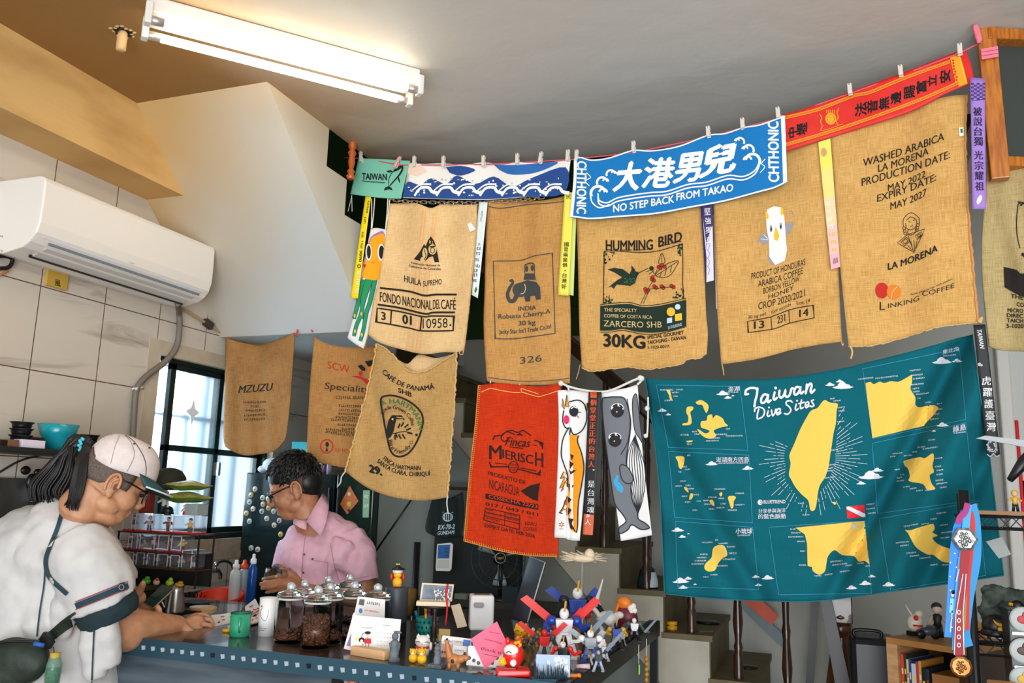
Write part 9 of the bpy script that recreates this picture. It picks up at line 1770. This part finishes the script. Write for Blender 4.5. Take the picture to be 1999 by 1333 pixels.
# ---- wire shelf with the ribbons and medals
YA=2.42;pa,pb_=ony(1884,1010,YA),ony(1926,1010,2.60);za=ony(1930,1008,YA).z;BW=.62
ws=thing('wire_shelf','black wire shelf unit at the right edge with a brown board on top','shelf',(pa.x+.3,2.6,0));yb_=2.60
for x_,y_,tp_ in((pa.x,YA,ony(1884,957,YA).z),(pa.x+.02,yb_,ony(1926,965,yb_).z),(pa.x+BW,YA,za+.09),(pa.x+BW,yb_,za+.09)):
 q=MB();q.tube([(x_,y_,0),(x_,y_,tp_)],.0125,14);q.build('post',BKP,ws)
WS=[za,za-.30,za-.75,.2]
for z_ in WS:
 q=MB()
 for y_ in(YA,yb_):q.tube([(pa.x,y_,z_),(pa.x+BW,y_,z_)],.004,6);q.tube([(pa.x,y_,z_-.03),(pa.x+BW,y_,z_-.03)],.003,6);q.tube([(pa.x+BW*i/24,y_,z_-(.03 if i%2 else 0))for i in range(25)],.0022,5)
 for i in range(20):q.tube([(pa.x+BW*i/19,YA,z_),(pa.x+BW*i/19,yb_,z_)],.0018,5)
 q.build('wire_tier',BKP,ws)
q=MB();q.bb((pa.x+.016,YA-.005,za+.005),(pa.x+BW,yb_-.015,za+.014));q.build('top_board',mat('brown_board',(150,106,58),.6,c2=(120,80,40),nscale=6),ws)
RB=.0
def lanyard(label,px0,pts,w,m,mm=None,stripes=None,off=0.0):
 Yp=YA-.03-off;t=thing('lanyard',label,'lanyard',tuple(ony(*pts[-1],Yp)),'lanyards hanging on the wire shelf post');Mx=lambda x,y:ony(x,y,Yp);q=MB();line_on(q,Mx,SP(lambda*a:list(a),px0,*pts,n=5),w,0,step=6);q.build('ribbon',m,t,solid=.0012)
 if stripes:q=MB();stripes(q,lambda x,y:ony(x,y,Yp-.002));q.build('print',[WHT,mat('skin_print',(232,196,170),.7),mat('sky_print',(130,200,240),.7),BLKS,ORI],t)
 if mm:mm(t,lambda x,y,e=0:ony(x,y,Yp-.004-e),mpp(ony(*pts[-1],Yp)))
MED=mat('old_silver',(150,150,146),.35,metal=.8,c2=(90,92,92),nscale=120);BRZ=mat('bronze',(150,96,50),.3,metal=.7)
def med(x,y,r,m,n=6):
 def f(t,Mx,s_):
  q=MB();q.lathe(Mx(x,y),[(.001,0),(r*s_,0),(r*s_,.003),(r*.8*s_,.005),(.001,.005)],n,axis=(0,-1,0),smooth=False);q.build('medal',m,t);q=MB();[q.ball(Mx(x+r*.5*math.sin(k*2.4)*(k/14)**.5,y+r*.6*math.cos(k*2.4)*(k/14)**.5,.005),(r*.13*s_,.0015,r*(.1+.05*(k%3))*s_),n=6)for k in range(14)];q.build('relief',m,t)
 return f
BLR=mat('blue_print_ribbon',(40,130,220),.6);
lanyard('wide light blue lanyard looping down the right side of the post',(1897,985),[(1905,1010),(1908,1060),(1906,1100),(1896,1150),(1890,1190),(1886,1235),(1892,1262)],16,mat('sky_ribbon',(36,140,200),.6),None,None,-.012)
lanyard('red lanyard between the blue ones on the shelf post',(1894,1000),[(1898,1025),(1894,1080),(1888,1140),(1886,1230)],12,mat('red_ribbon',(200,36,30),.6),None,None,-.006)
lanyard('bright blue lanyard printed with a figure and white dots',(1886,1000),[(1872,1030),(1866,1070),(1862,1130),(1858,1200),(1854,1244)],22,BLR,None,lambda q,M:([disc_on(q,M,(1864+9*math.sin(k*2.2),1080+k*9),1.5,1.5,0,7)for k in range(18)],line_on(q,M,[(1866,1192),(1864,1230)],2.4,1),line_on(q,M,[(1859,1192),(1855,1234)],2.4,1),poly_on(q,M,[(1855,1168),(1867,1168),(1869,1196),(1853,1196)],2),disc_on(q,M,(1860,1160),3.4,5,1),disc_on(q,M,(1861,1156),4,4,3)),0)
lanyard('blue lanyard with an orange figure and a six sided silver medal',(1890,985),[(1887,1010),(1883,1060),(1876,1110),(1870,1180),(1866,1268)],15,mat('mid_blue_ribbon',(60,160,236),.6),med(1883,1052,24,MED),lambda q,M:(line_on(q,M,[(1878,1075),(1874,1110)],5,4),line_on(q,M,[(1873,1110),(1866,1135)],2.2,1),line_on(q,M,[(1876,1110),(1876,1138)],2.2,1)),.006)
lanyard('dark red and white lanyard with a large bronze medal at the bottom',(1886,1060),[(1880,1140),(1873,1200),(1871,1240),(1873,1280)],17,mat('dark_red_ribbon',(150,24,40),.6),med(1876,1301,20,BRZ,10),lambda q,M:([ring_on(q,M,(1872,1195+k*16),3,4,1.4,0,8)for k in range(5)],line_on(q,M,[(1880,1120),(1866,1200),(1863,1278)],1.4,0),line_on(q,M,[(1886,1120),(1880,1200),(1882,1278)],1.4,0)),.012)
lanyard('short magenta strap at the top of the shelf post',(1889,982),[(1884,1000),(1874,1010),(1871,1022)],12,mat('magenta_ribbon',(160,30,110),.6),None,None,.014);lanyard('thin olive lanyard hanging behind the red and white one',(1889,1060),[(1886,1150),(1882,1230)],4,mat('olive_ribbon',(150,140,60),.6),None,None,.002)
def shelf_thing(px,py,tier,depth=.08):z_=WS[tier]+(.0142 if tier==0 else .004);P=ony(px,py,YA+depth);return Vector((P.x,YA+depth,z_)),mpp(P)
P,s_=shelf_thing(1983,1000,0);figure('figurine','gold armoured figurine standing on the brown shelf board','figurine',P,42*s_,((40,40,44),(206,160,50),(206,160,50),(200,160,120),(206,160,50)),seed=2)
P,s_=shelf_thing(1996,1000,0,.12);t=thing('model_plane','black and white model plane on the shelf at the right edge','model',tuple(P));X=lambda x,z,w=0:P+RH*x*s_+UP*z*s_+FH*w*s_
q=MB();q.tube([X(8,0),X(8,60)],3*s_,8);q.build('stand',BKP,t);q=MB();q.tube([X(-20,60),X(10,95),X(34,125)],[6*s_,12*s_,8*s_],10);q.build('fuselage',BKP,t);q=MB();q.prism([X(-80,140),X(-62,146),X(30,138),X(30,122),X(-10,130)],FH*4*s_);q.build('wing',mat('wing_grey',(176,180,184),.4),t)
q=MB();b=ony(1984,820,3.4);q.tube([(b.x,3.4,0),b],.006,8);tag(q.build('red_rod',mat('red_lit',(236,50,60),.4)),'thin red rod standing by the door at the right edge','rod')
P,s_=shelf_thing(1942,1180,1);t=thing('armour_helmet','black samurai helmet with a gold crescent on the lower wire tier','helmet',tuple(P));X=lambda x,z,w=0:P+RH*x*s_+UP*z*s_+FH*w*s_
q=MB();q.ball(X(0,20),(26*s_,20*s_,22*s_),n=16);q.lathe(X(0,2),[(26*s_,0),(30*s_,4*s_),(24*s_,12*s_)],20);q.build('bowl',BKP,t);q=MB();q.tube([X(18*math.sin(a_),40-16*math.cos(a_),-22)for a_ in[-1.25+i*.25 for i in range(11)]],[.3*s_+3.6*s_*math.sin(math.pi*i/10)for i in range(11)],8);q.ball(X(0,16,-20),(9*s_,4*s_,7*s_),n=8);q.build('gold_crescent',YF,t)
P,s_=shelf_thing(1982,1180,1,.06);t=thing('armour_model','black and gold armour model right of the crescent helmet','model',tuple(P));X=lambda x,z,w=0:P+RH*x*s_+UP*z*s_+FH*w*s_;r=random.Random(17);q=MB();q.ball(X(0,24),(20*s_,14*s_,24*s_),n=12);q.ball(X(4,60),(14*s_,10*s_,14*s_),n=10);q.build('body',BKP,t);q=MB();[q.ball(X(r.uniform(-20,22),r.uniform(4,72),-14-r.random()*4),(r.uniform(1,4)*s_,2*s_,r.uniform(1,4)*s_),n=6)for k in range(44)];q.tube([X(-16,22,-18),X(14,26,-18)],[5*s_,3*s_],8);q.build('gold_fittings',YF,t)
P,s_=shelf_thing(1950,1095,1,.16);t=thing('camouflage_cloth','crumpled dark camouflage cloth heaped behind the crescent helmet','cloth',tuple(P));q=MB();r=random.Random(5);[q.ball(P+RH*r.uniform(-28,24)*s_+UP*r.uniform(8,80)*s_+FH*r.uniform(-6,6)*s_,(20*s_,12*s_,16*s_),n=8)for k in range(16)];skin_of(q,'heap',mat('camouflage',(46,56,48),.7,c2=(80,88,80),nscale=40),t,.005,2,.03,.03)
q=MB();q.prism([ony(*a,YA+.14)for a in((1925,1057),(1956,1048),(1974,1082),(1950,1090))],(0,.002,0));tag(q.build('paper_sheet',mat('grey_paper',(150,154,150),.7)),'loose grey paper sheet sticking out above the camouflage cloth','paper')
dc=thing('display_case','black display case of printed white discs at the bottom right corner','display case',(ony(1990,1333,2.3).x+.1,2.3,0));a=ony(1966,1190,2.30);q=MB();q.bb((a.x,2.30,0),(a.x+.28,2.38,a.z));q.build('case',mat('case_black',(14,20,22),.3),dc,bevel=.003)
for k,(y,cc)in enumerate(((1195+14,(170,40,50)),(1270,(70,44,36)),(1326,(190,150,50)))):
 C_=ony(1997,y,2.296);t=tag(bpy.data.objects.new('printed_disc',None),'white disc with a print, %s in the black display case'%('topmost','middle','lowest')[k],'disc','discs in the display case');COL.objects.link(t);t.location=C_;s_=mpp(C_);q=MB();q.lathe(C_,[(.001,0),(24*s_,0),(24*s_,.003),(20*s_,.004),(.001,.004)],28,axis=(0,-1,0));q.build('disc_face',mat('disc_white',(150,156,152),.4),t);q=MB();q.ball(C_+Vector((0,-.0045,0)),(11*s_,.0012,8*s_),n=12);q.ball(C_+Vector((.004,-.0048,.01)),(5*s_,.0012,7*s_),n=10);q.build('disc_print',mat('disc_print_%d'%k,cc,.5),t)
for y in(1236,1302):q=MB();P=ony(1985,y,2.297);q.bb((a.x+.006,2.294,P.z-.003),(a.x+.27,2.2995,P.z+.003));q.build('case_rail',mat('steel',(190,190,188),.3,metal=.9),dc)
q=MB();P=ony(1950,1345,2.25);q.box((P.x+.01,2.25,P.z/2),(.06,.05,P.z+.03));tag(q.build('wooden_block',PINET,bevel=.003),'tall brown wooden block at the bottom right corner','block')
